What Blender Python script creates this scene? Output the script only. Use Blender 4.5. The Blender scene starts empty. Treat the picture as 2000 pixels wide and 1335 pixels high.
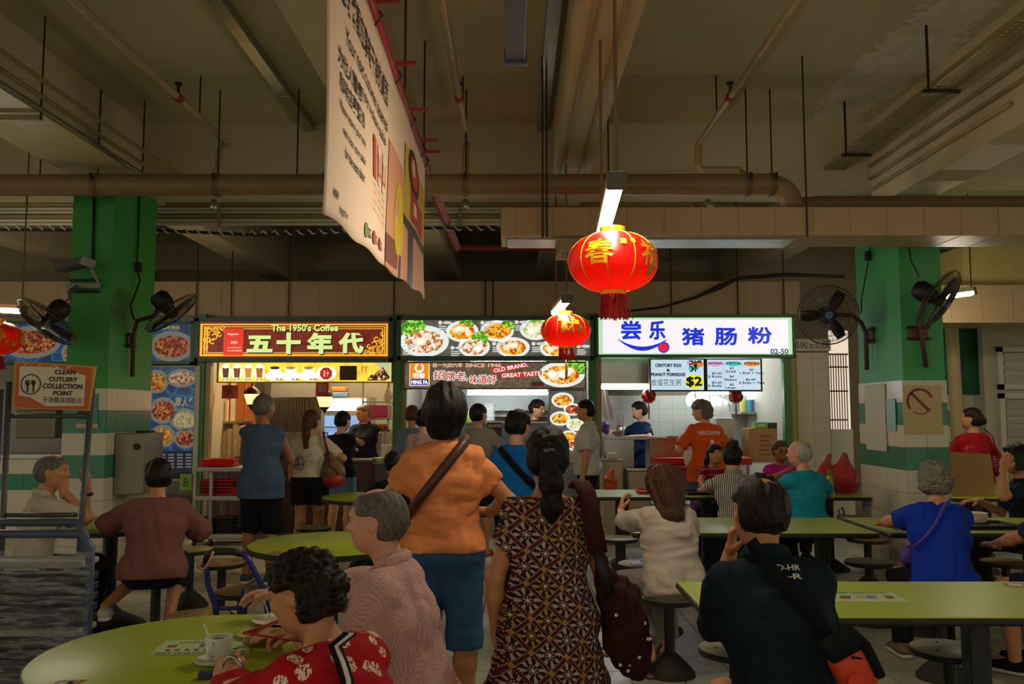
import bpy, math, random
import numpy as np
from mathutils import Vector, Matrix
R = math.radians
scene = bpy.context.scene
col = scene.collection

# ------------------------------------------------------------------ camera, world, exposure
FPX, CAMZ, TILT, YAW = 1650.0, 1.55, R(4.677), R(0.139)
cam_d = bpy.data.cameras.new('camera'); cam_d.sensor_width = 36.0; cam_d.lens = 36.0*FPX/2000.0
cam_d.clip_start = 0.05; cam_d.clip_end = 200
cam = bpy.data.objects.new('camera', cam_d); col.objects.link(cam)
cam.location = (0, 0, CAMZ); cam.rotation_euler = (R(90)+TILT, 0, YAW)
scene.camera = cam
world = bpy.data.worlds.new('world'); scene.world = world; world.use_nodes = True
world.node_tree.nodes['Background'].inputs[0].default_value = (1.0, 0.885, 0.665, 1)
world.node_tree.nodes['Background'].inputs[1].default_value = 0.56
vs = scene.view_settings
vs.view_transform = 'Standard'; vs.look = 'None'; vs.gamma = 1.0; vs.use_curve_mapping = False
vs.exposure = 0.0

def W(px, py, Y):
    """point of the plane y = Y that the photograph shows at pixel (px, py)"""
    d = cam.rotation_euler.to_matrix() @ Vector(((px-1000)/FPX, (667.5-py)/FPX, -1))
    t = Y/d.y
    return Vector((d.x*t, Y, CAMZ+d.z*t))

# ------------------------------------------------------------------ materials
def lin(c):
    if isinstance(c, str):
        c = c.lstrip('#'); c = [int(c[i:i+2], 16)/255 for i in (0, 2, 4)]
        return tuple(x/12.92 if x <= .04045 else ((x+.055)/1.055)**2.4 for x in c)
    return tuple(c)
class NT:
    def __init__(s, name):
        s.m = bpy.data.materials.new(name); s.m.use_nodes = True
        s.t = s.m.node_tree; s.b = s.t.nodes['Principled BSDF']
    def n(s, typ, **kw):
        x = s.t.nodes.new(typ)
        for k, v in kw.items(): setattr(x, k, v)
        return x
    def l(s, a, b): s.t.links.new(a, b)
    def put(s, inp, v):
        if hasattr(v, 'is_linked') or hasattr(v, 'links'): s.l(v, inp)
        else: inp.default_value = v
    def math(s, op, a, b=0.0, c=None):
        x = s.n('ShaderNodeMath', operation=op); s.put(x.inputs[0], a); s.put(x.inputs[1], b)
        if c is not None: s.put(x.inputs[2], c)
        return x.outputs[0]
    def mix(s, f, a, b, mode='MIX'):
        x = s.n('ShaderNodeMix', data_type='RGBA', blend_type=mode)
        s.put(x.inputs[0], f)
        for i, v in ((6, a), (7, b)):
            if isinstance(v, (tuple, list)): v = (*v[:3], 1)
            s.put(x.inputs[i], v)
        return x.outputs[2]
    def coord(s, kind='Object', scale=None):
        o = s.n('ShaderNodeTexCoord').outputs[kind]
        if scale is not None:
            m = s.n('ShaderNodeMapping'); s.l(o, m.inputs[0]); m.inputs[3].default_value = scale; o = m.outputs[0]
        return o
    def noise(s, co, scale, detail=3, rough=.55):
        x = s.n('ShaderNodeTexNoise'); s.l(co, x.inputs['Vector']); x.inputs['Scale'].default_value = scale
        x.inputs['Detail'].default_value = detail; x.inputs['Roughness'].default_value = rough
        return x
    def voro(s, co, scale, feature='F1', rnd=1.0):
        x = s.n('ShaderNodeTexVoronoi', feature=feature); s.l(co, x.inputs['Vector']); x.inputs['Scale'].default_value = scale
        x.inputs['Randomness'].default_value = rnd
        return x
    def ramp(s, f, stops, interp='LINEAR'):
        x = s.n('ShaderNodeValToRGB'); s.l(f, x.inputs[0]); x.color_ramp.interpolation = interp
        e = x.color_ramp.elements
        while len(e) < len(stops): e.new(.5)
        for q, (p, c) in zip(e, stops): q.position = p; q.color = (*lin(c)[:3], 1)
        return x.outputs[0]
    def bump(s, h, strength=.3, dist=.01):
        x = s.n('ShaderNodeBump'); s.l(h, x.inputs['Height']); x.inputs['Strength'].default_value = strength
        x.inputs['Distance'].default_value = dist; s.l(x.outputs[0], s.b.inputs['Normal'])
    def done(s, color=None, rough=.6, metal=0.0, emit=0.0, ecol=None, spec=None):
        if color is not None: s.put(s.b.inputs['Base Color'], (*color[:3], 1) if isinstance(color, tuple) else color)
        s.put(s.b.inputs['Roughness'], rough); s.b.inputs['Metallic'].default_value = metal
        if spec is not None: s.b.inputs['Specular IOR Level'].default_value = spec
        if emit:
            ec = ecol if ecol is not None else color
            s.put(s.b.inputs['Emission Color'], (*ec[:3], 1) if isinstance(ec, tuple) else ec)
            s.b.inputs['Emission Strength'].default_value = emit
        return s.m
_mc = {}
def mat(name, c, rough=.6, metal=0.0, var=.12, scale=6.0, bump=0.0, bscale=None, emit=0.0, spec=None, coords='Object'):
    """plain procedural material: colour with a soft noise variation and optional fine relief"""
    if name in _mc: return _mc[name]
    t = NT(name); c = lin(c); co = t.coord(coords)
    nz = t.noise(co, scale, 4)
    cc = t.mix(nz.outputs[0], tuple(x*(1-var) for x in c), tuple(min(1, x*(1+var)) for x in c)) if var else c
    if bump:
        nb = t.noise(co, bscale or scale*6, 3); t.bump(nb.outputs[0], bump, .01)
    _mc[name] = t.done(cc, rough, metal, emit, None, spec)
    return _mc[name]
def glow(name, c, s, var=.0):
    """something that gives off light (lamp tube, backlit sign face)"""
    if name in _mc: return _mc[name]
    t = NT(name); c = lin(c); _mc[name] = t.done(tuple(x*.5 for x in c), .4, 0, s, c)
    return _mc[name]

# ------------------------------------------------------------------ mesh collecting
class MB:
    def __init__(s): s.v = []; s.f = []
    def add(s, vs_, fs):
        o = len(s.v); s.v += [tuple(v) for v in vs_]; s.f += [tuple(i+o for i in f) for f in fs]; return s
    def box(s, c, d, rot=None):
        x, y, z = d[0]/2, d[1]/2, d[2]/2
        p = [Vector((sx*x, sy*y, sz*z)) for sz in (-1, 1) for sy in (-1, 1) for sx in (-1, 1)]
        if rot is not None: p = [rot @ q for q in p]
        return s.add([q+Vector(c) for q in p], [(0, 2, 3, 1), (4, 5, 7, 6), (0, 1, 5, 4), (2, 6, 7, 3), (0, 4, 6, 2), (1, 3, 7, 5)])
    def box2(s, a, b): return s.box([(a[i]+b[i])/2 for i in range(3)], [abs(a[i]-b[i]) for i in range(3)])
    def tube(s, pts, r, n=8, cap=True, sq=None):
        """round bar through pts; r a number or one per point; sq = (axis, factor) flattens it"""
        P = [Vector(p) for p in pts]; m = len(P); rr = r if isinstance(r, (list, tuple)) else [r]*m
        vs_ = []; ref = None
        for i in range(m):
            t = (P[min(i+1, m-1)]-P[max(i-1, 0)]).normalized()
            if ref is None: ref = Vector((0, 0, 1)) if abs(t.z) < .9 else Vector((1, 0, 0))
            u = (ref - t*ref.dot(t)).normalized(); w = t.cross(u); ref = u
            for k in range(n):
                a = 2*math.pi*k/n
                o = (u*math.cos(a)+w*math.sin(a))*rr[i]
                if sq: ax = Vector(sq[0]).normalized(); o += ax*(o.dot(ax)*(sq[1]-1))
                vs_.append(P[i]+o)
        fs = [(i*n+k, i*n+(k+1) % n, (i+1)*n+(k+1) % n, (i+1)*n+k) for i in range(m-1) for k in range(n)]
        if cap: fs += [tuple(range(n-1, -1, -1)), tuple((m-1)*n+k for k in range(n))]
        return s.add(vs_, fs)
    def cyl(s, a, b, r, n=12): return s.tube([a, b], r, n)
    def lathe(s, prof, n=24, c=(0, 0, 0), mat3=None, cap=True):
        """profile [(r, z)...] turned about z"""
        vs_ = []
        for r, z in prof:
            for k in range(n):
                a = 2*math.pi*k/n; p = Vector((r*math.cos(a), r*math.sin(a), z))
                if mat3 is not None: p = mat3 @ p
                vs_.append(p+Vector(c))
        m = len(prof)
        fs = [(i*n+k, i*n+(k+1) % n, (i+1)*n+(k+1) % n, (i+1)*n+k) for i in range(m-1) for k in range(n)]
        if cap: fs += [tuple(range(n-1, -1, -1)), tuple((m-1)*n+k for k in range(n))]
        return s.add(vs_, fs)
    def ribbon(s, pts, nrm, w, t):
        """flat strap through pts, face normals nrm, width w, thickness t"""
        P = [Vector(p) for p in pts]; m = len(P); vs_ = []
        for i in range(m):
            tg = (P[min(i+1, m-1)]-P[max(i-1, 0)]).normalized(); n_ = Vector(nrm[i] if isinstance(nrm, list) else nrm).normalized()
            sd = tg.cross(n_).normalized(); n_ = sd.cross(tg).normalized()
            for a, b in ((-1, -1), (1, -1), (1, 1), (-1, 1)): vs_.append(P[i]+sd*a*w/2+n_*b*t/2)
        fs = [(i*4+k, i*4+(k+1) % 4, (i+1)*4+(k+1) % 4, (i+1)*4+k) for i in range(m-1) for k in range(4)]
        fs += [(3, 2, 1, 0), tuple((m-1)*4+k for k in range(4))]
        return s.add(vs_, fs)
    def grid(s, fn, nu, nv):
        vs_ = [fn(i/nu, j/nv) for j in range(nv+1) for i in range(nu+1)]
        return s.add(vs_, [(j*(nu+1)+i, j*(nu+1)+i+1, (j+1)*(nu+1)+i+1, (j+1)*(nu+1)+i) for j in range(nv) for i in range(nu)])
    def build(s, name, m, parent=None, smooth=False, bev=0.0, world=True, auto=None):
        me = bpy.data.meshes.new(name)
        vv = s.v
        if parent is not None and world:
            o = parent.matrix_basis.inverted() if parent.parent is None else (parent.parent.matrix_basis).inverted()
            vv = [tuple(o @ Vector(v)) for v in vv]
        me.from_pydata(vv, [], s.f); me.validate()
        if m is not None: me.materials.append(m)
        if smooth: me.shade_smooth() if hasattr(me, 'shade_smooth') else None
        if auto: me.set_sharp_from_angle(angle=R(auto))
        ob = bpy.data.objects.new(name, me); col.objects.link(ob)
        if parent is not None: ob.parent = parent
        if bev:
            b = ob.modifiers.new('bevel', 'BEVEL'); b.width = bev; b.segments = 2; b.limit_method = 'ANGLE'
        return ob
def tag(o, label=None, cat=None, group=None, kind=None):
    if label: o['label'] = label
    if cat: o['category'] = cat
    if group: o['group'] = group
    if kind: o['kind'] = kind
    return o
def thing(name, label, cat, loc=(0, 0, 0), rotz=0, group=None):
    o = bpy.data.objects.new(name, None); col.objects.link(o); o.empty_display_size = .1
    o.location = loc; o.rotation_euler = (0, 0, rotz); o.matrix_basis = Matrix.Translation(loc) @ Matrix.Rotation(rotz, 4, 'Z')
    return tag(o, label, cat, group)
def struct(ob): ob['kind'] = 'structure'; return ob
def copy_tree(o, parent=None):
    c = o.copy(); col.objects.link(c); c.parent = parent
    for ch in list(o.children): copy_tree(ch, c)
    return c
def place(o, loc, rotz=0.0):
    o.location = loc; o.rotation_euler = (0, 0, rotz)
    o.matrix_basis = Matrix.Translation(loc) @ Matrix.Rotation(rotz, 4, 'Z'); return o

# ------------------------------------------------------------------ lettering as flat meshes
_fc = bpy.data.curves.new('lettering', 'FONT'); _fo = bpy.data.objects.new('lettering', _fc)
_fc.resolution_u = 3
def text_mb(body, bold=0.0, italic=0.0):
    _fc.body = body; _fc.offset = bold; _fc.shear = italic
    me = bpy.data.meshes.new_from_object(_fo)
    v = [(p.co.x, p.co.y) for p in me.vertices]; f = [tuple(p.vertices) for p in me.polygons]
    bpy.data.meshes.remove(me)
    return v, f
class Face:
    """a flat printed face in the plane y = Y seen from -y; boxes are given in photograph pixels"""
    def __init__(s, root, Y): s.root = root; s.Y = Y
    def _y(s, k): return s.Y-.0015*k
    def rect(s, name, x0, y0, x1, y1, m, k=1, thick=.0008):
        a = W(x0, y0, s.Y); b = W(x1, y1, s.Y); y = s._y(k)
        return MB().box2((a.x, y, a.z), (b.x, y+thick, b.z)).build(name, m, s.root)
    def poly(s, name, pts, m, k=1):
        q = [W(x, y, s.Y) for x, y in pts]; y = s._y(k)
        return MB().add([(p.x, y, p.z) for p in q], [tuple(range(len(q)))]).build(name, m, s.root)
    def ell(s, name, cx, cy, rx, ry, m, k=1, n=24, wob=0.0, rot=0.0, seed=0):
        rnd = random.Random(seed); c = W(cx, cy, s.Y); q = s.Y/FPX; y = s._y(k); v = []
        for i in range(n):
            a = 2*math.pi*i/n; w = 1+wob*rnd.uniform(-1, 1)
            ex, ez = rx*w*math.cos(a), ry*w*math.sin(a)
            v.append((c.x+q*(ex*math.cos(rot)-ez*math.sin(rot)), y, c.z+q*(ex*math.sin(rot)+ez*math.cos(rot))))
        return MB().add(v, [tuple(range(n))]).build(name, m, s.root)
    def ring(s, name, cx, cy, r, w, m, k=1, n=32, a0=0, a1=360):
        c = W(cx, cy, s.Y); q = s.Y/FPX; y = s._y(k); v = []; f = []
        for i in range(n+1):
            a = R(a0+(a1-a0)*i/n)
            for rr in (r-w/2, r+w/2): v.append((c.x+q*rr*math.cos(a), y, c.z+q*rr*math.sin(a)))
        f = [(2*i, 2*i+1, 2*i+3, 2*i+2) for i in range(n)]
        return MB().add(v, f).build(name, m, s.root)
    def text(s, name, body, x0, y0, x1, y1, m, k=2, bold=0.0, rot=0.0, italic=0.0, fat=0.0):
        v, f = text_mb(body, bold, italic)
        xs = [p[0] for p in v]; ys = [p[1] for p in v]; mnx, mxx, mny, mxy = min(xs), max(xs), min(ys), max(ys)
        a = W(x0, y1, s.Y); b = W(x1, y0, s.Y); y = s._y(k)
        cx, cz = (a.x+b.x)/2, (a.z+b.z)/2; out = []
        for p in v:
            ux = ((p[0]-mnx)/(mxx-mnx)-.5)*(b.x-a.x); uz = ((p[1]-mny)/(mxy-mny)-.5)*(b.z-a.z)
            out.append((cx+ux*math.cos(rot)-uz*math.sin(rot), y, cz+ux*math.sin(rot)+uz*math.cos(rot)))
        if not fat: return MB().add(out, f).build(name, m, s.root)
        mb = MB(); q = s.Y/FPX*fat
        for i in range(8): mb.add([(p[0]+q*math.cos(i*.785), p[1]-.00004*i, p[2]+q*math.sin(i*.785)) for p in out], f)
        return mb.build(name, m, s.root)

# ------------------------------------------------------------------ implicit bodies (smooth unions meshed by surface nets)
def smin(a, b, k):
    h = np.maximum(k-np.abs(a-b), 0)/k
    return np.minimum(a, b)-h*h*k*.25
class Field:
    def __init__(s, h): s.h = h; s.p = []; s.cuts = []; s.disp = None; s.taper = 0.0
    def cone(s, a, b, ra, rb, k=.03, sq=None, cut=None, op='u'):
        s.p.append(('c', np.array(a, float), np.array(b, float), ra, rb, k, sq, cut, op)); return s
    def chain(s, pts, rs, k=.02, **kw):
        for i in range(len(pts)-1): s.cone(pts[i], pts[i+1], rs[i], rs[i+1], k, **kw)
        return s
    def ell(s, c, r, M=None, k=.02, op='u'):
        s.p.append(('e', np.array(c, float), np.array(r, float), None if M is None else np.array(M, float), k, op)); return s
    def eval(s):
        h = s.h; lo = []; hi = []; bb = []
        for q in s.p:
            if q[0] == 'c':
                f = max(1.0, q[6][1]) if q[6] else 1.0; rr = max(q[3], q[4])*f
                a = np.minimum(q[1], q[2])-rr; b = np.maximum(q[1], q[2])+rr; k = q[5]; op = q[8]
            else:
                rr = q[2].max(); a = q[1]-rr; b = q[1]+rr; k = q[4]; op = q[5]
            bb.append((a, b, k))
            if op == 'u': lo.append(a); hi.append(b)
        lo = np.min(lo, 0)-3*h-.008; hi = np.max(hi, 0)+3*h+.008
        n = np.ceil((hi-lo)/h).astype(int)+1
        F = np.full(n, .08, np.float32)
        ax = [(lo[i]+h*np.arange(n[i])).astype(np.float32) for i in range(3)]
        for q, (a, b, k) in zip(s.p, bb):
            m = k+2*h+.01
            i0 = np.maximum(np.floor((a-m-lo)/h).astype(int), 0); i1 = np.minimum(np.ceil((b+m-lo)/h).astype(int)+1, n)
            if (i1 <= i0).any(): continue
            sl = tuple(slice(i0[i], i1[i]) for i in range(3))
            X = ax[0][sl[0]][:, None, None]; Y = ax[1][sl[1]][None, :, None]; Z = ax[2][sl[2]][None, None, :]
            if q[0] == 'c':
                _, A, B, ra, rb, k, sq, cut, op = q
                d = B-A; L = max(float(d@d), 1e-9); x, y, z = X-A[0], Y-A[1], Z-A[2]
                t = np.clip((x*d[0]+y*d[1]+z*d[2])/L, 0, 1)
                x, y, z = x-t*d[0], y-t*d[1], z-t*d[2]
                D2 = x*x+y*y+z*z
                if sq:
                    sv = np.array(sq[0], float); sv = sv/np.linalg.norm(sv); g = x*sv[0]+y*sv[1]+z*sv[2]
                    D2 = D2+g*g*(1/sq[1]**2-1)
                D = np.sqrt(np.maximum(D2, 0))-(ra+(rb-ra)*t)
                if cut:
                    for pt, nn in cut:
                        D = np.maximum(D, (X-pt[0])*nn[0]+(Y-pt[1])*nn[1]+(Z-pt[2])*nn[2])
            else:
                _, c, r, M, k, op = q
                x, y, z = X-c[0], Y-c[1], Z-c[2]
                if M is not None:
                    x, y, z = (M[0, 0]*x+M[1, 0]*y+M[2, 0]*z, M[0, 1]*x+M[1, 1]*y+M[2, 1]*z, M[0, 2]*x+M[1, 2]*y+M[2, 2]*z)
                D = (np.sqrt((x/r[0])**2+(y/r[1])**2+(z/r[2])**2)-1)*r.min()
            if op == 'u': F[sl] = smin(F[sl], D, k)
            else: F[sl] = -smin(-F[sl], D, k)
        X = ax[0][:, None, None]; Y = ax[1][None, :, None]; Z = ax[2][None, None, :]
        if s.disp is not None: F = F+s.disp(X, Y, Z)
        for cfn in s.cuts:
            c = cfn(X, Y, Z)
            if s.taper: F = F+np.clip(c/.03+1, 0, 1)**2*s.taper
            F = np.maximum(F, c)
        F[0] = F[-1] = .05; F[:, 0] = F[:, -1] = .05; F[:, :, 0] = F[:, :, -1] = .05
        return F.astype(np.float32), lo
    def mesh(s, smooth=2):
        F, lo = s.eval(); h = s.h; I = F < 0
        c = I.astype(np.int8)
        cnt = c[:-1, :-1, :-1]+c[1:, :-1, :-1]+c[:-1, 1:, :-1]+c[1:, 1:, :-1]+c[:-1, :-1, 1:]+c[1:, :-1, 1:]+c[:-1, 1:, 1:]+c[1:, 1:, 1:]
        act = np.argwhere((cnt > 0) & (cnt < 8)); nA = len(act)
        idx = np.full(cnt.shape, -1, np.int32); idx[act[:, 0], act[:, 1], act[:, 2]] = np.arange(nA)
        cor = np.array([(i, j, k) for k in (0, 1) for j in (0, 1) for i in (0, 1)])
        val = np.stack([F[act[:, 0]+o[0], act[:, 1]+o[1], act[:, 2]+o[2]] for o in cor], 1)
        acc = np.zeros((nA, 3)); num = np.zeros(nA)
        for a, b in ((0, 1), (2, 3), (4, 5), (6, 7), (0, 2), (1, 3), (4, 6), (5, 7), (0, 4), (1, 5), (2, 6), (3, 7)):
            va, vb = val[:, a], val[:, b]; mk = (va < 0) != (vb < 0)
            t = np.where(mk, va/np.where(mk, va-vb, 1), 0)
            acc += np.where(mk[:, None], cor[a]+t[:, None]*(cor[b]-cor[a]), 0); num += mk
        V = lo+h*(act+acc/num[:, None])
        Q = []
        for x in range(3):
            y, z = (x+1) % 3, (x+2) % 3
            sa = [slice(None)]*3; sb = [slice(None)]*3; sa[x] = slice(0, -1); sb[x] = slice(1, None)
            a, b = I[tuple(sa)], I[tuple(sb)]; e = np.argwhere(a != b); fl = a[e[:, 0], e[:, 1], e[:, 2]]
            def at(dy, dz):
                g = e.copy(); g[:, y] -= dy; g[:, z] -= dz; return idx[g[:, 0], g[:, 1], g[:, 2]]
            q = np.stack([at(1, 1), at(0, 1), at(0, 0), at(1, 0)], 1)
            q = np.where(fl[:, None], q, q[:, ::-1]); Q.append(q)
        Q = np.concatenate(Q)
        if smooth:
            E = np.concatenate([Q[:, [0, 1]], Q[:, [1, 2]], Q[:, [2, 3]], Q[:, [3, 0]]])
            for it in range(smooth):
                S = np.zeros_like(V); N = np.zeros(nA)
                for d in range(3): S[:, d] = np.bincount(E[:, 0], V[E[:, 1], d], nA)+np.bincount(E[:, 1], V[E[:, 0], d], nA)
                N = np.bincount(E[:, 0], minlength=nA)+np.bincount(E[:, 1], minlength=nA)
                V = V*.5+.5*S/np.maximum(N, 1)[:, None]
        return V, Q
def np_obj(name, parts, m, parent=None, mats=None):
    """mesh object from a list of (V, Q); mats: material index per part"""
    nv = 0; VV = []; QQ = []; MI = []
    for i, (V, Q) in enumerate(parts):
        VV.append(V); QQ.append(Q+nv); nv += len(V); MI.append(np.full(len(Q), (mats[i] if mats else 0), np.int32))
    V = np.concatenate(VV).astype(np.float32); Q = np.concatenate(QQ).astype(np.int32)
    me = bpy.data.meshes.new(name)
    me.vertices.add(len(V)); me.vertices.foreach_set('co', V.ravel())
    me.loops.add(Q.size); me.loops.foreach_set('vertex_index', Q.ravel())
    me.polygons.add(len(Q)); me.polygons.foreach_set('loop_start', np.arange(0, Q.size, 4, dtype=np.int32))
    me.polygons.foreach_set('loop_total', np.full(len(Q), 4, np.int32)) if False else None
    me.polygons.foreach_set('material_index', np.concatenate(MI)); me.polygons.foreach_set('use_smooth', np.ones(len(Q), bool))
    me.update(calc_edges=True)
    for q in (m if isinstance(m, list) else [m]): me.materials.append(q)
    ob = bpy.data.objects.new(name, me); col.objects.link(ob)
    if parent is not None: ob.parent = parent
    return ob
def wrinkle(amp, scale, seed=0, stretch=(1, 1, 1), ridge=True):
    rs = np.random.RandomState(seed); D = rs.normal(size=(5, 3))*np.array(stretch); D /= np.linalg.norm(D, axis=1)[:, None]; ph = rs.uniform(0, 6.28, 5)
    def fn(X, Y, Z):
        o = 0; wv = 0
        for i in range(5):
            f = scale*(1+.35*i)
            a = f*(D[i, 0]*X+D[i, 1]*Y+D[i, 2]*Z)+ph[i]+wv*1.3
            q = np.sin(a); wv = q
            o = o+((1-2*np.abs(q)) if ridge and i % 2 else q)/(1+.35*i)
        return (amp/2.4)*o
    return fn
# ------------------------------------------------------------------ people
def RX(a): return np.array(Matrix.Rotation(R(a), 3, 'X'))
def RY(a): return np.array(Matrix.Rotation(R(a), 3, 'Y'))
def RZ(a): return np.array(Matrix.Rotation(R(a), 3, 'Z'))
def unit(v): v = np.array(v, float); return v/max(np.linalg.norm(v), 1e-9)
def skin_mat(name, c):
    if name in _mc: return _mc[name]
    t = NT(name); co = t.coord(); n1 = t.noise(co, 14, 4); n2 = t.noise(co, 160, 2); c = lin(c)
    t.bump(n2.outputs[0], .12, .004)
    t.b.inputs['Subsurface Weight'].default_value = .06; t.b.inputs['Subsurface Radius'].default_value = (.01, .004, .002)
    _mc[name] = t.done(t.mix(n1.outputs[0], tuple(x*.86 for x in c), (min(1, c[0]*1.12), c[1]*1.06, c[2]*1.02)), .5); return _mc[name]
def hair_mat(name, c1, c2, rough=.46, sc=(55, 55, 6)):
    if name in _mc: return _mc[name]
    t = NT(name); co = t.coord('Object', sc); n = t.noise(co, 3.2, 5, .65)
    t.bump(n.outputs[0], .55, .006)
    _mc[name] = t.done(t.ramp(n.outputs[0], [(.3, c1), (.72, c2)]), rough, spec=.22); return _mc[name]
def cloth_mat(name, c, weave=420, var=.14, rough=.85, c2=None):
    if name in _mc: return _mc[name]
    t = NT(name); co = t.coord(); n1 = t.noise(co, 5, 4); n2 = t.noise(co, weave, 2); n3 = t.noise(co, 16, 3, .6); c = lin(c)
    n4 = t.noise(t.coord('Object', (1.6, 1.6, .8)), 9, 4, .5); h = t.math('ADD', t.math('MULTIPLY', n2.outputs[0], .12), t.math('ADD', t.math('MULTIPLY', n3.outputs[0], .25), t.math('ABSOLUTE', t.math('SUBTRACT', n4.outputs[0], .5)))); t.bump(h, .7, .018)
    cc = t.mix(n1.outputs[0], tuple(x*(1-var) for x in c), tuple(min(1, x*(1+var)) for x in c))
    if c2: cc = t.mix(t.math('GREATER_THAN', t.noise(co, weave*.8, 1).outputs[0], .52), cc, lin(c2))
    _mc[name] = t.done(cc, rough, spec=.2); return _mc[name]
SKIN = {'tan': skin_mat('skin_tan', '#b98056'), 'fair': skin_mat('skin_fair', '#d09a78'), 'brown': skin_mat('skin_brown', '#96603c'), 'pink': skin_mat('skin_pink', '#cf9680')}
HAIR = {'black': hair_mat('hair_black', '#070605', '#1d1713'), 'dark': hair_mat('hair_dark', '#0c0908', '#2a1f18'), 'brown': hair_mat('hair_brown', '#1c100a', '#6b4124'),
        'gray': hair_mat('hair_gray', '#2e2a26', '#7d766a'), 'salt': hair_mat('hair_salt', '#2c2723', '#8a8075'), 'white': hair_mat('hair_white', '#5c5a54', '#cfcabd'),
        'curl': hair_mat('hair_curl', '#080605', '#2c1e16', .45, (60, 60, 60)), 'curlgray': hair_mat('hair_curl_gray', '#2a2620', '#9c9382', .5, (70, 70, 70)),
        'ombre': hair_mat('hair_ombre', '#130c09', '#5e3a1e', .38)}
DARK = mat('eye_dark', '#120d0a', .25, var=0); LIP = mat('lip', '#8c4a3c', .5, var=.05)
_cache = {}
def head_mesh(h, fem):
    key = ('head', h, fem)
    if key in _cache: return _cache[key]
    f = Field(h); w = .074 if fem else .077
    f.ell((0, -.008, .022), (w, .096, .088), k=.02)
    f.ell((0, .018, -.03), (w*.86, .07, .078), k=.04)
    f.ell((0, .05, -.075), (.036, .034, .03), k=.035)           # chin and jaw
    f.ell((0, .03, -.062), (w*.74, .05, .04), k=.03)
    f.ell((0, .078, .035), (.05, .014, .013), k=.02)            # brow
    for s in (-1, 1):
        f.ell((s*.04, .07, -.018), (.022, .018, .02), k=.02)    # cheeks
        f.ell((s*.031, .094, .012), (.017, .016, .011), k=.012, op='s')
        f.ell((s*.03, .079, .010), (.014, .011, .010), k=.006)  # lids
        f.ell((s*(w+.002), -.008, -.006), (.009, .02, .03), RZ(s*-22), k=.008)
        f.ell((s*(w+.007), -.004, -.004), (.006, .01, .016), k=.006, op='s')
    f.cone((0, .09, .02), (0, .112, -.018), .008, .0115, k=.012)
    for s in (-1, 1): f.ell((s*.012, .1, -.021), (.009, .01, .008), k=.008)
    f.ell((0, .091, -.05), (.023, .009, .0055), k=.006); f.ell((0, .089, -.06), (.019, .009, .006), k=.006)
    f.cone((0, -.012, -.05), (0, -.018, -.14), .052, .05, k=.03)
    _cache[key] = f.mesh(2); return _cache[key]
def hand_mesh(h, curl, spread=.0):
    """right hand, wrist at the origin, fingers along +y, palm facing -z, thumb at -x"""
    key = ('hand', h, curl, spread)
    if key in _cache: return _cache[key]
    f = Field(h); zs = ((0, 0, 1), .55)
    f.cone((0, -.03, 0), (0, .02, 0), .026, .027, k=.015, sq=((0, 0, 1), .8))
    f.cone((-.012, .03, 0), (-.014, .075, 0), .026, .024, k=.015, sq=zs); f.cone((.012, .03, 0), (.018, .072, 0), .026, .021, k=.015, sq=zs)
    for x, L, y0, r in ((-.032, .072, .082, .0092), (-.011, .08, .088, .0095), (.01, .075, .086, .0092), (.03, .058, .078, .0082)):
        a = curl*.55; p = np.array((x, y0, 0.)); sx = spread*x*6
        for sg, q in ((.45, 1.0), (.32, 1.25), (.23, .8)):
            d = np.array((sx*.3, math.cos(R(a)), -math.sin(R(a)))); b = p+d*L*sg
            f.cone(p, b, r, r*.92, k=.004); p = b; r *= .93; a += curl*.62*q
    t = np.array((-.022, .02, -.006)); d1 = unit((-.75, .62, -.25-.004*curl)); b = t+d1*.045
    f.cone(t, b, .0155, .0115, k=.014); d2 = unit((-.35+.004*curl, .85, -.3-.004*curl)); f.cone(b, b+d2*.034, .0112, .0088, k=.004)
    _cache[key] = f.mesh(1); return _cache[key]
def strands(amp, sc, seed=1, st=(1, 1, .12)): return wrinkle(amp, sc, seed, st, False)
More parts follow.
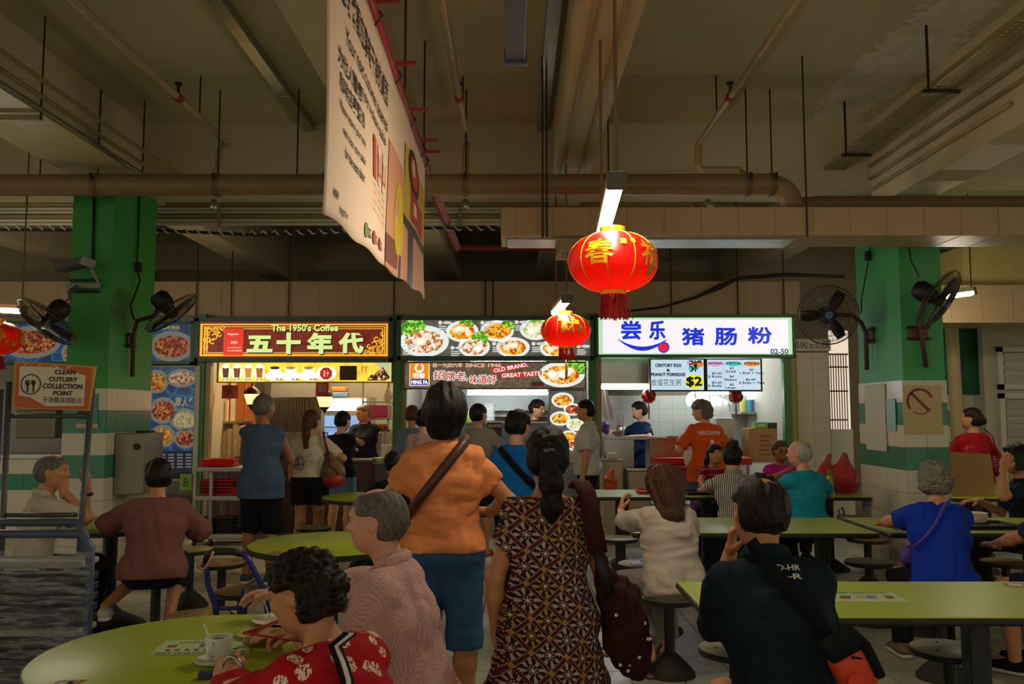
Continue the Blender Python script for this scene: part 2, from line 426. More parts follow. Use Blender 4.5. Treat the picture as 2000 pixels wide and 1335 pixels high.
def hair_mesh(style, h):
    key = (style, h)
    if key in _cache: return _cache[key]
    f = Field(h); cut = f.cuts; f2 = None
    def cap(th, front=.055, zf=.072, nape=-.09, ear=True, bk=0):
        f.taper = th*.9
        f.ell((0, -.010-bk, .024), (.078+th, .1+th+bk, .089+th), k=.02); f.ell((0, -.022-bk*.5, -.02), (.072+th, .082+th+bk*.5, .08), k=.04)
        hn = strands(.009, 60, 11, (1, 1, 1)); cut.append(lambda X, Y, Z: smin(Y-front+.35*(Z-zf)+0*X, zf-Z+0*X+0*Y, .05)+hn(X, Y, Z))
        if ear: cut.append(lambda X, Y, Z: smin(Y+.03+.3*Z+0*X, .016-Z+0*X+0*Y, .03)+.5*hn(X, Y, Z))
        cut.append(lambda X, Y, Z: nape-Z+.0*X+.0*Y)
    if style == 'short': cap(.011, nape=-.085); f.disp = strands(.005, 130)
    elif style == 'crown':
        cap(.011, nape=-.085); f.ell((.01, -.07, .098), (.03, .03, .03), k=.01, op='s'); f.disp = strands(.005, 130)
    elif style == 'crop': cap(.006, nape=-.075); f.disp = strands(.003, 160)
    elif style == 'thick': cap(.019, nape=-.095); f.disp = strands(.006, 110, 4)
    elif style == 'shaggy':
        cap(.026, nape=-.13, zf=.05); f.ell((0, -.05, -.07), (.085, .06, .075), k=.05); f.disp = strands(.010, 85, 7, (1, 1, .4))
    elif style == 'thin':
        cap(.0045, nape=-.08, zf=.05); f.ell((0, .005, .125), (.06, .085, .034), k=.01, op='s'); f.disp = strands(.003, 170)
    elif style == 'bald':
        cap(.003, nape=-.075, zf=.03); f.ell((0, .02, .11), (.07, .1, .07), k=.01, op='s'); f.disp = strands(.002, 170)
    elif style == 'bob':
        cap(.020, front=.045, nape=-.155, ear=False, bk=.006); f.cone((0, -.03, -.02), (0, -.035, -.12), .09, .068, k=.05, sq=((1, 0, 0), 1.08))
        cut.append(lambda X, Y, Z: np.minimum(Y-.028, .0-Z)+0*X); f.disp = strands(.006, 120, 3)
    elif style == 'curly':
        cap(.015, nape=-.1, zf=.05); f.ell((0, -.035, -.035), (.086, .078, .07), k=.05)
        f.disp = lambda X, Y, Z: wrinkle(.012, 75, 5)(X, Y, Z)+wrinkle(.006, 170, 6)(X, Y, Z)
    elif style == 'pony':
        cap(.014, nape=-.095); f.disp = strands(.004, 130, 2)
        f2 = Field(h); f2.disp = strands(.007, 110, 5); f2.chain([(0, -.095, .02), (0, -.135, -.0), (.005, -.14, -.1), (.01, -.125, -.2), (.012, -.12, -.25)], [.022, .034, .045, .042, .018], k=.03, sq=((0, 1, 0), .8))
    elif style == 'lowpony':
        cap(.014, nape=-.1); f.disp = strands(.004, 130, 2)
        f2 = Field(h); f2.disp = strands(.007, 110, 5); f2.chain([(0, -.1, .02), (0, -.115, -.05), (.0, -.125, -.15), (0, -.12, -.27), (-.01, -.11, -.38)], [.04, .056, .042, .03, .01], k=.03, sq=((0, 1, 0), .6))
    elif style == 'long':
        cap(.018, nape=-.3, ear=False, bk=.004); cut.append(lambda X, Y, Z: np.minimum(Y-.02, .0-Z)+0*X)
        f.chain([(0, -.045, 0), (0, -.075, -.12), (-.02, -.09, -.24), (-.03, -.09, -.33)], [.088, .075, .06, .028], k=.04, sq=((1, 0, 0), 1.25)); f.disp = strands(.010, 75, 8)
        for x in (-.07, .06): f.chain([(x, -.03, -.05), (x*1.15, -.05, -.2), (x*1.0, -.07, -.31)], [.04, .03, .01], k=.04)
        cut.pop(2)
    elif style == 'bun':
        cap(.010, nape=-.08); f.ell((0, -.045, .118), (.05, .05, .04), k=.02); f.ell((.03, -.06, .13), (.03, .03, .025), k=.02); f.disp = strands(.006, 110, 9)
    elif style == 'tied':
        cap(.013, nape=-.09); f.ell((0, -.125, -.02), (.035, .035, .04), k=.02); f.disp = strands(.004, 130, 2)
    V, Q = f.mesh(1)
    if f2 is not None: V2, Q2 = f2.mesh(1); Q = np.concatenate([Q, Q2+len(V)]); V = np.concatenate([V, V2])
    _cache[key] = (V, Q); return _cache[key]

class Person: pass
def person(label, loc, face=0, H=1.65, sit=False, lean=0, roll=0, twist=0, head=(0, 0, 0), armL=None, armR=None, legs=None, skin='tan', fem=False,
           bw=1.0, bd=1.0, belly=0.0, sw=.165, shirt=None, pants=None, shoe=None, hair=('short', 'black'), visage=False, near=False, group=None, hip=None, neck=0.0):
    s = H/1.70; P = Person(); root = thing('person', label, 'person', (loc[0], loc[1], 0), R(face), group); P.root = root; P.s = s
    P0 = np.array((0, 0, hip if hip else (.55 if sit else .93*s)))
    Rt = RZ(twist) @ RY(roll) @ RX(-lean); up = Rt @ (0, 0, 1.); xa = Rt @ (1., 0, 0)
    T = lambda x, y, z: P0+Rt @ (np.array((x, y, z))*s)
    P.T = T; P.Rt = Rt
    hips = [P0+np.array((q*.08*s*bw, 0, -.035)) for q in (-1, 1)]
    if legs: kn = [np.array(l[0]) for l in legs]; an = [np.array(l[1]) for l in legs]
    elif sit:
        kn = [np.array((q*.12, .40*s, .50)) for q in (-1, 1)]; an = [np.array((q*.13, .36*s, .085)) for q in (-1, 1)]
    else:
        kn = [np.array((q*.10*s, .015, .49*s)) for q in (-1, 1)]; an = [np.array((q*.11*s, -.03, .085*s)) for q in (-1, 1)]
    sh = [T(q*(sw-.032)*bw**.5, -.005, .392) for q in (-1, 1)]
    l1, l2 = .285*s, .245*s; el = []; wr = []; hd = []
    for q, S, A in ((-1, sh[0], armL), (1, sh[1], armR)):
        if A is None: A = dict(w=S+np.array((q*.06, .03, -.51*s)), pole=(q*.3, -1, 0), d=(0, .12, -1), n=(-q, 0, 0), curl=22)
        w = np.array(A['w'], float); v = w-S; d = np.linalg.norm(v); d2 = min(d, (l1+l2)*.995); v = v/d; w = S+v*d2
        a = (l1*l1-l2*l2+d2*d2)/(2*d2); b = math.sqrt(max(l1*l1-a*a, 0)); po = np.array(A.get('pole', (q*.4, -.6, -1)), float); po = unit(po-v*(po@v))
        el.append(S+v*a+po*b); wr.append(w); hd.append(A)
    P.sh, P.el, P.wr = sh, el, wr
    hb = .0085 if near else .013; hc = .0105 if near else .0145; hh = .0048 if near else .0075; hnd = .0042 if near else .006
    def torso(f, o, k=.035, arms_yoke=True):
        sx = (xa, 1.36); g = s*bw; dd = bd
        f.cone(T(0, -.005, -.03), T(0, 0, .10), .108*g*dd+o, .094*g*dd+o, k, (xa, 1.28/dd)); f.cone(T(0, 0, .10), T(0, .0, .28), .093*g*dd+o, .103*g*dd+o, k, (xa, 1.27/dd))
        f.cone(T(0, 0, .28), T(0, -.012, .385), .103*g*dd+o, .068*g+o, k, (xa, 1.4/dd))
        for q in (0, 1): f.cone(T(0, -.014, .424), sh[q], .044*s+o, .046*s+o, k)
        if belly: f.ell(T(0, .06, .08), ((.13*g+o), (.08+belly)*s+o, .12*s+o), Rt, .05)
        if fem:
            for q in (-1, 1): f.ell(T(q*.07, .09*dd, .26), (.06*s+o, .055*s+o, .06*s+o), Rt, .04)
    def seat(f, o):
        for q in (-1, 1): f.ell(P0+np.array((q*.075*s*bw, -.045*s, -.045)), (.082*s*bw+o, .088*s+o, .085*s+o), None, .04)
    legr = [(.082, .056), (.054, .052), (.052, .037)]
    # body, one mesh: trunk and limbs, then head and hands joined on
    f = Field(hb); torso(f, 0); seat(f, 0)
    f.cone(T(0, -.018, .42), T(0, -.005, .54), .054*s, .05*s, .04)
    for i in (0, 1):
        f.cone(sh[i], el[i], .046*s*bw**.5, .037*s*bw**.5, .025); m = el[i]*.65+wr[i]*.35; f.chain([el[i], m, wr[i]], [.039*s, .038*s*bw**.4, .026*s], .02)
        f.cone(hips[i], kn[i], .077*s*bw, .054*s, .035); m = kn[i]*.7+an[i]*.3+unit(np.cross(np.cross(kn[i]-an[i], (0, 1., 0)), kn[i]-an[i]))*-.012
        f.chain([kn[i], m, an[i]], [.054*s, .053*s, .036*s], .03)
        fw = unit((0.1*(1 if i else -1), 1, 0)); a0 = an[i]; hz = .045*s
        f.cone(a0+(0, -.02, -.045), a0+fw*.03+(0, 0, -.045), .034*s, .034*s, .03); f.cone(a0+fw*.0+(0, 0, -.04), a0+fw*.15*s+(0, 0, -.058), .034*s, .026*s, .03, ((0, 0, 1), .75))
    V, Q = f.mesh(2); parts = [(V, Q)]
    Rh = RZ(head[0]) @ RX(head[1]) @ RY(head[2]); nt = T(0, .0, .54); hc0 = nt+Rh @ np.array((0, .012, .092+neck))*s
    P.Rh, P.hc = Rh, hc0
    def toh(V): return hc0+(V*s) @ Rh.T
    P.toh = toh
    V, Q = head_mesh(hh, fem); parts.append((toh(V), Q))
    for i, A in enumerate(hd):
        d = unit(A.get('d', (0, 0, -1))); n_ = np.array(A.get('n', (0, 0, -1)), float); n_ = unit(n_-d*(n_ @ d)); Mx = np.stack([np.cross(d, -n_), d, -n_], 1)
        V, Q = hand_mesh(hnd, A.get('curl', 25), A.get('spread', 0.0)); V = V.copy()
        if i == 0: V[:, 0] *= -1; Q = Q[:, ::-1]
        parts.append((wr[i]+(V*s) @ Mx.T, Q))
    P.body = np_obj('body', parts, SKIN[skin] if isinstance(skin, str) else skin, root)
    # hair
    if hair:
        V, Q = hair_mesh(hair[0], .0055 if near else .0085); P.hair = np_obj('hair', [(toh(V), Q)], HAIR[hair[1]], root)
    if visage:
        for q in (-1, 1):
            mb = MB().lathe([(.0001, -.011), (.007, -.007), (.0095, 0), (.007, .007), (.0001, .011)], 8)
            mb.v = [tuple(toh(np.array((q*.031+v[2]*1.05, .0875+v[1]*.42, .009+v[0]*.5)))) for v in mb.v]; mb.build('eye', DARK, root, True, world=False)
            mb = MB().tube([toh(np.array((q*x, y, z))) for x, y, z in ((.014, .0925, .034), (.03, .0905, .0385), (.047, .08, .035))], [.003, .0035, .002], 6); mb.build('eyebrow', HAIR['black'] if hair and hair[1] in ('black', 'dark', 'brown') else HAIR['gray'], root, world=False)
        mb = MB().tube([toh(np.array(p)) for p in ((-.022, .087, -.054), (-.008, .0985, -.0535), (.008, .0985, -.0535), (.022, .087, -.054))], [.002, .0045, .0045, .002], 6); mb.build('mouth', LIP, root, True, world=False)
    # clothes
    if shirt:
        o = shirt.get('loose', .016)*.8; hem = shirt.get('hem', -.13); hem = max(hem, -.095) if sit else hem; f = Field(hc); torso(f, o, .038)
        if hem < -.04: f.cone(T(0, -.005, 0), T(0, -.01, hem-.06), .108*s*bw*bd+o, (.112+shirt.get('flare', 0))*s*bw*bd+o, .04, (xa, 1.3/bd))
        if sit: seat(f, o+.012)
        else:
            pl = max(o, (pants or {}).get('loose', .012))+.008; seat(f, max(o, .02))
            if hem < .02:
                for i in (0, 1): f.cone(hips[i], hips[i]+(kn[i]-hips[i])*min(1, (max(-hem, .02)*s+.03)/.42), .08*s*bw+pl, .078*s*bw+pl, .04)
        if shirt.get('skirt'):
            lo_, r_ = shirt['skirt']; f.cone(T(0, 0, -.05), np.array((0, 0.0, lo_)), .115*s*bw+o, r_, .05, ((1, 0, 0), 1.2))
        pt = T(0, 0, hem)
        if shirt.get('skirt'): f.cuts.append(lambda X, Y, Z, z=shirt['skirt'][0]: z-Z+0*X+0*Y)
        else: f.cuts.append(lambda X, Y, Z, p=pt, n=up: (p[0]-X)*n[0]+(p[1]-Y)*n[1]+(p[2]-Z)*n[2])
        pn = T(0, 0, .475+shirt.get('high', 0)); f.cuts.append(lambda X, Y, Z, p=pn, n=up: (X-p[0])*n[0]+(Y-p[1])*n[1]+(Z-p[2])*n[2])
        sl = shirt.get('sleeve', .6)
        for i in (0, 1):
            if sl > 0:
                t = min(sl, 1); e = sh[i]+(el[i]-sh[i])*t; d = unit(el[i]-sh[i])
                f.cone(sh[i], e+(d*.03 if sl < 1 else 0), .046*s*bw**.5+o*.8, (.046-.006*t)*s*bw**.5+o*shirt.get('cuff', 1.25), .03, None, [(e, d)] if sl < 1 else None)
                if sl > 1:
                    t = min(sl-1, .97); e2 = el[i]+(wr[i]-el[i])*t; d = unit(wr[i]-el[i]); f.cone(el[i], e2+d*.03, .043*s+o, .036*s+o, .03, None, [(e2, d)])
        f.disp = wrinkle(shirt.get('wr', .005)*1.5, shirt.get('ws', 26), len(label)*7, (1, 1, 1.4))
        V, Q = f.mesh(1); P.shirtV = V; P.shirt = np_obj(shirt.get('name', 'shirt'), [(V, Q)], shirt['m'], root)
        if shirt.get('collar'):
            mb = MB(); ring = []
            for a in range(0, 361, 20):
                x, y = .066*math.sin(R(a)), .066*math.cos(R(a)); ring.append(T(x, -.012+y, .478+(-.03 if y > .03 else .006)))
            mb.tube(ring, .017*s, 8, sq=(up, 1.5)); mb.build('collar', shirt.get('collar_m', shirt['m']), root, True, world=False)
    if pants:
        o = pants.get('loose', .014); L = pants.get('len', 2.0); f = Field(hc)
        f.cone(T(0, -.005, -.03), T(0, 0, .07), .108*s*bw*bd+.004, .096*s*bw*bd+.003, .04, (xa, 1.3/bd)); seat(f, min(o, .012))
        for i in (0, 1):
            t = min(L, 1.0); e = hips[i]+(kn[i]-hips[i])*t; d = unit(kn[i]-hips[i]); fl = pants.get('flare', .0)
            f.cone(hips[i], e+(d*.03 if L < 1 else 0), .08*s*bw+o, (.08-.018*t)*s+o+fl*t, .03, None, [(e, d)] if L < 1 else None)
            if L > 1:
                t = min(L-1, .98); e2 = kn[i]+(an[i]-kn[i])*t; d = unit(an[i]-kn[i]); f.cone(kn[i], e2+d*.03, .064*s+o+fl, (.064-.016*t)*s+o+fl, .03, None, [(e2, d)])
        f.disp = wrinkle(pants.get('wr', .004), 30, len(label)*3, (1, 1, 1.6)); pt = T(0, 0, .1); f.cuts.append(lambda X, Y, Z, p=pt, n=up: (X-p[0])*n[0]+(Y-p[1])*n[1]+(Z-p[2])*n[2])
        V, Q = f.mesh(1); P.pantsV = V; P.pants = np_obj(pants.get('name', 'trousers'), [(V, Q)], pants['m'], root)
    if shoe:
        for i in (0, 1):
            f = Field(.008); a0 = an[i]; fw = unit((0.1*(1 if i else -1), 1, 0))
            if shoe.get('slip'):
                mb = MB().tube([(*(a0+fw*t*s)[:2], .012) for t in (-.065, -.03, .05, .12, .175)], [.03, .038, .038, .046, .03], 10, sq=((0, 0, 1), .28)); so = mb.build('slipper', shoe['m'], root, True, world=False)
                mb = MB().tube([a0+fw*.1*s+np.array((x, 0, z)) for x, z in ((-.045, -.065), (-.03, -.03), (0, -.02), (.03, -.03), (.045, -.065))], .009, 6, sq=((0, 1, 0), 2)); mb.build('strap', shoe['m'], so, True, world=False)
            else:
                f.cone(a0+(0, -.025, -.04), a0+fw*.03+(0, 0, -.035), .042*s, .042*s, .03); f.cone(a0+(0, 0, -.04), a0+fw*.16*s+(0, 0, -.052), .042*s, .033*s, .03, ((0, 0, 1), .85))
                f.cuts.append(lambda X, Y, Z, z=a0[2]+.02: Z-z+0*X+0*Y); f.cuts.append(lambda X, Y, Z, z=a0[2]-.06: z-Z+0*X+0*Y); V, Q = f.mesh(1); so = np_obj('shoe', [(V, Q)], shoe['m'], root)
                mb = MB().tube([(*(a0+fw*t*s)[:2], a0[2]-.07) for t in (-.065, -.03, .05, .13, .195)], [.035, .043, .042, .046, .03], 10, sq=((0, 0, 1), .35)); mb.build('sole', shoe.get('sole', mat('sole_white', '#c9c4b6')), so, True, world=False)
    return P
def back_y(V, x, z, sgn=-1, r=.03):
    """y of the cloth surface at local (x, z); sgn -1 the back, +1 the front"""
    m = (np.abs(V[:, 0]-x) < r) & (np.abs(V[:, 2]-z) < r)
    if not m.any(): return 0.0
    return float(V[m, 1].min() if sgn < 0 else V[m, 1].max())
def to_world(P, p): return P.root.matrix_basis @ Vector(tuple(p))
# ------------------------------------------------------------------ the hall: floor, ceiling, beams, columns, walls
rnd = random.Random(4)
def tile_mat(name, c1, c2, pitch, rough=.3):
    t = NT(name); g = t.n('ShaderNodeNewGeometry').outputs['Position']; m = t.n('ShaderNodeMapping'); t.l(g, m.inputs[0]); m.inputs[1].default_value = (.237/pitch, -4.885/pitch, 0); m.inputs[3].default_value = (1/pitch,)*3
    fl = t.n('ShaderNodeVectorMath', operation='FLOOR'); t.l(m.outputs[0], fl.inputs[0]); wn = t.n('ShaderNodeTexWhiteNoise'); t.l(fl.outputs[0], wn.inputs[0])
    n1 = t.noise(g, 3.5, 5, .65); n2 = t.noise(g, 40, 3)
    f = t.math('ADD', t.math('MULTIPLY', wn.outputs[0], .55), t.math('MULTIPLY', n1.outputs[0], .45))
    t.bump(n2.outputs[0], .08, .004)
    return t.done(t.mix(f, lin(c1), lin(c2)), t.math('MULTIPLY_ADD', n1.outputs[0], .3, rough-.1), spec=.45)
TILE = tile_mat('floor_tile', '#86866f', '#b6b69f', .305, .26)
GROUT = mat('grout', '#2e2b22', .9)
floor = struct(MB().box2((-11, -1.5, -.08), (11, 14, -.006)).build('floor', GROUT))
tm = MB().box((0, 0, -.008), (.298, .298, .016)).build('tile', TILE); tile_me = tm.data; bpy.data.objects.remove(tm)
cells = []; far = MB()
for i in range(-25, 26):
    for j in range(-20, 30):
        x = -.237+.305*(i+.5); y = 4.885+.305*(j+.5)
        if not (-7.8 < x < 7.8 and -1.3 < y < 13.9): continue
        px = 1004+x*FPX/max(y, .1)
        (cells.append((y, x)) if y > 4.5 and -30 < px < 2030 else far.box((x, y, -.008), (.298, .298, .016)))
cells.sort()
for k, (y, x) in enumerate(cells):
    if k < 290:
        o = bpy.data.objects.new('tile', tile_me); col.objects.link(o); o.parent = floor; o.location = (x, y, 0)
    else: far.box((x, y, -.008), (.298, .298, .016))
tag(far.build('tile_field', TILE, floor), kind='stuff')

def concrete(name, c1, c2, peel=False):
    t = NT(name); g = t.n('ShaderNodeNewGeometry').outputs['Position']; n1 = t.noise(g, .9, 6, .62); n2 = t.noise(g, 12, 5)
    cc = t.mix(n1.outputs[0], lin(c1), lin(c2)); sp = t.n('ShaderNodeSeparateXYZ'); t.l(g, sp.inputs[0])
    if peel:   # flaked paint beside the right beam
        dx = t.math('ABSOLUTE', t.math('SUBTRACT', sp.outputs[0], 3.02)); dy = t.math('ABSOLUTE', t.math('SUBTRACT', sp.outputs[1], 6.6))
        n3 = t.noise(g, 5, 6, .7); m_ = t.math('SUBTRACT', t.math('MULTIPLY', n3.outputs[0], 1.1), t.math('ADD', t.math('MULTIPLY', dx, 1.35), t.math('MULTIPLY', dy, .16)))
        f = t.math('MULTIPLY', t.math('GREATER_THAN', m_, .08), .8); cc = t.mix(f, cc, t.mix(n2.outputs[0], lin('#b9b1a2'), lin('#f0ece0')))
        t.bump(t.math('ADD', t.math('MULTIPLY', f, .5), t.math('MULTIPLY', n2.outputs[0], .2)), .5, .02)
    else: t.bump(n2.outputs[0], .15, .01)
    return t.done(cc, .8)
CEIL = concrete('ceiling_paint', '#a89f7c', '#d0c7a4', True); BEAM = concrete('beam_paint', '#b4a684', '#d8ccae'); WALLP = concrete('wall_paint', '#8e8468', '#a89c7c')
struct(MB().box2((-11, -1.5, 4.3), (11, 14, 4.42)).build('ceiling', CEIL))
struct(MB().box2((-11, 7.9, 3.64), (11, 8.34, 4.31)).build('ceiling_beam_cross', BEAM))
for k, (x0, x1) in enumerate(((-3.94, -3.56), (-1.22, -.88), (.36, .675), (3.4, 3.78), (-6.5, -6.1), (6.3, 6.7))):
    struct(MB().box2((x0, -1.5, 3.47 if k == 3 else 3.64), (x1, 7.9, 4.3)).build('ceiling_beam', BEAM))
    struct(MB().box2((x0, 8.34, 3.64), (x1, 13.8, 4.3)).build('ceiling_beam', BEAM))
struct(MB().box2((-11, 13.8, 0), (11, 13.95, 4.3)).build('wall_back', WALLP))

# --- two tiled columns
GREEN_L = mat('column_green', '#2c8f37', .55, var=.12, scale=2.5, bump=.1, bscale=30); GREEN_R = mat('column_green_lit', '#3f9a58', .55, var=.16, scale=2.5, bump=.12, bscale=30)  # right column's green is paler: the light falling on it is in the colour
TW = mat('tile_white', '#c9c3ae', .22, var=.06, scale=4); TG = mat('tile_green', '#2f7d5e', .2, var=.1, scale=4); TC = mat('tile_core', '#8e8a78', .8)
def column(name, x0, x1, y0, y1, top, paint, side):
    c = struct(MB().box2((x0+.006, y0+.006, top), (x1-.006, y1-.006, 3.48 if side < 0 else 3.65)).build(name, paint)); o = Vector((0, 0, 0))
    MB().box2((x0+.008, y0+.008, 0), (x1-.008, y1-.008, top)).build('column_core', TC, c)
    faces = [('f', x1-x0, 2), ('s', y1-y0, 5), ('b', x1-x0, 2), ('o', y1-y0, 5)]; hh = .195; z = top; r = 0; ms = {}
    while z > .02:
        h = min(hh, z); m = TG if r in (1, 3) else TW
        for kind, L, n in faces:
            w = L/n
            for i in range(n):
                key = (kind in 'fb', h < hh-.001, m.name)
                if key not in ms:
                    b = MB().box((0, 0, 0), (w-.003, .012, h-.003)) if kind in 'fb' else MB().box((0, 0, 0), (.012, w-.003, h-.003))
                    q = b.build('tile', m); ms[key] = q.data; bpy.data.objects.remove(q)
                t = bpy.data.objects.new('tile', ms[key]); col.objects.link(t); t.parent = c; zc = z-h/2
                t.location = {'f': (x0+w*(i+.5), y0+.002, zc), 'b': (x0+w*(i+.5), y1-.002, zc), 's': ((x1-.002) if side > 0 else (x0+.002), y0+w*(i+.5), zc), 'o': ((x0+.002) if side > 0 else (x1-.002), y0+w*(i+.5), zc)}[kind]
        z -= hh; r += 1
    return c
column('column_left', -3.94, -3.56, 7.4, 8.3, 1.75, GREEN_L, 1)
column('column_right', 3.40, 3.78, 7.4, 8.35, 1.82, GREEN_R, -1)
CABLE = mat('cable_black', '#15130f', .6); BRACK = mat('bracket_rust', '#6b3d33', .6, .3, var=.3, scale=30)
PIPE = mat('pipe_cream', '#a9946a', .45, var=.2, scale=8, bump=.1); PIPED = mat('pipe_brown', '#6f5338', .5, var=.25, scale=10); STEEL = mat('steel_dull', '#9b9a94', .35, .8, var=.15, scale=12)
ROD = mat('rod_dark', '#2b261d', .6, .3); REDP = mat('pipe_red', '#8d2420', .5); CREAM = mat('duct_cream', '#a58c68', .5, var=.13, scale=3, bump=.06)
GALV = mat('galvanised', '#a9b0a4', .3, .85, var=.2, scale=14)

# --- services under the ceiling
PY = 7.05; DRN = mat('drain_brown', '#866c4a', .45, var=.2, scale=8, bump=.1)
def hang(root, x, y, z0, z1, r=.007): return MB().cyl((x, y, z0), (x, y, z1), r, 6).build('hanger_rod', ROD, root)
zp = W(600, 361, PY).z; root = thing('drain_pipe', 'thick brown drain pipe crossing the hall under the ceiling', 'pipe', (0, PY, zp))
xe = W(1500, 355, PY).x; pts = [(-7.9, PY, zp), (xe, PY, zp)]
for a in range(15, 91, 15): pts.append((xe+.2*math.sin(R(a)), PY, zp-.2*(1-math.cos(R(a)))))
pts.append((xe+.2, PY, zp-.36)); MB().tube(pts, .092, 16).build('pipe', DRN, root, True, auto=40)
MB().tube([(xe+.2, PY, zp-.2), (xe+.2, PY, zp-.27)], .104, 16).build('flange', PIPED, root, True, auto=40)
zb = W(1800, 398, PY).z; MB().tube([(xe+.22, PY, zb-.06), (xe+.3, PY, zb-.01), (xe+.42, PY, zb), (7.9, PY, zb)], .07, 12).build('branch_pipe', PIPED, root, True, auto=40)
for px in (190, 425, 640, 910, 1460, 1508):
    x = W(px, 361, PY).x; MB().tube([(x-.022, PY, zp), (x+.022, PY, zp)], .101, 14).build('clamp', PIPED, root, True, auto=40); MB().cyl((x, PY-.1, zp+.02), (x, PY-.13, zp+.07), .012, 6).build('clamp_bolt', ROD, root)
    hang(root, x, PY, zp+.09, 4.3)
for px in (80, 581, 1188): hang(root, W(px, 300, PY).x, PY, zp+.09, 4.3)
for k, (lab, xh, zz, tail) in enumerate((('thin cream sprinkler pipe with red collar, left under the ceiling', -2.58, 3.95, 0), ('thin cream sprinkler pipe running beside the hanging banner', -.42, 3.95, 0), ('thin cream sprinkler pipe with a bent end right of the lanterns', 1.66, 3.95, 1))):
    r_ = thing('sprinkler_pipe', lab, 'pipe', (xh, 0, zz), 0, 'sprinkler pipes'); ye = 7.45
    MB().tube([(xh, -1.4, zz), (xh, ye, zz)], .028, 8).build('pipe', PIPE, r_, True, auto=40)
    if tail: p2 = [(xh, ye, zz), (xh, ye, zz-.2), (xh+.04, ye, zz-.24), (xh+.36, ye, zz-.24), (xh+.4, ye, zz-.28), (xh+.4, PY+.08, zp+.02)]
    else: p2 = [(xh, ye, zz), (xh, PY+.2, zz-.12), (xh, PY+.1, zp)]
    MB().tube(p2, .034, 8).build('elbow', PIPE, r_, True, auto=40)
    MB().tube([(xh, 6.27, zz), (xh, 6.35, zz)], .036, 8).build('collar', REDP, r_, True); MB().lathe([(.012, 0), (.012, .07), (.03, .085), (.03, .095)], 8, (xh, 6.31, zz+.02)).build('sprinkler_head', ROD, r_)
    for y in (3.2, 6.75): hang(r_, xh, y, zz, 4.3)
    MB().tube([(xh, PY+.08, zp-.12), (xh+.02, PY+.02, zp-.2)], .026, 8).build('pipe_stub', GALV, r_, True)
# conduits in a rack behind the drain pipe
cr = thing('conduit_rack', 'rack of pale horizontal conduits behind the drain pipe', 'conduits', (0, 8.5, 3.5)); WHC = mat('conduit_white', '#cbc6b0', .35, var=.1); OLV = mat('conduit_olive', '#8c8250', .5, var=.15)
for py, rr, m in ((398, .03, OLV), (407, .018, WHC), (414, .018, WHC), (422, .026, OLV), (430, .02, WHC), (437, .018, WHC)):
    z = W(600, py, 8.5).z; MB().tube([(-7.9, 8.5, z), (2.0, 8.5, z), (2.25, 8.6, z), (2.6, 8.9, z-.05)], rr, 6).build('conduit', m, cr, True)
sp = []
for i in range(0, 700):
    x = -7.5+i*.02; sp.append((x, 8.48+.022*math.cos(i*1.1), W(600, 446, 8.5).z+.022*math.sin(i*1.1)-.05*math.exp(-((x+2.6)/1.1)**2)))
MB().tube([(-7.5, 8.48, W(600, 446, 8.5).z), (-3.6, 8.48, W(600, 447, 8.5).z-.02), (-2.6, 8.48, W(600, 450, 8.5).z-.05), (-1.4, 8.48, W(600, 446, 8.5).z), (6.5, 8.48, W(600, 446, 8.5).z)], .016, 6).build('flexible_conduit_core', CABLE, cr)
tag(MB().tube(sp, .008, 4).build('flexible_conduit', WHC, cr), kind='stuff')
for px in (-60, 430, 900, 1350):
    x = W(px, 420, 8.5).x; MB().box((x, 8.46, W(px, 418, 8.5).z), (.03, .03, .28)).build('rack_strut', OLV, cr); hang(cr, x, 8.46, W(px, 400, 8.5).z, 4.3)
r_ = thing('strut_frame', 'red steel strut frame hanging behind the drain pipe', 'frame', (W(850, 400, 8.2).x, 8.2, 3))
a, b, c = W(848, 375, 7.6), W(893, 484, 9.3), W(1100, 484, 9.3)
MB().tube([a, b], .045, 4).build('strut', REDP, r_); MB().tube([b, c], .028, 4).build('cross_strut', REDP, r_)
# cable tray with three trunk pipes on the left beam
tr = thing('cable_tray', 'pale cable tray with pipes running along the left beam', 'tray', (-3.3, 3, 3.6))
MB().box2((-3.62, -1.4, 3.615), (-3.3, 7.7, 3.63)).build('tray_plate', mat('tray_plate', '#b9aa82', .5), tr)
for x, z, m in ((-3.24, 3.7, OLV), (-3.16, 3.76, OLV), (-3.27, 3.63, GALV)): MB().cyl((x, -1.4, z), (x, 7.8, z), .018, 6).build('conduit', m, tr, True)
for y in (5.7, 7.3): MB().box2((-3.75, y, 3.56), (-3.28, y+.03, 3.6)).build('tray_bracket', OLV, tr); hang(tr, -3.28, y, 3.56, 4.3)
# perforated tray and conduits on the right beam
tr = thing('perforated_tray', 'perforated cable tray hung on black rods beside the right beam', 'tray', (3.0, 4, 3.85)); PT = mat('tray_mesh', '#8f8458', .5, .2, var=.2)
for x in (2.95, 3.13): MB().box2((x, -1.4, 3.83), (x+.012, 8.0, 3.87)).build('tray_rail', PT, tr)
rg = MB()
for i in range(190):
    y = -1.3+i*.049; rg.box((3.046, y, 3.836), (.17, .02, .005))
for x in (3.0, 3.05, 3.095): rg.box2((x, -1.4, 3.832), (x+.012, 8, 3.84))
tag(rg.build('tray_rungs', PT, tr), kind='stuff')
for y in (4.4, 5.85, 7.35):
    MB().cyl((2.95, y, 3.8), (2.95, y, 4.3), .011, 6).build('hanger_rod', ROD, tr); MB().box((3.04, y, 3.815), (.26, .03, .02)).build('tray_bracket', ROD, tr)
for k, z in enumerate((3.86, 3.74, 3.63)):
    MB().cyl((3.37, -1.4 if k < 2 else 5.6, z), (3.37, 7.85, z), .017, 6).build('conduit', PIPE, tr, True)
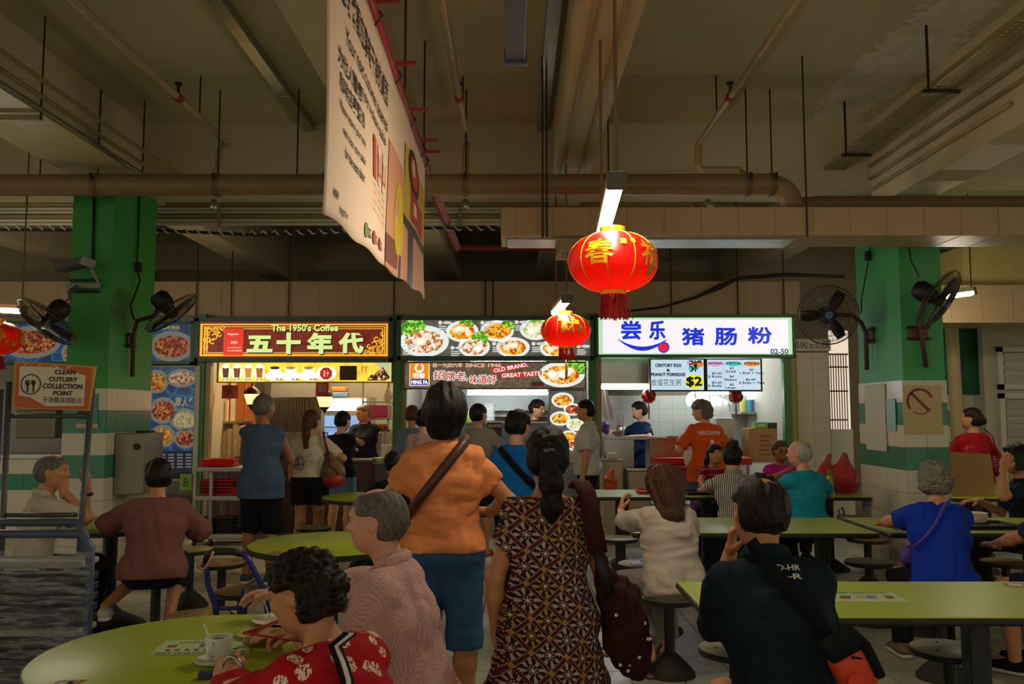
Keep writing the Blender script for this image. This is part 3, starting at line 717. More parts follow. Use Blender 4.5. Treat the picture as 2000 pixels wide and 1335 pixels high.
# metal trunking on the slab
for lab, x in (('shiny metal cable trunking on the ceiling left of the banner', -1.96), ('metal cable trunking along the centre beam', .27)):
    r_ = thing('trunking', lab, 'trunking', (x, 3, 4.25)); MB().box2((x-.05, -1.4, 4.22), (x+.05, 7.9, 4.3)).build('channel', GALV, r_, bev=.004)
    for y in (2.4, 4.8, 7.0): MB().box2((x-.054, y, 4.214), (x+.054, y+.05, 4.25)).build('joint_cover', STEEL, r_)
for x, side_ in ((.42, 'left'), (.58, 'right')): # two conduits on the underside of the centre beam
    tag(MB().cyl((x, -1.4, 3.625), (x, 7.85, 3.625), .016, 6).build('beam_conduit', PIPE, None, True), '%s of the two slim conduits under the centre beam' % side_, 'conduit', 'conduits under the centre beam')

# --- ducts
def duct(label, a, b, seam, ym=None, mat_=CREAM, below=None):
    r_ = thing('air_duct', label, 'duct', ((a[0]+b[0])/2, a[1], a[2])); MB().box2(a, b).build('duct_body', mat_, r_, bev=.006)
    x = a[0]+seam*.4
    while x < b[0]:
        MB().box2((x, a[1]-.003, a[2]-.003), (x+.007, b[1]+.003, b[2]+.003)).build('seam', mat('duct_seam', '#957d59', .5), r_); x += seam
    return r_
a = W(978, 460, 6.4); z0 = a.z; z1 = W(978, 404, 6.4).z
r_ = duct('cream air duct crossing in front of the right column', (a.x, 6.4, z0), (7.9, 6.86, z1), .285)
MB().box2((a.x+.05, 6.5, z0-.012), (2.2, 6.84, z0-.001)).build('duct_underside', GALV, r_)
for px in (1060, 1068, 1575): hang(r_, W(px, 430, 6.38).x, 6.37, z0-.02, 4.3)
x = W(1100, 490, 6.6).x; MB().box2((x-.05, 6.5, z0-.11), (x+.28, 6.86, z0-.012)).build('vent_box', CREAM, r_)
for i in range(9): MB().box((x+.0+.03*i, 6.64, z0-.113), (.014, .2, .006)).build('vent_slat', CABLE, r_)
z0, z1 = W(600, 617, 11.0).z, W(600, 549, 11.0).z
r_ = duct('long cream air duct running above the stall signs', (-10.9, 11.0, z0), (3.75, 11.6, z1), .43)
for px in (165, 385, 453, 565, 770, 948, 963, 1200, 1310, 1440, 1530): hang(r_, W(px, 560, 10.97).x, 10.96, z0, 4.3, .009)
MB().tube([W(1185, 612, 10.9), W(1290, 600, 10.9), W(1360, 580, 10.9), W(1405, 560, 10.9), W(1440, 543, 10.85), W(1540, 536, 10.6), W(1650, 540, 10.2)], [.012, .014, .018, .035, .022, .025, .02], 8).build('cable_bundle', CABLE, r_, True)
z0, z1 = W(1900, 630, 8.9).z, W(1900, 556, 8.9).z
r_ = duct('cream air duct above the louvred door on the right', (W(1832, 600, 8.9).x, 8.9, z0), (7.9, 9.5, z1), .33)
MB().box2((W(1880, 500, 9.3).x, 9.3, W(1880, 560, 9.3).z), (7.9, 9.9, W(1880, 480, 9.3).z)).build('duct_upper', mat('duct_yellow', '#b7a560', .5), r_)

# --- right hand back wall, window, tiled stretch and louvred door
BY = 11.0
wr = struct(MB().box2((W(1553, 700, BY).x, BY, 0), (W(1619, 700, BY).x, BY+.2, 2.75)).build('wall_right', mat('tile_backing', '#6f6a58', .8)))
x0 = W(1553, 700, BY).x; tm_ = {}
TB = mat('tile_buff', '#b6ab92', .3, var=.08)
for i in range(2):
    for j in range(11):
        o = MB().box((0, 0, 0), (.207, .012, .207)).build('tile', TB) if not tm_ else bpy.data.objects.new('tile', tm_['m'])
        if not tm_: tm_['m'] = o.data
        else: col.objects.link(o)
        o.parent = wr; o.location = (x0+.21*(i+.5)+.01, BY-.003, .105+.21*j)
r_ = thing('wall_sign', 'cream unit number board beside the white stall sign', 'sign', (x0, BY-.02, 2.4))
MB().box2((W(1549, 662, BY-.03).x, BY-.03, W(1549, 685, BY).z), (W(1622, 662, BY-.03).x, BY-.012, W(1549, 662, BY).z)).build('board', TB, r_)
Face(r_, BY-.031).text('lettering', '02-042 to 02-050', 1551, 667, 1619, 680, mat('ink_green', '#3f4a34'), 1, .012)
# window with a rusty grille, daylight behind
wn_ = struct(MB().box2((W(1617, 660, 11.3).x, 11.3, .0), (W(1660, 660, 11.3).x, 11.35, W(1617, 838, 11.3).z)).build('window_1', TW))
MB().box2((W(1612, 660, 11.6).x, 11.62, W(1617, 838, 11.6).z), (W(1657, 650, 11.6).x, 11.64, W(1617, 645, 11.6).z)).build('daylight_pane', glow('daylight_pane', '#fbe6cf', .8), wn_)
GR = mat('grille_rust', '#7c4a33', .6)
for i in range(7): x = W(1622+5*i, 700, 11.32).x; MB().cyl((x, 11.32, W(0, 838, 11.3).z), (x, 11.32, W(0, 690, 11.3).z), .007, 6).build('grille_bar', GR, wn_)
for py in (690, 715, 762, 818): MB().box2((W(1618, py, 11.32).x, 11.31, W(0, py+3, 11.3).z), (W(1656, py, 11.32).x, 11.33, W(0, py, 11.3).z)).build('grille_rail', GR, wn_)
# painted wall right of the column with a green tile band
YR = 10.6
XW = W(1836, 700, YR).x
w2 = struct(MB().box2((XW, YR, 0), (W(1950, 700, YR).x, YR+.2, 3.6)).build('wall_right_green', mat('wall_green', '#23603f', .6)))
q = {}
for j in range(9):
    for i in range(2):
        m = TG if j in (5, 7) else TW
        if m.name not in q: o = MB().box((0, 0, 0), (.397, .014, .19)).build('tile', m); q[m.name] = o.data
        else: o = bpy.data.objects.new('tile', q[m.name]); col.objects.link(o)
        o.parent = w2; o.location = (XW+.2+.4*i, YR-.004, .097+.195*j)
r_ = tag(MB().cyl((W(1868, 700, 10.3).x, 10.3, 0), (W(1860, 700, 10.3).x, 10.3, 2.95), .075, 14).build('downpipe', PIPE, None, True, auto=40), 'cream vertical downpipe behind the right column', 'pipe')
DY = 10.3; x0 = W(1920, 700, DY).x; WHD = mat('door_paint', '#b8b3a2', .5)
d = struct(MB().box2((x0, DY, 0), (7.9, DY+.1, 3.0)).build('door_1', mat('door_surround', '#a39d8a', .6)))
x1 = W(1945, 700, DY).x
for z0, z1 in ((W(0, 880, DY).z-.9, W(0, 768, DY).z), (W(0, 760, DY).z, W(0, 678, DY).z)):
    for a_, b_ in (((x1, z0), (x1+.06, z1)), ((x1, z0), (7.2, z0+.06)), ((x1, z1-.06), (7.2, z1))): MB().box2((a_[0], DY-.05, a_[1]), (b_[0], DY, b_[1])).build('door_frame', WHD, d)
    z = z0+.08
    while z < z1-.07:
        MB().box(((x1+7.2)/2+.03, DY-.025, z), (7.2-x1-.1, .012, .075), Matrix.Rotation(R(35), 3, 'X')).build('louvre_slat', WHD, d); z += .085 if z0 < 1.6 else .11
# ------------------------------------------------------------------ lamps, lanterns, banner, fans
TUBE = glow('lamp_tube', '#fff0d4', 112.0); HOUS = mat('lamp_housing', '#c8bda4', .5); HOUSD = mat('lamp_housing_dark', '#3a4048', .5)
def tube_lamp(label, a, b, lit=True, w=.075, rods=True, z_top=4.3, group='tube lamps'):
    a, b = Vector(a), Vector(b); r_ = thing('tube_lamp', label, 'lamp', tuple((a+b)/2), 0, group); d = (b-a).normalized(); s = Vector((-d.y, d.x, 0)).normalized(); u = s.cross(d)*-1
    if u.z < 0: u = -u
    M = Matrix((s, d, u)).transposed(); c = (a+b)/2; L = (b-a).length
    MB().box(c+u*.03, (w, L, .04), M).build('housing', HOUS if lit else HOUSD, r_, bev=.006)
    if lit: MB().tube([a+d*.04, b-d*.04], w*.4, 10).build('tube', TUBE, r_, True, auto=50)
    else: MB().box(c, (w*.95, L*.98, .02), M).build('cover', HOUSD, r_, bev=.004)
    for p, q in ((a, d), (b, -d)): MB().box(p+q*.012+u*.01, (w*1.15, .03, .075), M).build('end_cap', HOUSD if not lit else mat('lamp_cap', '#5a5348', .5), r_, bev=.008)
    if rods:
        for p, q in ((a, d), (b, -d)): MB().cyl(p+q*.03+u*.04, (p.x+q.x*.03, p.y+q.y*.03, z_top), .008, 6).build('suspension_rod', PIPED, r_)
    return r_
p = W(1205, 356, 3.45)
tube_lamp('lit tube lamp hanging over the large red lantern', p, (p.x+.06, 4.65, p.z), z_top=3.64)
p2_ = W(1108, 585, 7.0); tube_lamp('short lit tube lamp over the small centre lantern', (p2_.x, 7.0, p2_.z), (p2_.x-.06, 7.75, p2_.z-.02), w=.085)
p = W(20, 606, 7.4); tube_lamp('lit tube lamp at the far left behind the fan', (p.x-.9, 7.4, p.z+.05), (p.x+.13, 7.4, p.z))
p = W(1905, 570, 8.0); tube_lamp('lit tube lamp behind the fan on the right', (p.x, 8.0, p.z), (p.x-.85, 8.15, p.z-.1))
p = W(1007, 118, 3.45); tube_lamp('unlit dark tube lamp at the top of the hall', (p.x, 3.45, p.z), (p.x, 2.2, p.z), lit=False, w=.085, z_top=4.3)

RED = None
def lantern_mat():
    t = NT('lantern_red'); n = t.noise(t.coord(), 9, 3); c = t.mix(n.outputs[0], lin('#b80d08'), lin('#e41a0e')); t.done(c, .38)
    tr_ = t.n('ShaderNodeBsdfTranslucent'); t.l(c, tr_.inputs[0]); mx = t.n('ShaderNodeMixShader'); mx.inputs[0].default_value = .45
    out = t.t.nodes['Material Output']; t.l(t.b.outputs[0], mx.inputs[1]); t.l(tr_.outputs[0], mx.inputs[2]); t.l(mx.outputs[0], out.inputs[0]); return t.m
RED = lantern_mat(); GOLD = mat('lantern_gold', '#d9a11e', .35, .35, var=.3, scale=20); TAS = mat('tassel_red', '#a3120f', .7, var=.25, scale=40)
def lantern(label, c, R_=.215, hz=.145, rot=0, fringe=.115, tail=False, chars='春福'):
    c = Vector(c); r_ = thing('lantern', label, 'lantern', tuple(c), 0, 'red paper lanterns'); n = 40; prof = [(R_*math.cos(R(a))**.85, hz*math.sin(R(a))) for a in range(-72, 73, 8)]
    mb = MB(); vs_ = []
    for r, z in prof:
        for k in range(n):
            a = 2*math.pi*k/n; rr = r*(1-.018*abs(math.cos(a*5))**6); vs_.append(c+Vector((rr*math.cos(a), rr*math.sin(a), z)))
    m = len(prof); mb.add(vs_, [(i*n+k, i*n+(k+1) % n, (i+1)*n+(k+1) % n, (i+1)*n+k) for i in range(m-1) for k in range(n)]); mb.build('shade', RED, r_, True)
    def surf(a, z, o=.004):
        q = min(.999, abs(z)/hz); r = R_*(1-q*q)**.425; a += R(rot)
        return c+Vector(((r+o)*math.cos(a), (r+o)*math.sin(a), z))
    for k in range(10): MB().tube([surf(k*math.pi/5, z, .0) for z in [hz*math.sin(R(t)) for t in range(-70, 71, 10)]], .0028, 5).build('rib', GOLD, r_, True)
    zt = hz*math.sin(R(72)); rc = .062
    MB().lathe([(rc-.006, zt-.01), (rc, zt-.01), (rc+.002, zt+.03), (rc-.004, zt+.03)], 24, c, cap=False).build('top_ring', GOLD, r_, True, auto=40)
    MB().lathe([(rc-.006, -zt+.01), (rc, -zt+.01), (rc+.001, -zt-.02), (rc-.004, -zt-.02)], 24, c, cap=False).build('bottom_ring', GOLD, r_, True, auto=40)
    def wrap(name, vf, a0, z0, sc):
        v, f = vf; xs = [q[0] for q in v]; ys = [q[1] for q in v]; mx, my = (min(xs)+max(xs))/2, (min(ys)+max(ys))/2; hh = max(ys)-min(ys)
        MB().add([surf(a0+(q[0]-mx)/hh*sc/R_, z0+(q[1]-my)/hh*sc*.9, .006) for q in v], f).build(name, GOLD, r_)
    for i, ch in enumerate(chars):
        for k in range(2): wrap('gold_character', text_mb(ch, .02), R(-118+i*72+k*180), .02, .135)
    rn = random.Random(len(label))
    for k in range(16):
        a0 = R(rn.uniform(0, 360)); z0 = rn.uniform(-.06, .1); q = .014+rn.random()*.016; v = [(math.cos(t*.785)*(1 if t % 2 else .7), math.sin(t*.785)*(1 if t % 2 else .7)) for t in range(8)]; wrap('gold_motif', (v, [tuple(range(8))]), a0, z0, q*1.6)
    fr = MB(); z0 = -zt-.018
    for k in range(110):
        a = rn.uniform(0, 6.283); rr = rc*rn.uniform(.8, 1); sw_ = rn.uniform(-.012, .03); L = fringe*rn.uniform(.85, 1.05); p0 = c+Vector((rr*math.cos(a), rr*math.sin(a), z0))
        fr.tube([p0, p0+Vector((sw_*.4, rn.uniform(-.005, .005), -L*.5)), p0+Vector((sw_, rn.uniform(-.01, .01), -L))], .0026, 3, False)
    tag(fr.build('fringe', TAS, r_), kind='stuff')
    if tail: MB().tube([c+Vector((0, 0, z0-.1)), c+Vector((.005, 0, z0-.2)), c+Vector((0, 0, z0-.27))], [.006, .014, .008], 8).build('tail_tassel', GOLD, r_, True)
    MB().tube([c+Vector((0, 0, zt+.02)), c+Vector((-.01, .02, zt+.1)), c+Vector((-.012, .03, zt+.16))], .003, 5).build('hanging_cord', TAS, r_)
    return r_
lantern('large red lantern with gold characters hanging nearest the camera', W(1197, 512, 4.0), rot=4)
lantern('small red lantern hanging in front of the noodle sign', W(1105, 645, 7.35), rot=30, fringe=.1, tail=True, chars='财源')
lantern('red lantern half cut off by the left edge', W(-8, 660, 7.2), rot=60, fringe=.11)

# --- banner hanging edge-on along the hall
BX, Y0, Y1 = -.665, 2.9, 6.2
zt = lambda y: 3.42-.045*(y-2.9)/3.3
zb_ = lambda y: 2.235+.145*(y-2.9)/3.3
zb = 2.3
def bsurf(u, v, o=0.0):
    y = Y0+(Y1-Y0)*u; z = zb_(y)+(zt(y)-zb_(y))*v
    bl = .010*math.sin(u*9+v*2)*(1-v)+.005*math.sin(u*23+v*5)*(1-v*.6)+.008*math.sin(v*3.1)*math.sin(u*5)
    if v < .03: z += .008*math.sin(u*31)
    return Vector((BX+bl+o, y, z))
bn = thing('banner', 'large pink printed banner hung edge-on from a red rail', 'banner', (BX, 4.5, zb))
t = NT('banner_cloth'); n = t.noise(t.coord(), 4, 4); n2 = t.noise(t.coord(), 30, 3); t.bump(n.outputs[0], .35, .03); BCL = t.done(t.mix(n2.outputs[0], lin('#d8bda2'), lin('#e6cdb4')), .75)
ob = MB().grid(lambda u, v: bsurf(u, v), 90, 24).build('cloth', BCL, bn, True); m_ = ob.modifiers.new('thick', 'SOLIDIFY'); m_.thickness = .004
MB().cyl((BX-.01, Y0-.6, zt(Y0-.6)+.05), (BX-.01, Y1+.25, zt(Y1+.25)+.04), .03, 10).build('rail', REDP, bn, True)
for y in (3.3, 3.9, 4.6, 5.3, 5.9, 6.15): MB().box((BX+.05, y, zt(y)+.1), (.13, .02, .02)).build('rail_hook', REDP, bn); MB().tube([(BX, y, zt(y)-.02), (BX+.035, y, zt(y)+.03), (BX, y, zt(y)+.08)], .005, 5).build('tie', ROD, bn)
for y in (3.6, 5.0, 6.1): MB().cyl((BX, y, zt(y)+.05), (BX, y, 4.3), .007, 6).build('hanger_rod', ROD, bn)
INK = mat('banner_ink', '#2a2620', .8); ORA = mat('banner_orange', '#c0461a', .7); YEL = mat('banner_yellow', '#c9ae1e', .7); PNK = mat('banner_pink', '#c98f6a', .7); MAR = mat('banner_maroon', '#7c4136', .7)
def bprint(name, v, f, u0, v0, u1, v1, m, o=.004):
    xs = [q[0] for q in v]; ys = [q[1] for q in v]; ax, bx, ay, by = min(xs), max(xs), min(ys), max(ys)
    MB().add([bsurf(u0+(q[0]-ax)/(bx-ax)*(u1-u0), v0+(q[1]-ay)/(by-ay)*(v1-v0), o) for q in v], f).build(name, m, bn)
def bgrid(name, u0, v0, u1, v1, m, o=.004, nu=12, nv=10): MB().grid(lambda a, b: bsurf(u0+(u1-u0)*a, v0+(v1-v0)*b, o), nu, nv).build(name, m, bn, True)
def bell(name, cu, cv, ru, rv, m, o=.005, n=28): MB().add([bsurf(cu+ru*math.cos(k*6.283/n), cv+rv*math.sin(k*6.283/n), o) for k in range(n)], [tuple(range(n))]).build(name, m, bn)
for s_, u0, v0, u1, v1 in (('每位食客都应享有干净的桌面', .03, .74, .42, .87), ('Your next customer deserves', .09, .63, .42, .69), ('to enjoy a clean table', .13, .54, .41, .6), ('为他人着想', .05, .52, .19, .585), ('咖啡店更整洁', .06, .44, .21, .505), ('Please return your tray', .06, .37, .22, .41), ('and clear your table', .08, .3, .22, .34), ('for the next diner', .09, .24, .22, .28), ('www', .03, .07, .055, .1), ('together', .06, .03, .11, .065)):
    bprint('lettering', *text_mb(s_, .012), u0, v0, u1, v1, INK)
for u in (.285, .335, .385):
    bgrid('icon_panel', u, .32, u+.03, .5, ORA if u < .3 else BCL, .0045, 2, 4)
    if u > .3: bprint('icon', *text_mb('凵', .03), u+.003, .35, u+.028, .46, ORA, .006)
    for v in (.28, .245, .21, .175): bprint('lettering', *text_mb('clear up', .01), u, v, u+.032, v+.02, ORA)
for u, m in ((.24, mat('logo_green', '#5f8a3a')), (.3, mat('logo_red', '#a33a30')), (.36, mat('logo_red', '#a33a30'))): bell('logo', u, .07, .012, .03, m); bprint('lettering', *text_mb('SG', .02), u+.015, .05, u+.034, .09, INK)
CHA = mat('banner_charcoal', '#2e2a26'); STW = mat('banner_straw', '#bfa23a', .7)
bgrid('picture_panel', .44, .0, .995, .62, PNK, .0045, 20, 12); bgrid('picture_dark_panel', .44, .03, .56, .17, MAR, .0055)
bell('yellow_spoon', .57, .3, .06, .2, YEL, .0065); bgrid('spoon_handle', .575, .0, .595, .12, CHA, .0065, 2, 6)
bgrid('picture_table', .64, .36, .99, .8, STW, .006, 16, 12); bgrid('picture_edge', .62, .32, .99, .38, CHA, .007, 16, 3); bgrid('picture_leg', .7, .0, .76, .34, CHA, .0075, 4, 10)
bell('picture_plate', .78, .72, .1, .14, CHA, .0085); bell('picture_food', .78, .73, .075, .1, ORA, .0095); bell('picture_rice', .76, .75, .03, .05, BCL, .0105); bgrid('picture_tray', .72, .4, .95, .6, mat('banner_red', '#b03a28'), .0085); bgrid('picture_card', .76, .46, .82, .54, mat('banner_paper', '#d8d0bc'), .0095); bell('picture_cup', .88, .52, .035, .07, ORA, .0095)

# --- cage fans
FBLK = mat('fan_black', '#1a1815', .5, .3); FWIRE = mat('fan_wire', '#4a4438', .45, .5); FARM = mat('fan_arm', '#4f2e26', .5)
def fan(label, c, nrm, path, plate=None, r=.27, arm_m=None):
    c = Vector(c); n_ = Vector(nrm).normalized(); u = n_.cross(Vector((0, 0, 1))).normalized(); w = u.cross(n_); r_ = thing('wall_fan', label, 'fan', tuple(c), 0, 'column fans')
    L = lambda a, b, d: c+u*a+w*b+n_*d
    def cage(d0, d1, name, kn):
        mb = MB()
        for k in range(kn):
            a = 2*math.pi*k/kn; mb.tube([L(q*r*math.cos(a), q*r*math.sin(a), d0+(d1-d0)*math.sqrt(max(0, 1-q*q*.96))) for q in (.12, .45, .75, .93, 1.0)], .0016, 3, False)
        for q in (.18, .45, .72, .9): mb.tube([L(q*r*math.cos(t*.2856), q*r*math.sin(t*.2856), d0+(d1-d0)*math.sqrt(max(0, 1-q*q*.96))) for t in range(23)], .0018, 3, False)
        tag(mb.build(name, FWIRE, r_), kind='stuff')
    cage(.0, .085, 'front_cage', 84); cage(.0, -.07, 'rear_cage', 36)
    MB().tube([L(r*math.cos(t*.2094), r*math.sin(t*.2094), 0) for t in range(31)], .006, 6).build('cage_rim', FWIRE, r_, True)
    M3 = Matrix((u, w, n_)).transposed()
    for k in range(3):
        a = 2*math.pi*k/3; vs_ = []
        for i in range(7):
            q = .05+.19*i/6; wd = .055+.05*math.sin(i/6*2.6)
            for s_ in (-1, 1): b = a+s_*wd/max(q, .09)*.5; vs_.append(L(q*math.cos(b), q*math.sin(b), s_*.018+.01))
        mb = MB().add(vs_, [(2*i, 2*i+1, 2*i+3, 2*i+2) for i in range(6)]); bo = mb.build('blade', FBLK, r_, True); so = bo.modifiers.new('t', 'SOLIDIFY'); so.thickness = .003
    MB().lathe([(.02, .05), (.045, .045), (.05, 0), (.06, -.05), (.085, -.09), (.085, -.17), (.06, -.21), (.01, -.215)], 18, c, M3).build('motor', FBLK, r_, True, auto=40)
    MB().lathe([(.001, .095), (.035, .092), (.035, .085)], 14, c, M3).build('badge', mat('fan_badge', '#2f5f86'), r_)
    MB().tube([L(0, 0, -.15)]+[Vector(q) for q in path], .021, 8).build('arm', arm_m or FARM, r_, True)
    if plate:
        pc, ps = plate; MB().box(pc, ps).build('bracket', BRACK, r_, bev=.01)
        for dz in (-.05, .05): MB().box((pc[0], pc[1], pc[2]+dz), (ps[0]+.03, ps[1]+.03, .02)).build('clamp', ROD, r_)
    return r_
X = 3.36
c = W(1617, 615, 7.75); fan('cage fan on the left face of the right column', c, (-.25, -1, -.12), [(3.2, 7.95, c.z+.02), (X-.06, 8.0, W(0, 630, 8).z), (X-.02, 8.0, W(0, 650, 8).z), (X-.02, 8.0, W(0, 722, 8).z)], ((3.385, 8.0, W(0, 655, 8).z), (.02, .12, .16)))
c = W(1832, 585, 6.95); xb = W(1797, 650, 7.36).x; fan('cage fan tilted on the front of the right column', c, (.62, -.5, -.55), [(xb+.02, 7.25, c.z+.12), (xb, 7.33, c.z-.1), (xb, 7.34, W(0, 640, 7.34).z), (xb+.03, 7.34, W(0, 718, 7.34).z)], ((xb, 7.385, W(0, 650, 7.36).z), (.16, .02, .13)))
X = -3.52; c = W(335, 610, 7.6); fan('cage fan on the right face of the left column', c, (.55, .25, -.75), [(-3.3, 7.7, c.z-.02), (X+.04, 7.75, c.z-.06), (X, 7.78, W(0, 655, 7.8).z), (X, 7.78, W(0, 735, 7.8).z)], ((-3.545, 7.78, W(0, 665, 7.8).z), (.02, .12, .14)))
MB_r = [o for o in bpy.data.objects if o.name.startswith('wall_fan')][-1]
c = W(92, 628, 7.0); xb = W(160, 560, 7.36).x; fan('cage fan tipped down left of the left column', c, (-.45, -.45, -.8), [c+Vector((.12, .12, .2)), (W(135, 570, 7.2).x, 7.2, W(135, 570, 7.2).z), (W(150, 560, 7.37).x, 7.37, W(150, 560, 7.37).z)], ((W(165, 558, 7.39).x, 7.39, W(165, 558, 7.39).z), (.22, .015, .03)), arm_m=STEEL)
# floodlight on the left column, cables and sockets on both columns
r_ = thing('floodlight', 'grey floodlight on a bracket high on the left column', 'lamp', tuple(W(140, 520, 7.2)))
MB().box(W(140, 517, 7.15), (.26, .16, .07), Matrix.Rotation(R(-12), 3, 'Y')).build('lamp_body', mat('flood_grey', '#4a4a44', .5), r_, bev=.01)
MB().box(W(172, 512, 7.15), (.05, .17, .075), Matrix.Rotation(R(25), 3, 'Y')).build('lamp_end', mat('flood_pale', '#8d8b7e', .5), r_, bev=.008)
MB().tube([W(178, 525, 7.2), W(192, 552, 7.3)], .012, 6).build('bracket_arm', mat('flood_pale', '#8d8b7e', .5), r_); MB().box2(W(128, 553, 7.37), tuple(Vector(W(195, 562, 7.37))+Vector((0, .02, 0)))).build('bracket', mat('flood_pale', '#8d8b7e', .5), r_)
def cable(label, pts, r=.008, m=CABLE, box=None):
    r_ = thing('cable', label, 'cable', tuple(pts[0])); MB().tube(pts, r, 6).build('wire', m, r_, True)
    if box: MB().box(box, (.05, .05, .09)).build('socket_box', CABLE, r_, bev=.006)
    return r_
xw = -3.545
cable('black cable running down the right face of the left column', [(xw, 7.85, 3.6), (xw, 7.85, W(0, 525, 7.85).z), (xw+.02, 7.88, W(0, 545, 7.85).z), (xw+.03, 7.75, W(0, 580, 7.8).z), (xw+.02, 7.7, W(0, 600, 7.8).z), (xw+.03, 7.76, W(0, 625, 7.8).z)], .009, box=(xw+.02, 7.85, W(0, 522, 7.85).z))
cable('black cable down the front face of the left column', [(W(183, 400, 7.39).x, 7.39, 3.5), (W(181, 500, 7.39).x, 7.39, W(0, 520, 7.39).z)], .012)
xw = 3.385
cable('black cable down the left face of the right column', [(xw, 7.95, 3.2), (xw, 7.95, W(0, 498, 7.95).z), (xw-.02, 8.02, W(0, 540, 8).z), (xw-.03, 8.1, W(0, 580, 8).z), (xw-.06, 8.05, W(0, 610, 8).z)], .007, box=(xw-.02, 7.95, W(0, 500, 7.95).z))
cable('thin black cable down the front of the right column', [(W(1775, 480, 7.39).x, 7.39, W(0, 480, 7.39).z), (W(1778, 510, 7.38).x, 7.37, W(0, 510, 7.38).z), (W(1790, 540, 7.3).x, 7.25, W(0, 542, 7.3).z)], .006)

# ------------------------------------------------------------------ tables and stools
t = NT('table_green'); co = t.coord(); n = t.noise(co, 7, 5, .6); n2 = t.noise(co, 60, 3); LG = t.done(t.mix(n.outputs[0], lin('#8ba01a'), lin('#a6b82a')), t.math('MULTIPLY_ADD', n2.outputs[0], .2, .28))
RIM = mat('table_rim', '#14130f', .5); LEG = mat('leg_black', '#121110', .45, var=.2, scale=20); BASE = mat('base_black', '#191714', .7, var=.35, scale=40, bump=.3, bscale=120)
STOP = [mat('stool_seat_grey', '#9a9a78', .4, var=.12), mat('stool_seat_wood', '#8f7746', .4, var=.15), mat('stool_seat_olive', '#8b8a4c', .4, var=.12)]
def disc(r, z0, z1, n=48): return MB().lathe([(r-.004, z0), (r, z0+.004), (r, z1-.002), (r-.003, z1)], n)
def round_table(label, x, y, r=.5):
    q = thing('round_table', label, 'table', (x, y, 0), 0, 'round green tables')
    disc(r, .705, .736).build('rim', RIM, q, True, world=False, auto=40); disc(r-.004, .734, .741).build('tabletop', LG, q, True, world=False, auto=40)
    MB().cyl((0, 0, .05), (0, 0, .706), .05, 16).build('pedestal', LEG, q, True, world=False, auto=40); MB().lathe([(.27, 0), (.25, .03), (.1, .11), (.055, .16)], 24).build('base', BASE, q, True, world=False, auto=40)
    return q
def rect_table(label, x0, x1, y0, y1, legs):
    q = thing('long_table', label, 'table', ((x0+x1)/2, (y0+y1)/2, 0), 0, 'long green tables')
    MB().box2((x0, y0, .705), (x1, y1, .737)).build('rim', RIM, q, bev=.012); MB().box2((x0+.006, y0+.006, .735), (x1-.006, y1-.006, .741)).build('tabletop', LG, q, bev=.003)
    for lx in legs:
        MB().box2((lx-.045, (y0+y1)/2-.045, .03), (lx+.045, (y0+y1)/2+.045, .706)).build('leg', LEG, q, bev=.01); MB().lathe([(.2, 0), (.19, .02), (.09, .09), (.05, .11)], 20, (lx, (y0+y1)/2, 0)).build('base', BASE, q, True, auto=40)
    return q
_st = []
def stool(label, x, y, k=0, z=.45, bolts=True):
    q = thing('stool', label, 'stool', (x, y, 0), rnd.uniform(0, 6.28), 'fixed round stools'); key = k
    if len(_st) <= 0:
        a = disc(.171, z-.03, z-.005, 32).build('seat_edge', RIM, q, True, world=False, auto=40); b = disc(.167, z-.006, z, 32).build('seat', STOP[k], q, True, world=False, auto=40)
        c_ = MB().cyl((0, 0, .04), (0, 0, z-.03), .031, 12).build('post', LEG, q, True, world=False, auto=40); d = MB().lathe([(.15, 0), (.145, .02), (.11, .06), (.035, .13)], 20).build('base', BASE, q, True, world=False, auto=40); _st.append([a, b, c_, d])
        for bx, by in ((.08, .03), (-.06, .06), (-.01, -.09)): _st[0].append(MB().lathe([(.007, z-.001), (.006, z+.003)], 8, (bx, by, 0)).build('bolt', ROD, q, world=False))
    else:
        for o in _st[0]:
            n_ = o.copy(); col.objects.link(n_); n_.parent = q
            if n_.name.split('.')[0] == 'seat': n_.data = o.data.copy(); n_.data.materials[0] = STOP[k]
    return q
T1 = (-1.06, 2.93); T2 = (-1.13, 5.3); T3 = (-1.33, 8.15); T4 = (-2.92, 6.2)
round_table('nearest round lime green table at lower left with coffee cups', *T1, .53)
round_table('round green table behind the nearest one, beside the old man', *T2, .5)
round_table('round green table furthest back, near the coffee counter', *T3, .5)
round_table('round green table beside the left column', *T4, .5)
rect_table('nearest long green table, at lower right', .77, 2.62, 3.4, 4.12, (1.3, 2.0))
rect_table('middle long green table behind the navy shirted man', .79, 2.44, 5.72, 6.55, (1.0, 2.2))
rect_table('middle long green table at the right with a tray', 2.51, 4.3, 5.72, 6.55, (2.9, 3.9))
rect_table('far long green table in front of the tray counter', .75, 2.16, 8.1, 8.85, (1.05, 1.9))
rect_table('far long green table beside the right column', 2.19, 3.39, 8.1, 8.85, (2.5, 3.1))
rect_table('far long green table behind the paper bag on the right', 4.05, 5.9, 8.0, 8.7, (4.5, 5.4))
def pxs(px, py, z=.45):
    Y = 1650*(1.55-z)/(py-802); return ((px-1004)*Y/1650, Y)
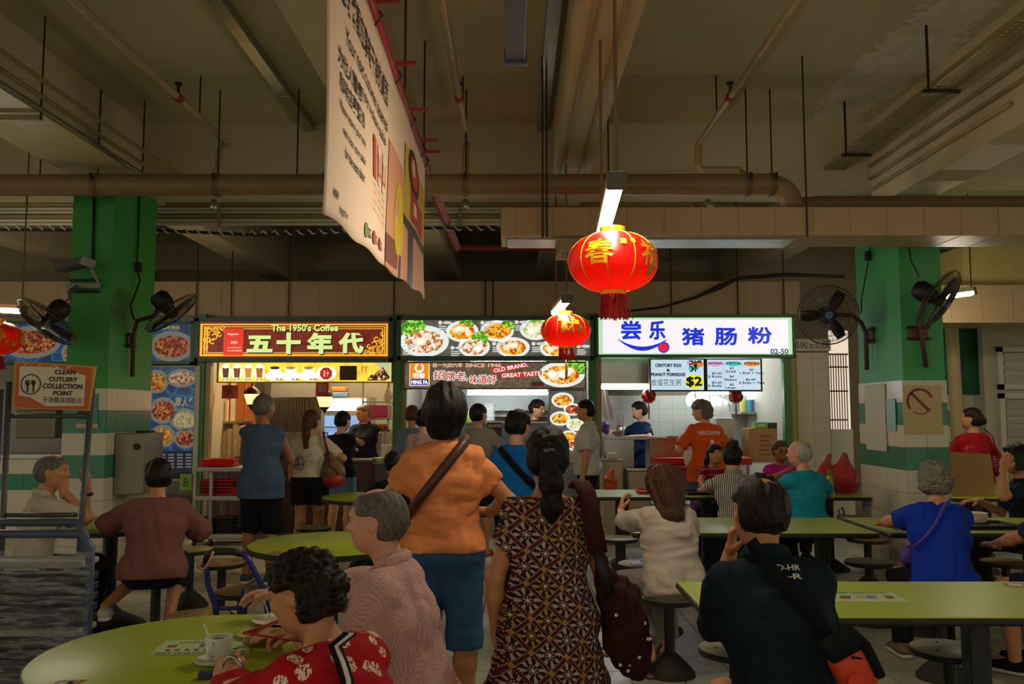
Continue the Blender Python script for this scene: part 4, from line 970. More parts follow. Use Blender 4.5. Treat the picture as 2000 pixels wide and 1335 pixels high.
for lab, px, py, k in (('stool under the woman in the dusty pink top', 318, 1120, 0), ('stool left of the tray trolley, right of the pink top', 382, 1066, 2), ('stool behind the blue cart handle', 443, 1091, 1), ('stool seen through the blue cart handle', 484, 1143, 1),
        ('stool hidden behind the nearest round table', 400, 1190, 1), ('stool in front of the coffee queue', 618, 1024, 2), ('stool right of the far round table', 716, 1012, 2), ('stool under the old man in white', 195, 1076, 0),
        ('stool tucked under the nearest long table, left end', 1425, 1250, 0), ('stool under the nearest long table, beside the orange bag', 1606, 1250, 0), ('stool with visible bolts under the nearest long table, right end', 1830, 1250, 0),
        ('stool under the woman in the white blouse', 1300, 1155, 0), ('stool left of the woman in the white blouse', 1248, 1092, 0), ('brown topped stool beside the blue shirted woman', 1684, 1088, 1), ('brown topped stool behind the middle long table', 1683, 1045, 1),
        ('stool between the middle and far long tables', 1290, 1022, 0), ('stool at the left end of the far long table', 1205, 1044, 0), ('brown topped stool right of the blue shirted woman', 1946, 1088, 1), ('brown topped stool under the right hand tray', 1915, 1045, 1), ('stool under the striped shirt diner', 1432, 1022, 0), ('stool under the turquoise shirted man', 1566, 1022, 0), ('stool under the woman in the blue shirt', 1818, 1160, 0)):
    stool(lab, *pxs(px, py), k)
stool('stool under the navy shirted man in front', .88, 2.98, 0); stool('stool under the woman in the red flowered blouse', -.50, 2.30, 0); stool('stool under the man in the pink checked shirt', -.36, 2.98, 0)
stool('stool under the man on the phone', 4.14, 6.95, 1); stool('stool under the diner cut off by the right edge', 3.28, 4.9, 0); stool('stool under the girl in the red striped top', 2.13, 9.3, 0); stool('stool under the woman in the magenta top', 2.84, 9.3, 0)
# ------------------------------------------------------------------ the row of stalls
SY = 10.75
STG = mat('stall_green', '#2f6b34', .5, var=.15); STD = mat('stall_green_dark', '#2c5440', .5); INOX = mat('stainless', '#a9aaa4', .25, .9, var=.12, scale=9); DGREY = mat('stall_grey', '#5d5c58', .6)
for k, (pa, pb) in enumerate(((386, 400), (768, 783), (1150, 1164), (1530, 1545))):
    a, b = W(pa, 800, 10.85), W(pb, 800, 10.85)
    s_ = struct(MB().box2((a.x, 10.8, 0), (b.x, 10.9, 2.8)).build('trim_%d' % (k+1), STG))
    MB().box2((b.x, 10.83, 0), (b.x+.07, 10.93, 2.3)).build('post_cover', mat('post_olive', '#8a7d4c', .5), s_)
    struct(MB().box2((a.x+.02, 10.9, 0), (b.x-.02, 13.6, 2.75)).build('wall_partition', mat('partition_wall', '#a8a290', .7)))
struct(MB().box2((-10.9, 13.5, 0), (4.1, 13.6, 2.8)).build('wall_stall_rear', mat('rear_tile', '#a5a194', .5)))
struct(MB().box2((-10.9, 10.95, 2.72), (4.0, 13.6, 2.78)).build('ceiling_stalls', mat('stall_ceiling', '#8d8a80', .8)))

def glowfood(name, cols, scale, s):
    if name in _mc: return _mc[name]
    t = NT(name); v = t.voro(t.coord('Object'), scale); sp = t.n('ShaderNodeSeparateColor'); t.l(v.outputs['Color'], sp.inputs[0]); n = len(cols)
    c = t.ramp(sp.outputs[0], [((i+.5)/n if i else 0, q) for i, q in enumerate(cols)], 'CONSTANT'); c2 = t.mix(v.outputs['Distance'], c, tuple(x*.55 for x in lin(cols[0])), 'MULTIPLY')
    _mc[name] = t.done(c, .5, 0, s, c); return _mc[name]
G = lambda n, c, s=.9: glow(n, c, s)
FOODS = {'mince': ['#e9d9c6', '#c97c4a', '#f0e6da', '#b5522a', '#d7b190', '#8a9c3c'], 'noodle': ['#e6a526', '#d07a1c', '#f2cf6a', '#b3471c', '#eab84a'], 'crisp': ['#e9b02c', '#d98f18', '#f4cc5c', '#b86a14', '#8c4a1c'],
         'balls': ['#e8dcb8', '#cfd39a', '#f1e9d2', '#a9b86a', '#e0c890'], 'green': ['#4f9c1e', '#7cc23a', '#2f7a14', '#a4d95c', '#3c8c1a'], 'red': ['#c2542a', '#8e2e16', '#dc8a4c', '#6e2412', '#e0b088']}
def fm(kind, s, sc=34): return glowfood('print_%s_%d' % (kind, int(s*100)), FOODS[kind], sc, s)
def bowl(F, cx, cy, rx, ry, kind, s=.9, garnish=None, balls=0, k=3, seed=1, white='#e8f2ee'):
    wm = G('print_bowl_%d' % int(s*100), white, s*.95)
    F.ell('printed_bowl', cx, cy, rx, ry, wm, k, 30)
    if garnish: F.ell('printed_garnish', cx+garnish[0], cy+garnish[1], garnish[2], garnish[2]*.85, fm('green', s, 40), k+1, 22, .16, seed=seed)
    F.ell('printed_food', cx, cy+ry*.02, rx*.8, ry*.72, fm(kind, s), k+2, 26, .05, seed=seed)
    rn = random.Random(seed)
    for i in range(balls): F.ell('printed_piece', cx+rn.uniform(-.45, .45)*rx, cy+rn.uniform(-.35, .3)*ry, rx*.2, ry*.24, G('print_piece_%d' % int(s*100), '#efe4cc', s), k+3, 14)
def sign_box(label, name, px0, py0, px1, py1, frame_m, face_m, Y=SY, dep=.22, bd=9, cat='sign'):
    a, b = W(px0, py1, Y), W(px1, py0, Y); r_ = thing(name, label, cat, ((a.x+b.x)/2, Y, a.z))
    MB().box2((a.x, Y, a.z), (b.x, Y+dep, b.z)).build('sign_box', frame_m, r_, bev=.01)
    F = Face(r_, Y-.002); w = bd*Y/FPX
    for q in ((px0, py0, px1, py0+bd), (px0, py1-bd, px1, py1), (px0, py0, px0+bd, py1), (px1-bd, py0, px1, py1)):
        c0, c1 = W(q[0], q[1], Y), W(q[2], q[3], Y); MB().box2((c0.x, Y-.025, c0.z), (c1.x, Y+.01, c1.z)).build('frame_bar', frame_m, r_, bev=.004)
    F.rect('face_panel', px0+bd-1, py0+bd-1, px1-bd+1, py1-bd+1, face_m, 1)
    return r_, F
# --- white rice roll sign
r_, F = sign_box('bright white sign with blue characters and a smiling mouth', 'stall_sign', 1163, 614, 1553, 698, STG, G('sign_pale_green', '#c3ecc6', .82), bd=6)
F.rect('white_panel', 1177, 624, 1540, 689, G('sign_white', '#f4eef6', .98), 2)
BLU = G('sign_blue', '#0d35e0', .8)
F.text('lettering', '尝', 1214, 627, 1251, 662, BLU, 3, fat=1.3); F.text('lettering', '乐', 1269, 627, 1298, 662, BLU, 3, fat=1.4); F.text('lettering', '猪', 1333, 641, 1374, 673, BLU, 3, fat=1.3); F.text('lettering', '肠', 1397, 641, 1438, 673, BLU, 3, fat=1.3); F.text('lettering', '粉', 1462, 639, 1506, 670, BLU, 3, fat=1.3)
sm = [(1207+9.6*i, 663+22*math.sin(math.pi*i/10)**.9*(1 if i < 10 else 1)-2*i*.0) for i in range(11)]; top = [(x, y-(1.5+7*math.sin(math.pi*i/10))) for i, (x, y) in enumerate(sm)]
v = []
for i in range(10): F.poly('smile', [top[i], sm[i], sm[i+1], top[i+1]], BLU, 3)
F.ell('tongue_outline', 1296, 678, 11.5, 11, BLU, 4, 22, rot=.5); F.ell('tongue', 1295.5, 678, 9, 8.6, G('sign_red', '#f0182a', .9), 5, 22); F.poly('tongue_line', [(1293, 672), (1295, 672), (1297, 680), (1295.5, 680)], BLU, 6)
F.text('lettering', '02-50', 1505, 681, 1539, 691, G('sign_navy', '#1d4468', .6), 4, fat=.45)
# --- coffee sign
r_, F = sign_box('brown and gold coffee sign with pale green characters', 'stall_sign', 380, 620, 768, 706, STD, None, bd=8)
t = NT('coffee_face'); n = t.noise(t.coord(), 7, 6, .7); c = t.ramp(n.outputs[0], [(.3, '#4a1410'), (.5, '#7c2b1c'), (.7, '#8c3a22')]); m_ = t.done(c, .5, 0, .62, c)
F.rect('brown_panel', 388, 628, 760, 699, m_, 2); YLW = G('sign_gold', '#f0b428', 1.0); LIM = G('sign_lime', '#cfe88c', 1.0); SHD = G('sign_shadow', '#3d0d08', .3)
for i, (x0, y0, x1, y1, w) in enumerate(((392, 632, 757, 695, 2.6), (399, 637, 752, 692, 1.4), (404, 641, 748, 689, 1.4))):
    for q in ((x0, y0, x1, y0+w), (x0, y1-w, x1, y1), (x0, y0, x0+w, y1), (x1-w, y0, x1, y1)): F.rect('gold_line', *q, YLW, 3)
for sx, sy, ox, oy in ((1, 1, 395, 635), (-1, -1, 755, 694)):
    for dx, dy, r0, a0 in ((12, 12, 7, 0), (12, 12, 3.2, 90), (28, 9, 6, 40), (28, 9, 2.5, 200), (9, 28, 6, 120), (9, 28, 2.5, 20), (24, 22, 5, 220), (40, 6, 4, 0), (7, 42, 4, 90), (20, 32, 4, 30), (34, 18, 3.5, 60)):
        F.ring('gold_scroll', ox+sx*dx, oy+sy*dy, r0, 2.2, YLW, 4, 22, a0, a0+300)
def shadowed(F, s_, x0, y0, x1, y1, m, b, k=6):
    F.text('lettering_shadow', s_, x0+2, y0+2, x1+2, y1+2, SHD, k-1, b); F.text('lettering', s_, x0, y0, x1, y1, m, k, b)
for ch, x0, x1, y0, y1 in (('五', 482, 533, 655, 688), ('十', 540, 588, 649, 691), ('年', 599, 650, 649, 691), ('代', 661, 711, 649, 690)): shadowed(F, ch, x0, y0, x1, y1, LIM, .055)
shadowed(F, "The 1950's Coffee", 530, 633, 661, 647, LIM, .03)
F.rect('red_notice', 438, 641, 475, 694, G('notice_red', '#e62a12', .85), 7)
for s_, y0, y1, x0, x1 in (('Singapore', 650, 655, 445, 467), ('2023', 666, 671, 451, 464), ('recommended by', 677, 680, 445, 471), ('五十年代咖啡', 683, 686, 444, 472)): F.text('lettering', s_, x0, y0, x1, y1, G('notice_white', '#fff0d8', .9), 8, .01)
# --- coffee menu strip
r_, F = sign_box('glowing yellow drinks menu strip under the coffee sign', 'menu_strip', 425, 706, 767, 747, mat('strip_frame', '#7b6320', .5), None, 10.8, .1, 2)
t = NT('menu_yellow'); n = t.noise(t.coord(), 5, 3); c = t.ramp(n.outputs[0], [(.35, '#f6c419'), (.5, '#fbd94a'), (.65, '#f2a92a')]); F.rect('menu_panel', 427, 708, 765, 745, t.done(c, .5, 0, 1.05, c), 2)
for i, (x, cc) in enumerate(((441, '#5a2a16'), (463, '#8a3f1c'), (485, '#e8951c'), (507, '#b8721c'))):
    F.ell('printed_glow', x, 727, 11, 17, G('print_cream', '#fff4c8', 1.0), 3, 20); F.poly('printed_glass', [(x-7, 715), (x+7, 715), (x+5, 737), (x-5, 737)], G('print_drink_%d' % i, cc, .7), 4); F.ell('printed_ice', x, 715, 8, 4, G('print_ice', '#f4f4ec', 1), 5, 14)
    F.text('lettering', ('$1.90', '$1.90', '$2.00', '$2.00')[i], x-6, 738, x+6, 743, G('print_black', '#241a0a', .2), 6, .02)
for i, (x, cc) in enumerate(((537, '#1c1a24'), (568, '#d99a48'), (603, '#cf8c2a'))):
    F.ell('printed_saucer', x, 734, 20, 9, G('print_white', '#f4f6f6', 1), 3, 24); F.poly('printed_cup', [(x-11, 718), (x+11, 718), (x+8, 736), (x-8, 736)], G('print_white', '#f4f6f6', 1), 4); F.ell('printed_coffee', x, 718, 9.5, 3, G('print_coffee_%d' % i, cc, .7), 5, 18)
    F.text('lettering', ('$1.30', '$1.40', '$1.40')[i], x+2, 738, x+16, 743, G('print_black', '#241a0a', .2), 6, .02)
F.ell('printed_saucer', 637, 729, 20, 14, G('print_white', '#f4f6f6', 1), 3, 24); F.ell('red_octagon', 637, 729, 12.5, 12.5, G('print_octagon', '#c8210e', .7), 4, 8, rot=.39); F.text('lettering', '五十', 631, 723, 643, 735, G('print_cream', '#fff4c8', 1.0), 5)
F.rect('dark_card', 664, 714, 697, 742, mat('dark_card', '#4a3c12', .8), 6); F.text('lettering', '暖暖', 706, 714, 720, 730, G('print_redink', '#d83a2a', .8), 5, .02)
F.poly('printed_sack', [(734, 710), (744, 707), (764, 707), (764, 742), (752, 742)], G('print_sack', '#c4cf8c', .9), 4); F.poly('printed_beans', [(716, 743), (724, 732), (736, 726), (748, 716), (762, 737), (752, 743)], glowfood('print_beans', ['#4a2410', '#e9c89c', '#6e3a1c', '#2e1408', '#c08a54'], 45, .8), 5)
# --- noodle sign
r_, F = sign_box('dark food photo sign with bowls of noodles', 'stall_sign', 775, 617, 1160, 703, STD, None, bd=8)
t = NT('noodle_face'); n = t.noise(t.coord(), 9, 6, .7); c = t.ramp(n.outputs[0], [(.3, '#4a4640'), (.55, '#6c675e'), (.75, '#8c8472')]); NF = t.done(c, .5, 0, .6, c); F.rect('grey_panel', 782, 624, 1153, 696, NF, 2)
for i, (x, y, rx, ry, kind, ga, nb) in enumerate(((829, 666, 48, 31, 'mince', (-20, -26, 24), 3), (903, 647, 32, 21, 'noodle', (8, -14, 15), 5), (926, 677, 31, 21, 'mince', (10, -16, 17), 6), (971, 646, 33, 21, 'crisp', (20, -10, 13), 0), (1002, 678, 33, 20, 'noodle', None, 4), (1046, 643, 31, 21, 'balls', (0, -9, 15), 7), (1085, 680, 31, 19, 'noodle', None, 4), (1120, 650, 28, 20, 'crisp', (10, -10, 12), 2))):
    bowl(F, x, y, rx, ry, kind, .95, ga, nb, 3, i+3)
    nx, ny = ((790, 676), (860, 630), (884, 679), (942, 630), (965, 671), (1009, 629), (1042, 671), (1130, 676))[i]
    F.ell('number_badge', nx, ny, 3.8, 3.4, G('print_white', '#f4f6f6', 1), 7, 14); F.text('lettering', '0%d' % (i+1), nx-2.5, ny-1.6, nx+2.5, ny+1.6, G('print_black', '#241a0a', .2), 8); F.ell('name_badge', nx+14, ny, 9, 3, G('print_grey', '#d8dcd8', .8), 7, 16)
    for j in range(3): F.rect('caption_line', nx-3, ny+6+j*4, nx+12+3*(j % 2), ny+8.2+j*4, G('print_grey', '#d8dcd8', .8), 7)
r_, F = sign_box('brown strip with orange logo and red slogan labels', 'menu_strip', 788, 706, 1145, 760, mat('strip_bronze', '#6a5a40', .5), None, 10.8, .1, 3)
t = NT('slogan_face'); n = t.noise(t.coord('Object', (1, 1, 2.2)), 11, 6, .75); c = t.ramp(n.outputs[0], [(.3, '#40372a'), (.5, '#6e6250'), (.7, '#94866c')]); F.rect('brown_panel', 790, 708, 1143, 757, t.done(c, .5, 0, .55, c), 2)
WHT = G('print_white', '#f4f6f6', 1); F.rect('logo_border', 800, 706, 839, 753, G('logo_cream', '#ffe9a8', .9), 3); F.rect('logo_orange', 801.5, 708, 837, 740, G('logo_orange', '#f08a0c', .9), 4); F.rect('logo_blue', 801.5, 740, 837, 751.5, G('logo_blue', '#1b2fae', .8), 4)
F.ring('logo_ring', 819, 718, 7.5, 3.6, WHT, 5, 26, -250, 60); F.text('lettering', '明發', 807, 728, 830, 738, WHT, 5, fat=.35); F.text('lettering', 'MING FA', 803.5, 742.5, 835.5, 749.5, WHT, 5, fat=.4)
SAL = G('print_salmon', '#f7b49a', .9); F.text('lettering', '自一九四六年', 846, 708, 903, 717, SAL, 4, fat=.3); F.text('lettering', 'SINCE 1946', 909, 709, 979, 717, SAL, 4, .03)
REDI = G('print_redbrush', '#c4381c', .8)
for ch, x0, x1, y0, y1 in (('招', 847, 869, 724, 740), ('牌', 873, 889, 726, 742), ('老', 892, 908, 726, 742), (',', 910, 913, 738, 743), ('味', 918, 932, 733, 749), ('道', 935, 951, 732, 749), ('好', 953, 969, 733, 749)):
    F.text('lettering_outline', ch, x0, y0, x1, y1, WHT, 4, fat=1.5); F.text('lettering', ch, x0, y0, x1, y1, REDI, 5, fat=.35)
LR = G('label_red', '#d8201a', .85)
F.poly('red_label', [(960, 719), (1030, 706.5), (1033, 715), (962, 730)], LR, 5); F.text('lettering', 'OLD BRAND,', 964, 713.5, 1031, 722.5, WHT, 6, .02, rot=.19); F.poly('red_label', [(977, 729), (1058, 723), (1058, 733), (977, 738)], LR, 5); F.text('lettering', 'GREAT TASTE', 980, 727, 1056, 735, WHT, 6, .02, rot=.06)
bowl(F, 1097, 731, 45, 25, 'noodle', .95, (30, -16, 20), 8, 4, 9); F.rect('maroon_badge', 1038, 745, 1062, 754, G('badge_maroon', '#5c1418', .5), 4)
# --- blue seafood sign, poster
r_, F = sign_box('blue seafood stall sign with fish plates', 'stall_sign', -260, 627, 379, 711, STD, None, bd=5)
t = NT('sea_blue'); v = t.voro(t.coord('Object'), 6, 'DISTANCE_TO_EDGE'); c = t.ramp(v.outputs['Distance'], [(0, '#3f9fd8'), (.06, '#1a63b4'), (.3, '#0d3f8c')]); SEA = t.done(c, .4, 0, .05, c); F.rect('blue_panel', -255, 632, 375, 707, SEA, 2)
for x, y, rx, ry, s in ((60, 668, 60, 32, 2), (336, 676, 43, 30, 3), (150, 690, 30, 25, 5), (-60, 668, 60, 30, 6), (-190, 670, 55, 30, 7)): bowl(F, x, y, rx, ry, 'red', .08, None, 0, 3, s, '#c8ccc4')
F.text('lettering', '鲜味蒸鱼', 318, 636, 352, 643, G('print_gold_dim', '#caa03a', .5), 5, .02)
r_, F = sign_box('tall blue poster board with single-serving dishes', 'menu_board', 286, 714, 386, 938, mat('board_frame', '#9aa08c', .5), None, 10.8, .06, 3)
F.rect('blue_panel', 289, 717, 383, 880, SEA, 2); F.rect('price_panel', 289, 880, 383, 922, mat('price_blue', '#14275c', .5), 2); F.rect('black_panel', 289, 922, 383, 936, CABLE, 2)
for x, y, rx, ry, k_, s in ((306, 745, 24, 23, 'noodle', 1), (355, 738, 30, 18, 'mince', 2), (319, 801, 27, 26, 'red', 3), (360, 819, 28, 22, 'balls', 4), (318, 851, 24, 22, 'noodle', 5), (362, 856, 21, 19, 'red', 6)): bowl(F, x, y, rx, ry, k_, .08, None, 0, 3, s, '#c8ccc4')
F.text('lettering', '單人餐', 342, 775, 383, 794, mat('print_white_matte', '#e4e4dc'), 8, .03)
for i in range(4):
    for j in range(5): F.rect('price_line', 312+i*17, 886+j*6, 323+i*17, 889+j*6, mat('price_white', '#b8bcc8'), 3)
g_ = tag(MB().box2((W(352, 925, 10.74).x, 10.735, W(352, 957, 10.74).z), (W(375, 925, 10.74).x, 10.75, W(352, 925, 10.74).z)).build('grade_card', mat('grade_green', '#6f9a2c', .6)), 'green hygiene grade card with letter B on the blue poster', 'card')
Face(g_, 10.734).text('lettering', 'B', 358, 933, 369, 950, mat('ink_green', '#3f4a34'), 1, .02)
# left stall: opening and counter behind the seated old man
r_ = thing('stall_counter', 'dim stall counter with trays behind the old man in white', 'counter', (-6.2, 11, 0)); MB().box2((-7.8, 10.9, 0), (-4.75, 11.3, .95)).build('counter_front', TW, r_); MB().box2((-7.85, 10.85, .95), (-4.7, 11.4, 1.0)).build('counter_top', INOX, r_)
for i in range(12): MB().box2((-7.7+i*.24, 10.886, .55), (-7.47+i*.24, 10.9, .75)).build('tile', TG, r_)
hd_ = thing('range_hood', 'dull metal range hood above the left stall counter', 'hood', (-6, 11.3, 1.6)); MB().box2((W(48, 800, 11.2).x, 11.0, W(0, 855, 11.2).z), (W(125, 800, 11.2).x, 11.6, W(0, 800, 11.2).z)).build('hood_body', mat('hood_dull', '#6e6a58', .5, .3), hd_, bev=.02); MB().box2((W(75, 800, 11.3).x, 11.2, W(0, 802, 11.2).z), (W(100, 800, 11.3).x, 11.4, 2.73)).build('flue', mat('hood_dull', '#6e6a58', .5, .3), hd_)

# --- interiors -------------------------------------------------------------------------------
def tube_strip(label, px0, px1, py, Y, s=60.0, col_='#eef6ff'):
    a, b = W(px0, py, Y), W(px1, py, Y); r_ = thing('tube_lamp', label, 'lamp', ((a.x+b.x)/2, Y, a.z)); MB().cyl(a, b, .018, 10).build('tube', glow('stall_tube', col_, s), r_, True); MB().box2((a.x, Y+.005, a.z+.016), (b.x, Y+.07, a.z+.06)).build('housing', HOUS, r_)
tube_strip('tube lamp under the hood of the noodle stall', 913, 1069, 768, 11.1); tube_strip('tube lamp under the hood of the white sign stall', 1167, 1268, 757, 11.1)
tube_strip('tube lamp under the far hood of the white sign stall', 1360, 1500, 768, 12.6)
for x0_, x1_, lab, cc in ((-3.6, -1.9, 'coffee', '#ffdcaa'), (-1.2, .6, 'noodle', '#eef6ff'), (1.3, 3.2, 'rice roll', '#eef6ff')):
    r_ = thing('added_stall_lamp', 'unseen tube lamp added to brighten the inside of the %s stall' % lab, 'lamp', ((x0_+x1_)/2, 11.9, 2.68)); MB().cyl((x0_, 11.9, 2.66), (x1_, 11.9, 2.66), .02, 10).build('tube', glow('added_stall_tube_'+cc[1:], cc, 170.0 if lab != 'coffee' else 210.0), r_, True); MB().box2((x0_, 11.86, 2.68), (x1_, 11.94, 2.72)).build('housing', HOUS, r_)  # unseen lamps added behind the signs to brighten the stall interiors
# coffee counter with wood front
CB = mat('counter_brown', '#43261a', .45, var=.25, scale=3)
r_ = thing('coffee_counter', 'dark wood coffee counter with a green notice', 'counter', (-2.6, 11, 0)); a, b = W(402, 900, 10.95), W(765, 900, 10.95)
MB().box2((a.x, 10.95, 0), (b.x-.25, 11.25, .9)).build('counter_front', CB, r_); MB().box2((a.x-.02, 10.9, .9), (b.x-.25, 11.35, .93)).build('counter_top', DGREY, r_, bev=.005); F = Face(r_, 10.94); F.rect('green_notice', 651, 918, 679, 957, mat('notice_green', '#5fa58c', .6), 1)
for j in range(5): F.rect('notice_line', 656, 925+j*5, 674, 927+j*5, mat('ink_green', '#3f4a34'), 2)
for i in range(3): MB().box2((a.x+.55*i+.3, 10.944, .05), (a.x+.55*i+.31, 10.951, .88)).build('panel_joint', CABLE, r_)
r_ = thing('side_counter', 'grey metal side counter with sink at the coffee stall', 'counter', (-1.75, 11, 0)); x0, x1 = W(722, 900, 11.0).x, W(764, 900, 11.0).x; MB().box2((x0, 11.0, 0), (x1, 11.5, .87)).build('cabinet', DGREY, r_); MB().box2((x0-.02, 10.97, .87), (x1, 11.5, .9)).build('counter_top', INOX, r_)
# cup shelves
r_ = thing('cup_shelf', 'lit shelf unit with paper cups at the coffee stall', 'shelf', (-3.6, 11.7, 0)); x0, x1 = W(425, 800, 11.7).x, W(478, 800, 11.7).x; WD = mat('shelf_wood', '#b06a2a', .5, var=.3, scale=5)
MB().box2((x0, 12.1, .9), (x1, 12.13, 2.3)).build('back_panel', WD, r_)
for z in (W(0, 824, 11.7).z, W(0, 902, 11.7).z): MB().box2((x0, 11.6, z-.015), (x1, 12.1, z+.015)).build('shelf_board', INOX, r_)
for px in (424, 448, 478): MB().box2((W(px, 800, 11.75).x-.012, 11.74, .9), (W(px, 800, 11.75).x+.012, 11.77, 2.25)).build('upright', WD, r_)
CUP = mat('paper_cup', '#d8c7a2', .6, var=.1)
def cup_stack(label, px, py0, py1, Y, r=.042, lx=None):
    a, b = W(px, py1, Y), W(px, py0, Y); prof = []; z = 0; H_ = b.z-a.z
    while z < H_: prof += [(r*.98, z), (r*1.06, z+.012), (r*1.0, z+.016)]; z += .022
    tag(MB().lathe(prof, 12, a).build('cup_stack', CUP, None, True, auto=30), label, 'cups', 'stacked paper cups')
for i, (px, y0, y1) in enumerate(((430, 782, 824), (440, 782, 822), (436, 842, 900), (447, 836, 902), (459, 826, 902), (470, 832, 902))): cup_stack(('left paper cup stack on the upper coffee stall shelf', 'right paper cup stack on the upper coffee stall shelf', 'leftmost paper cup stack on the lower coffee stall shelf', 'second paper cup stack on the lower coffee stall shelf', 'tallest paper cup stack on the lower coffee stall shelf', 'rightmost paper cup stack on the lower coffee stall shelf')[i], px, y0, y1, 11.66)
MB().cyl(W(450, 752, 11.3), (W(450, 752, 11.3).x, 11.3, 2.73), .004, 5)
r_ = tag(MB().box2(W(433, 778, 11.3), W(466, 752, 11.31)).build('grade_card', mat('grade_red', '#7a2420', .6)), 'dull red grade card with letter A at the coffee stall', 'card'); Face(r_, 11.295).text('lettering', 'A', 442, 756, 456, 773, mat('ink_dark', '#2a1410'), 1); MB().cyl(W(450, 752, 11.305), (W(450, 752, 11.3).x, 11.305, 2.73), .004, 5).build('hanging_cord', CABLE, r_)
r_ = tag(MB().box2(W(617, 771, 10.95), W(642, 745, 10.96)).build('notice_card', mat('notice_card', '#a31f1c', .6)), 'red notice card hanging under the drinks menu', 'card'); F = Face(r_, 10.945)
for j in range(4): F.rect('notice_line', 622, 750+j*4, 637, 751.2+j*4, mat('price_white', '#b8bcc8'), 1)
# carriage lamps
AMB = glow('lamp_amber', '#ffa838', 14.0)
def carriage(label, px, py, Y):
    c = W(px, py, Y); r_ = thing('carriage_lamp', label, 'lamp', tuple(c), 0, 'carriage lamps'); BRZ = mat('lamp_bronze', '#2a1d10', .4, .5)
    MB().lathe([(.06, -.09), (.105, .05), (.1, .055)], 6, c).build('glass', AMB, r_); MB().lathe([(.115, .05), (.1, .1), (.05, .14), (.012, .16), (.012, .2)], 14, c).build('lamp_cap', BRZ, r_, True, auto=40); MB().lathe([(.004, -.17), (.02, -.14), (.062, -.09), (.062, -.08)], 10, c).build('finial', BRZ, r_)
    for k in range(6):
        a = k*math.pi/3; MB().cyl(c+Vector((.061*math.cos(a), .061*math.sin(a), -.09)), c+Vector((.107*math.cos(a), .107*math.sin(a), .05)), .004, 5).build('glazing_bar', BRZ, r_)
    for z, r0 in ((-.055, .074), (-.02, .086)): MB().tube([c+Vector((r0*math.cos(k*math.pi/3), r0*math.sin(k*math.pi/3), z)) for k in range(7)], .003, 4).build('scroll_bar', BRZ, r_)
    MB().cyl(c+Vector((0, 0, .19)), (c.x, c.y, 2.72), .006, 6).build('chain', BRZ, r_)
carriage('amber carriage lamp left of the man in the blue vest', 492, 777, 11.2); carriage('amber carriage lamp behind the red notice card', 634, 782, 11.2)
# fridge
r_ = thing('drinks_fridge', 'upright fridge with blue-lit shelves behind the old stallholder', 'fridge', (-2.2, 12.4, 0)); a, b = W(628, 800, 12.3), W(722, 800, 12.3); zt_ = W(0, 775, 12.3).z
MB().box2((a.x, 12.3, 0), (b.x, 12.9, zt_)).build('cabinet', INOX, r_); MB().box2((a.x+.05, 12.285, zt_-.2), (b.x-.05, 12.3, zt_-.02)).build('lit_header', glow('fridge_header', '#dfeaff', 1.2), r_); MB().box2((a.x+.05, 12.285, .3), (b.x-.05, 12.3, zt_-.27)).build('glass_door', glow('fridge_blue', '#7fb2f0', .7), r_)
for j in range(4): MB().box2((a.x+.05, 12.27, .5+.27*j), (b.x-.05, 12.286, .52+.27*j)).build('fridge_shelf', INOX, r_)
for i in range(9): MB().lathe([(.03, 0), (.03, .12), (.012, .16), (.012, .19)], 8, (a.x+.1+i*.06, 12.26, 1.06+.0*i)).build('bottle', mat('bottle_blue%d' % (i % 3), ('#2a4a9a', '#c8d4e8', '#4a2a6a')[i % 3], .3), r_)
zt_f = zt_
# coffee stall hood, boxes, pink tub
hd_ = thing('range_hood', 'grey sloping hood at the back of the coffee stall', 'hood', (-2.9, 12.8, 1.9)); a, b = W(540, 745, 12.6), W(625, 745, 12.6); MB().add([(a.x, 12.5, 2.74), (b.x, 12.5, 2.74), (b.x, 12.3, 1.75), (a.x, 12.3, 1.75), (a.x, 13.2, 2.74), (b.x, 13.2, 2.74), (b.x, 13.2, 1.75), (a.x, 13.2, 1.75)], [(0, 1, 2, 3), (4, 7, 6, 5), (0, 3, 7, 4), (1, 5, 6, 2), (3, 2, 6, 7), (0, 4, 5, 1)]).build('hood_body', DGREY, hd_)
for i in range(14): MB().cyl((a.x+.04*i, 12.32, 1.72), (a.x+.04*i, 12.34, 1.25), .018, 6).build('hanging_strip', mat('strip_brown', '#2c2018'), hd_)
r_ = thing('storage_rack', 'metal rack with a pink tub at the right of the coffee stall', 'rack', (-1.7, 12, 0)); x0, x1 = W(712, 800, 12.0).x, W(764, 800, 12.0).x
for z in (W(0, 785, 12).z, W(0, 818, 12).z, W(0, 840, 12).z, .9): MB().box2((x0, 11.8, z-.012), (x1, 12.3, z+.012)).build('rack_shelf', INOX, r_)
for x in (x0, x1-.02): MB().box2((x, 11.8, 0), (x+.02, 11.82, 2.3)).build('rack_post', INOX, r_)
tag(MB().box2((x0+.02, 11.82, W(0, 817, 12).z+.012), (x0+.36, 12.2, W(0, 791, 12).z)).build('pink_tub', mat('tub_pink', '#c2417c', .4), None, bev=.02), 'pink plastic tub on the coffee stall rack', 'tub')
for i in range(6): tag(MB().lathe([(.032, 0), (.032, .075), (.03, .08)], 10, (x0+.06+.055*i, 11.85, W(0, 840, 12).z+.012)).build('food_tin', mat('tin_gold', '#b98a3c', .35, .5), None, True), '%s gold tin from the left on the coffee stall rack' % ('first', 'second', 'third', 'fourth', 'fifth', 'sixth')[i], 'tin', 'gold tins')
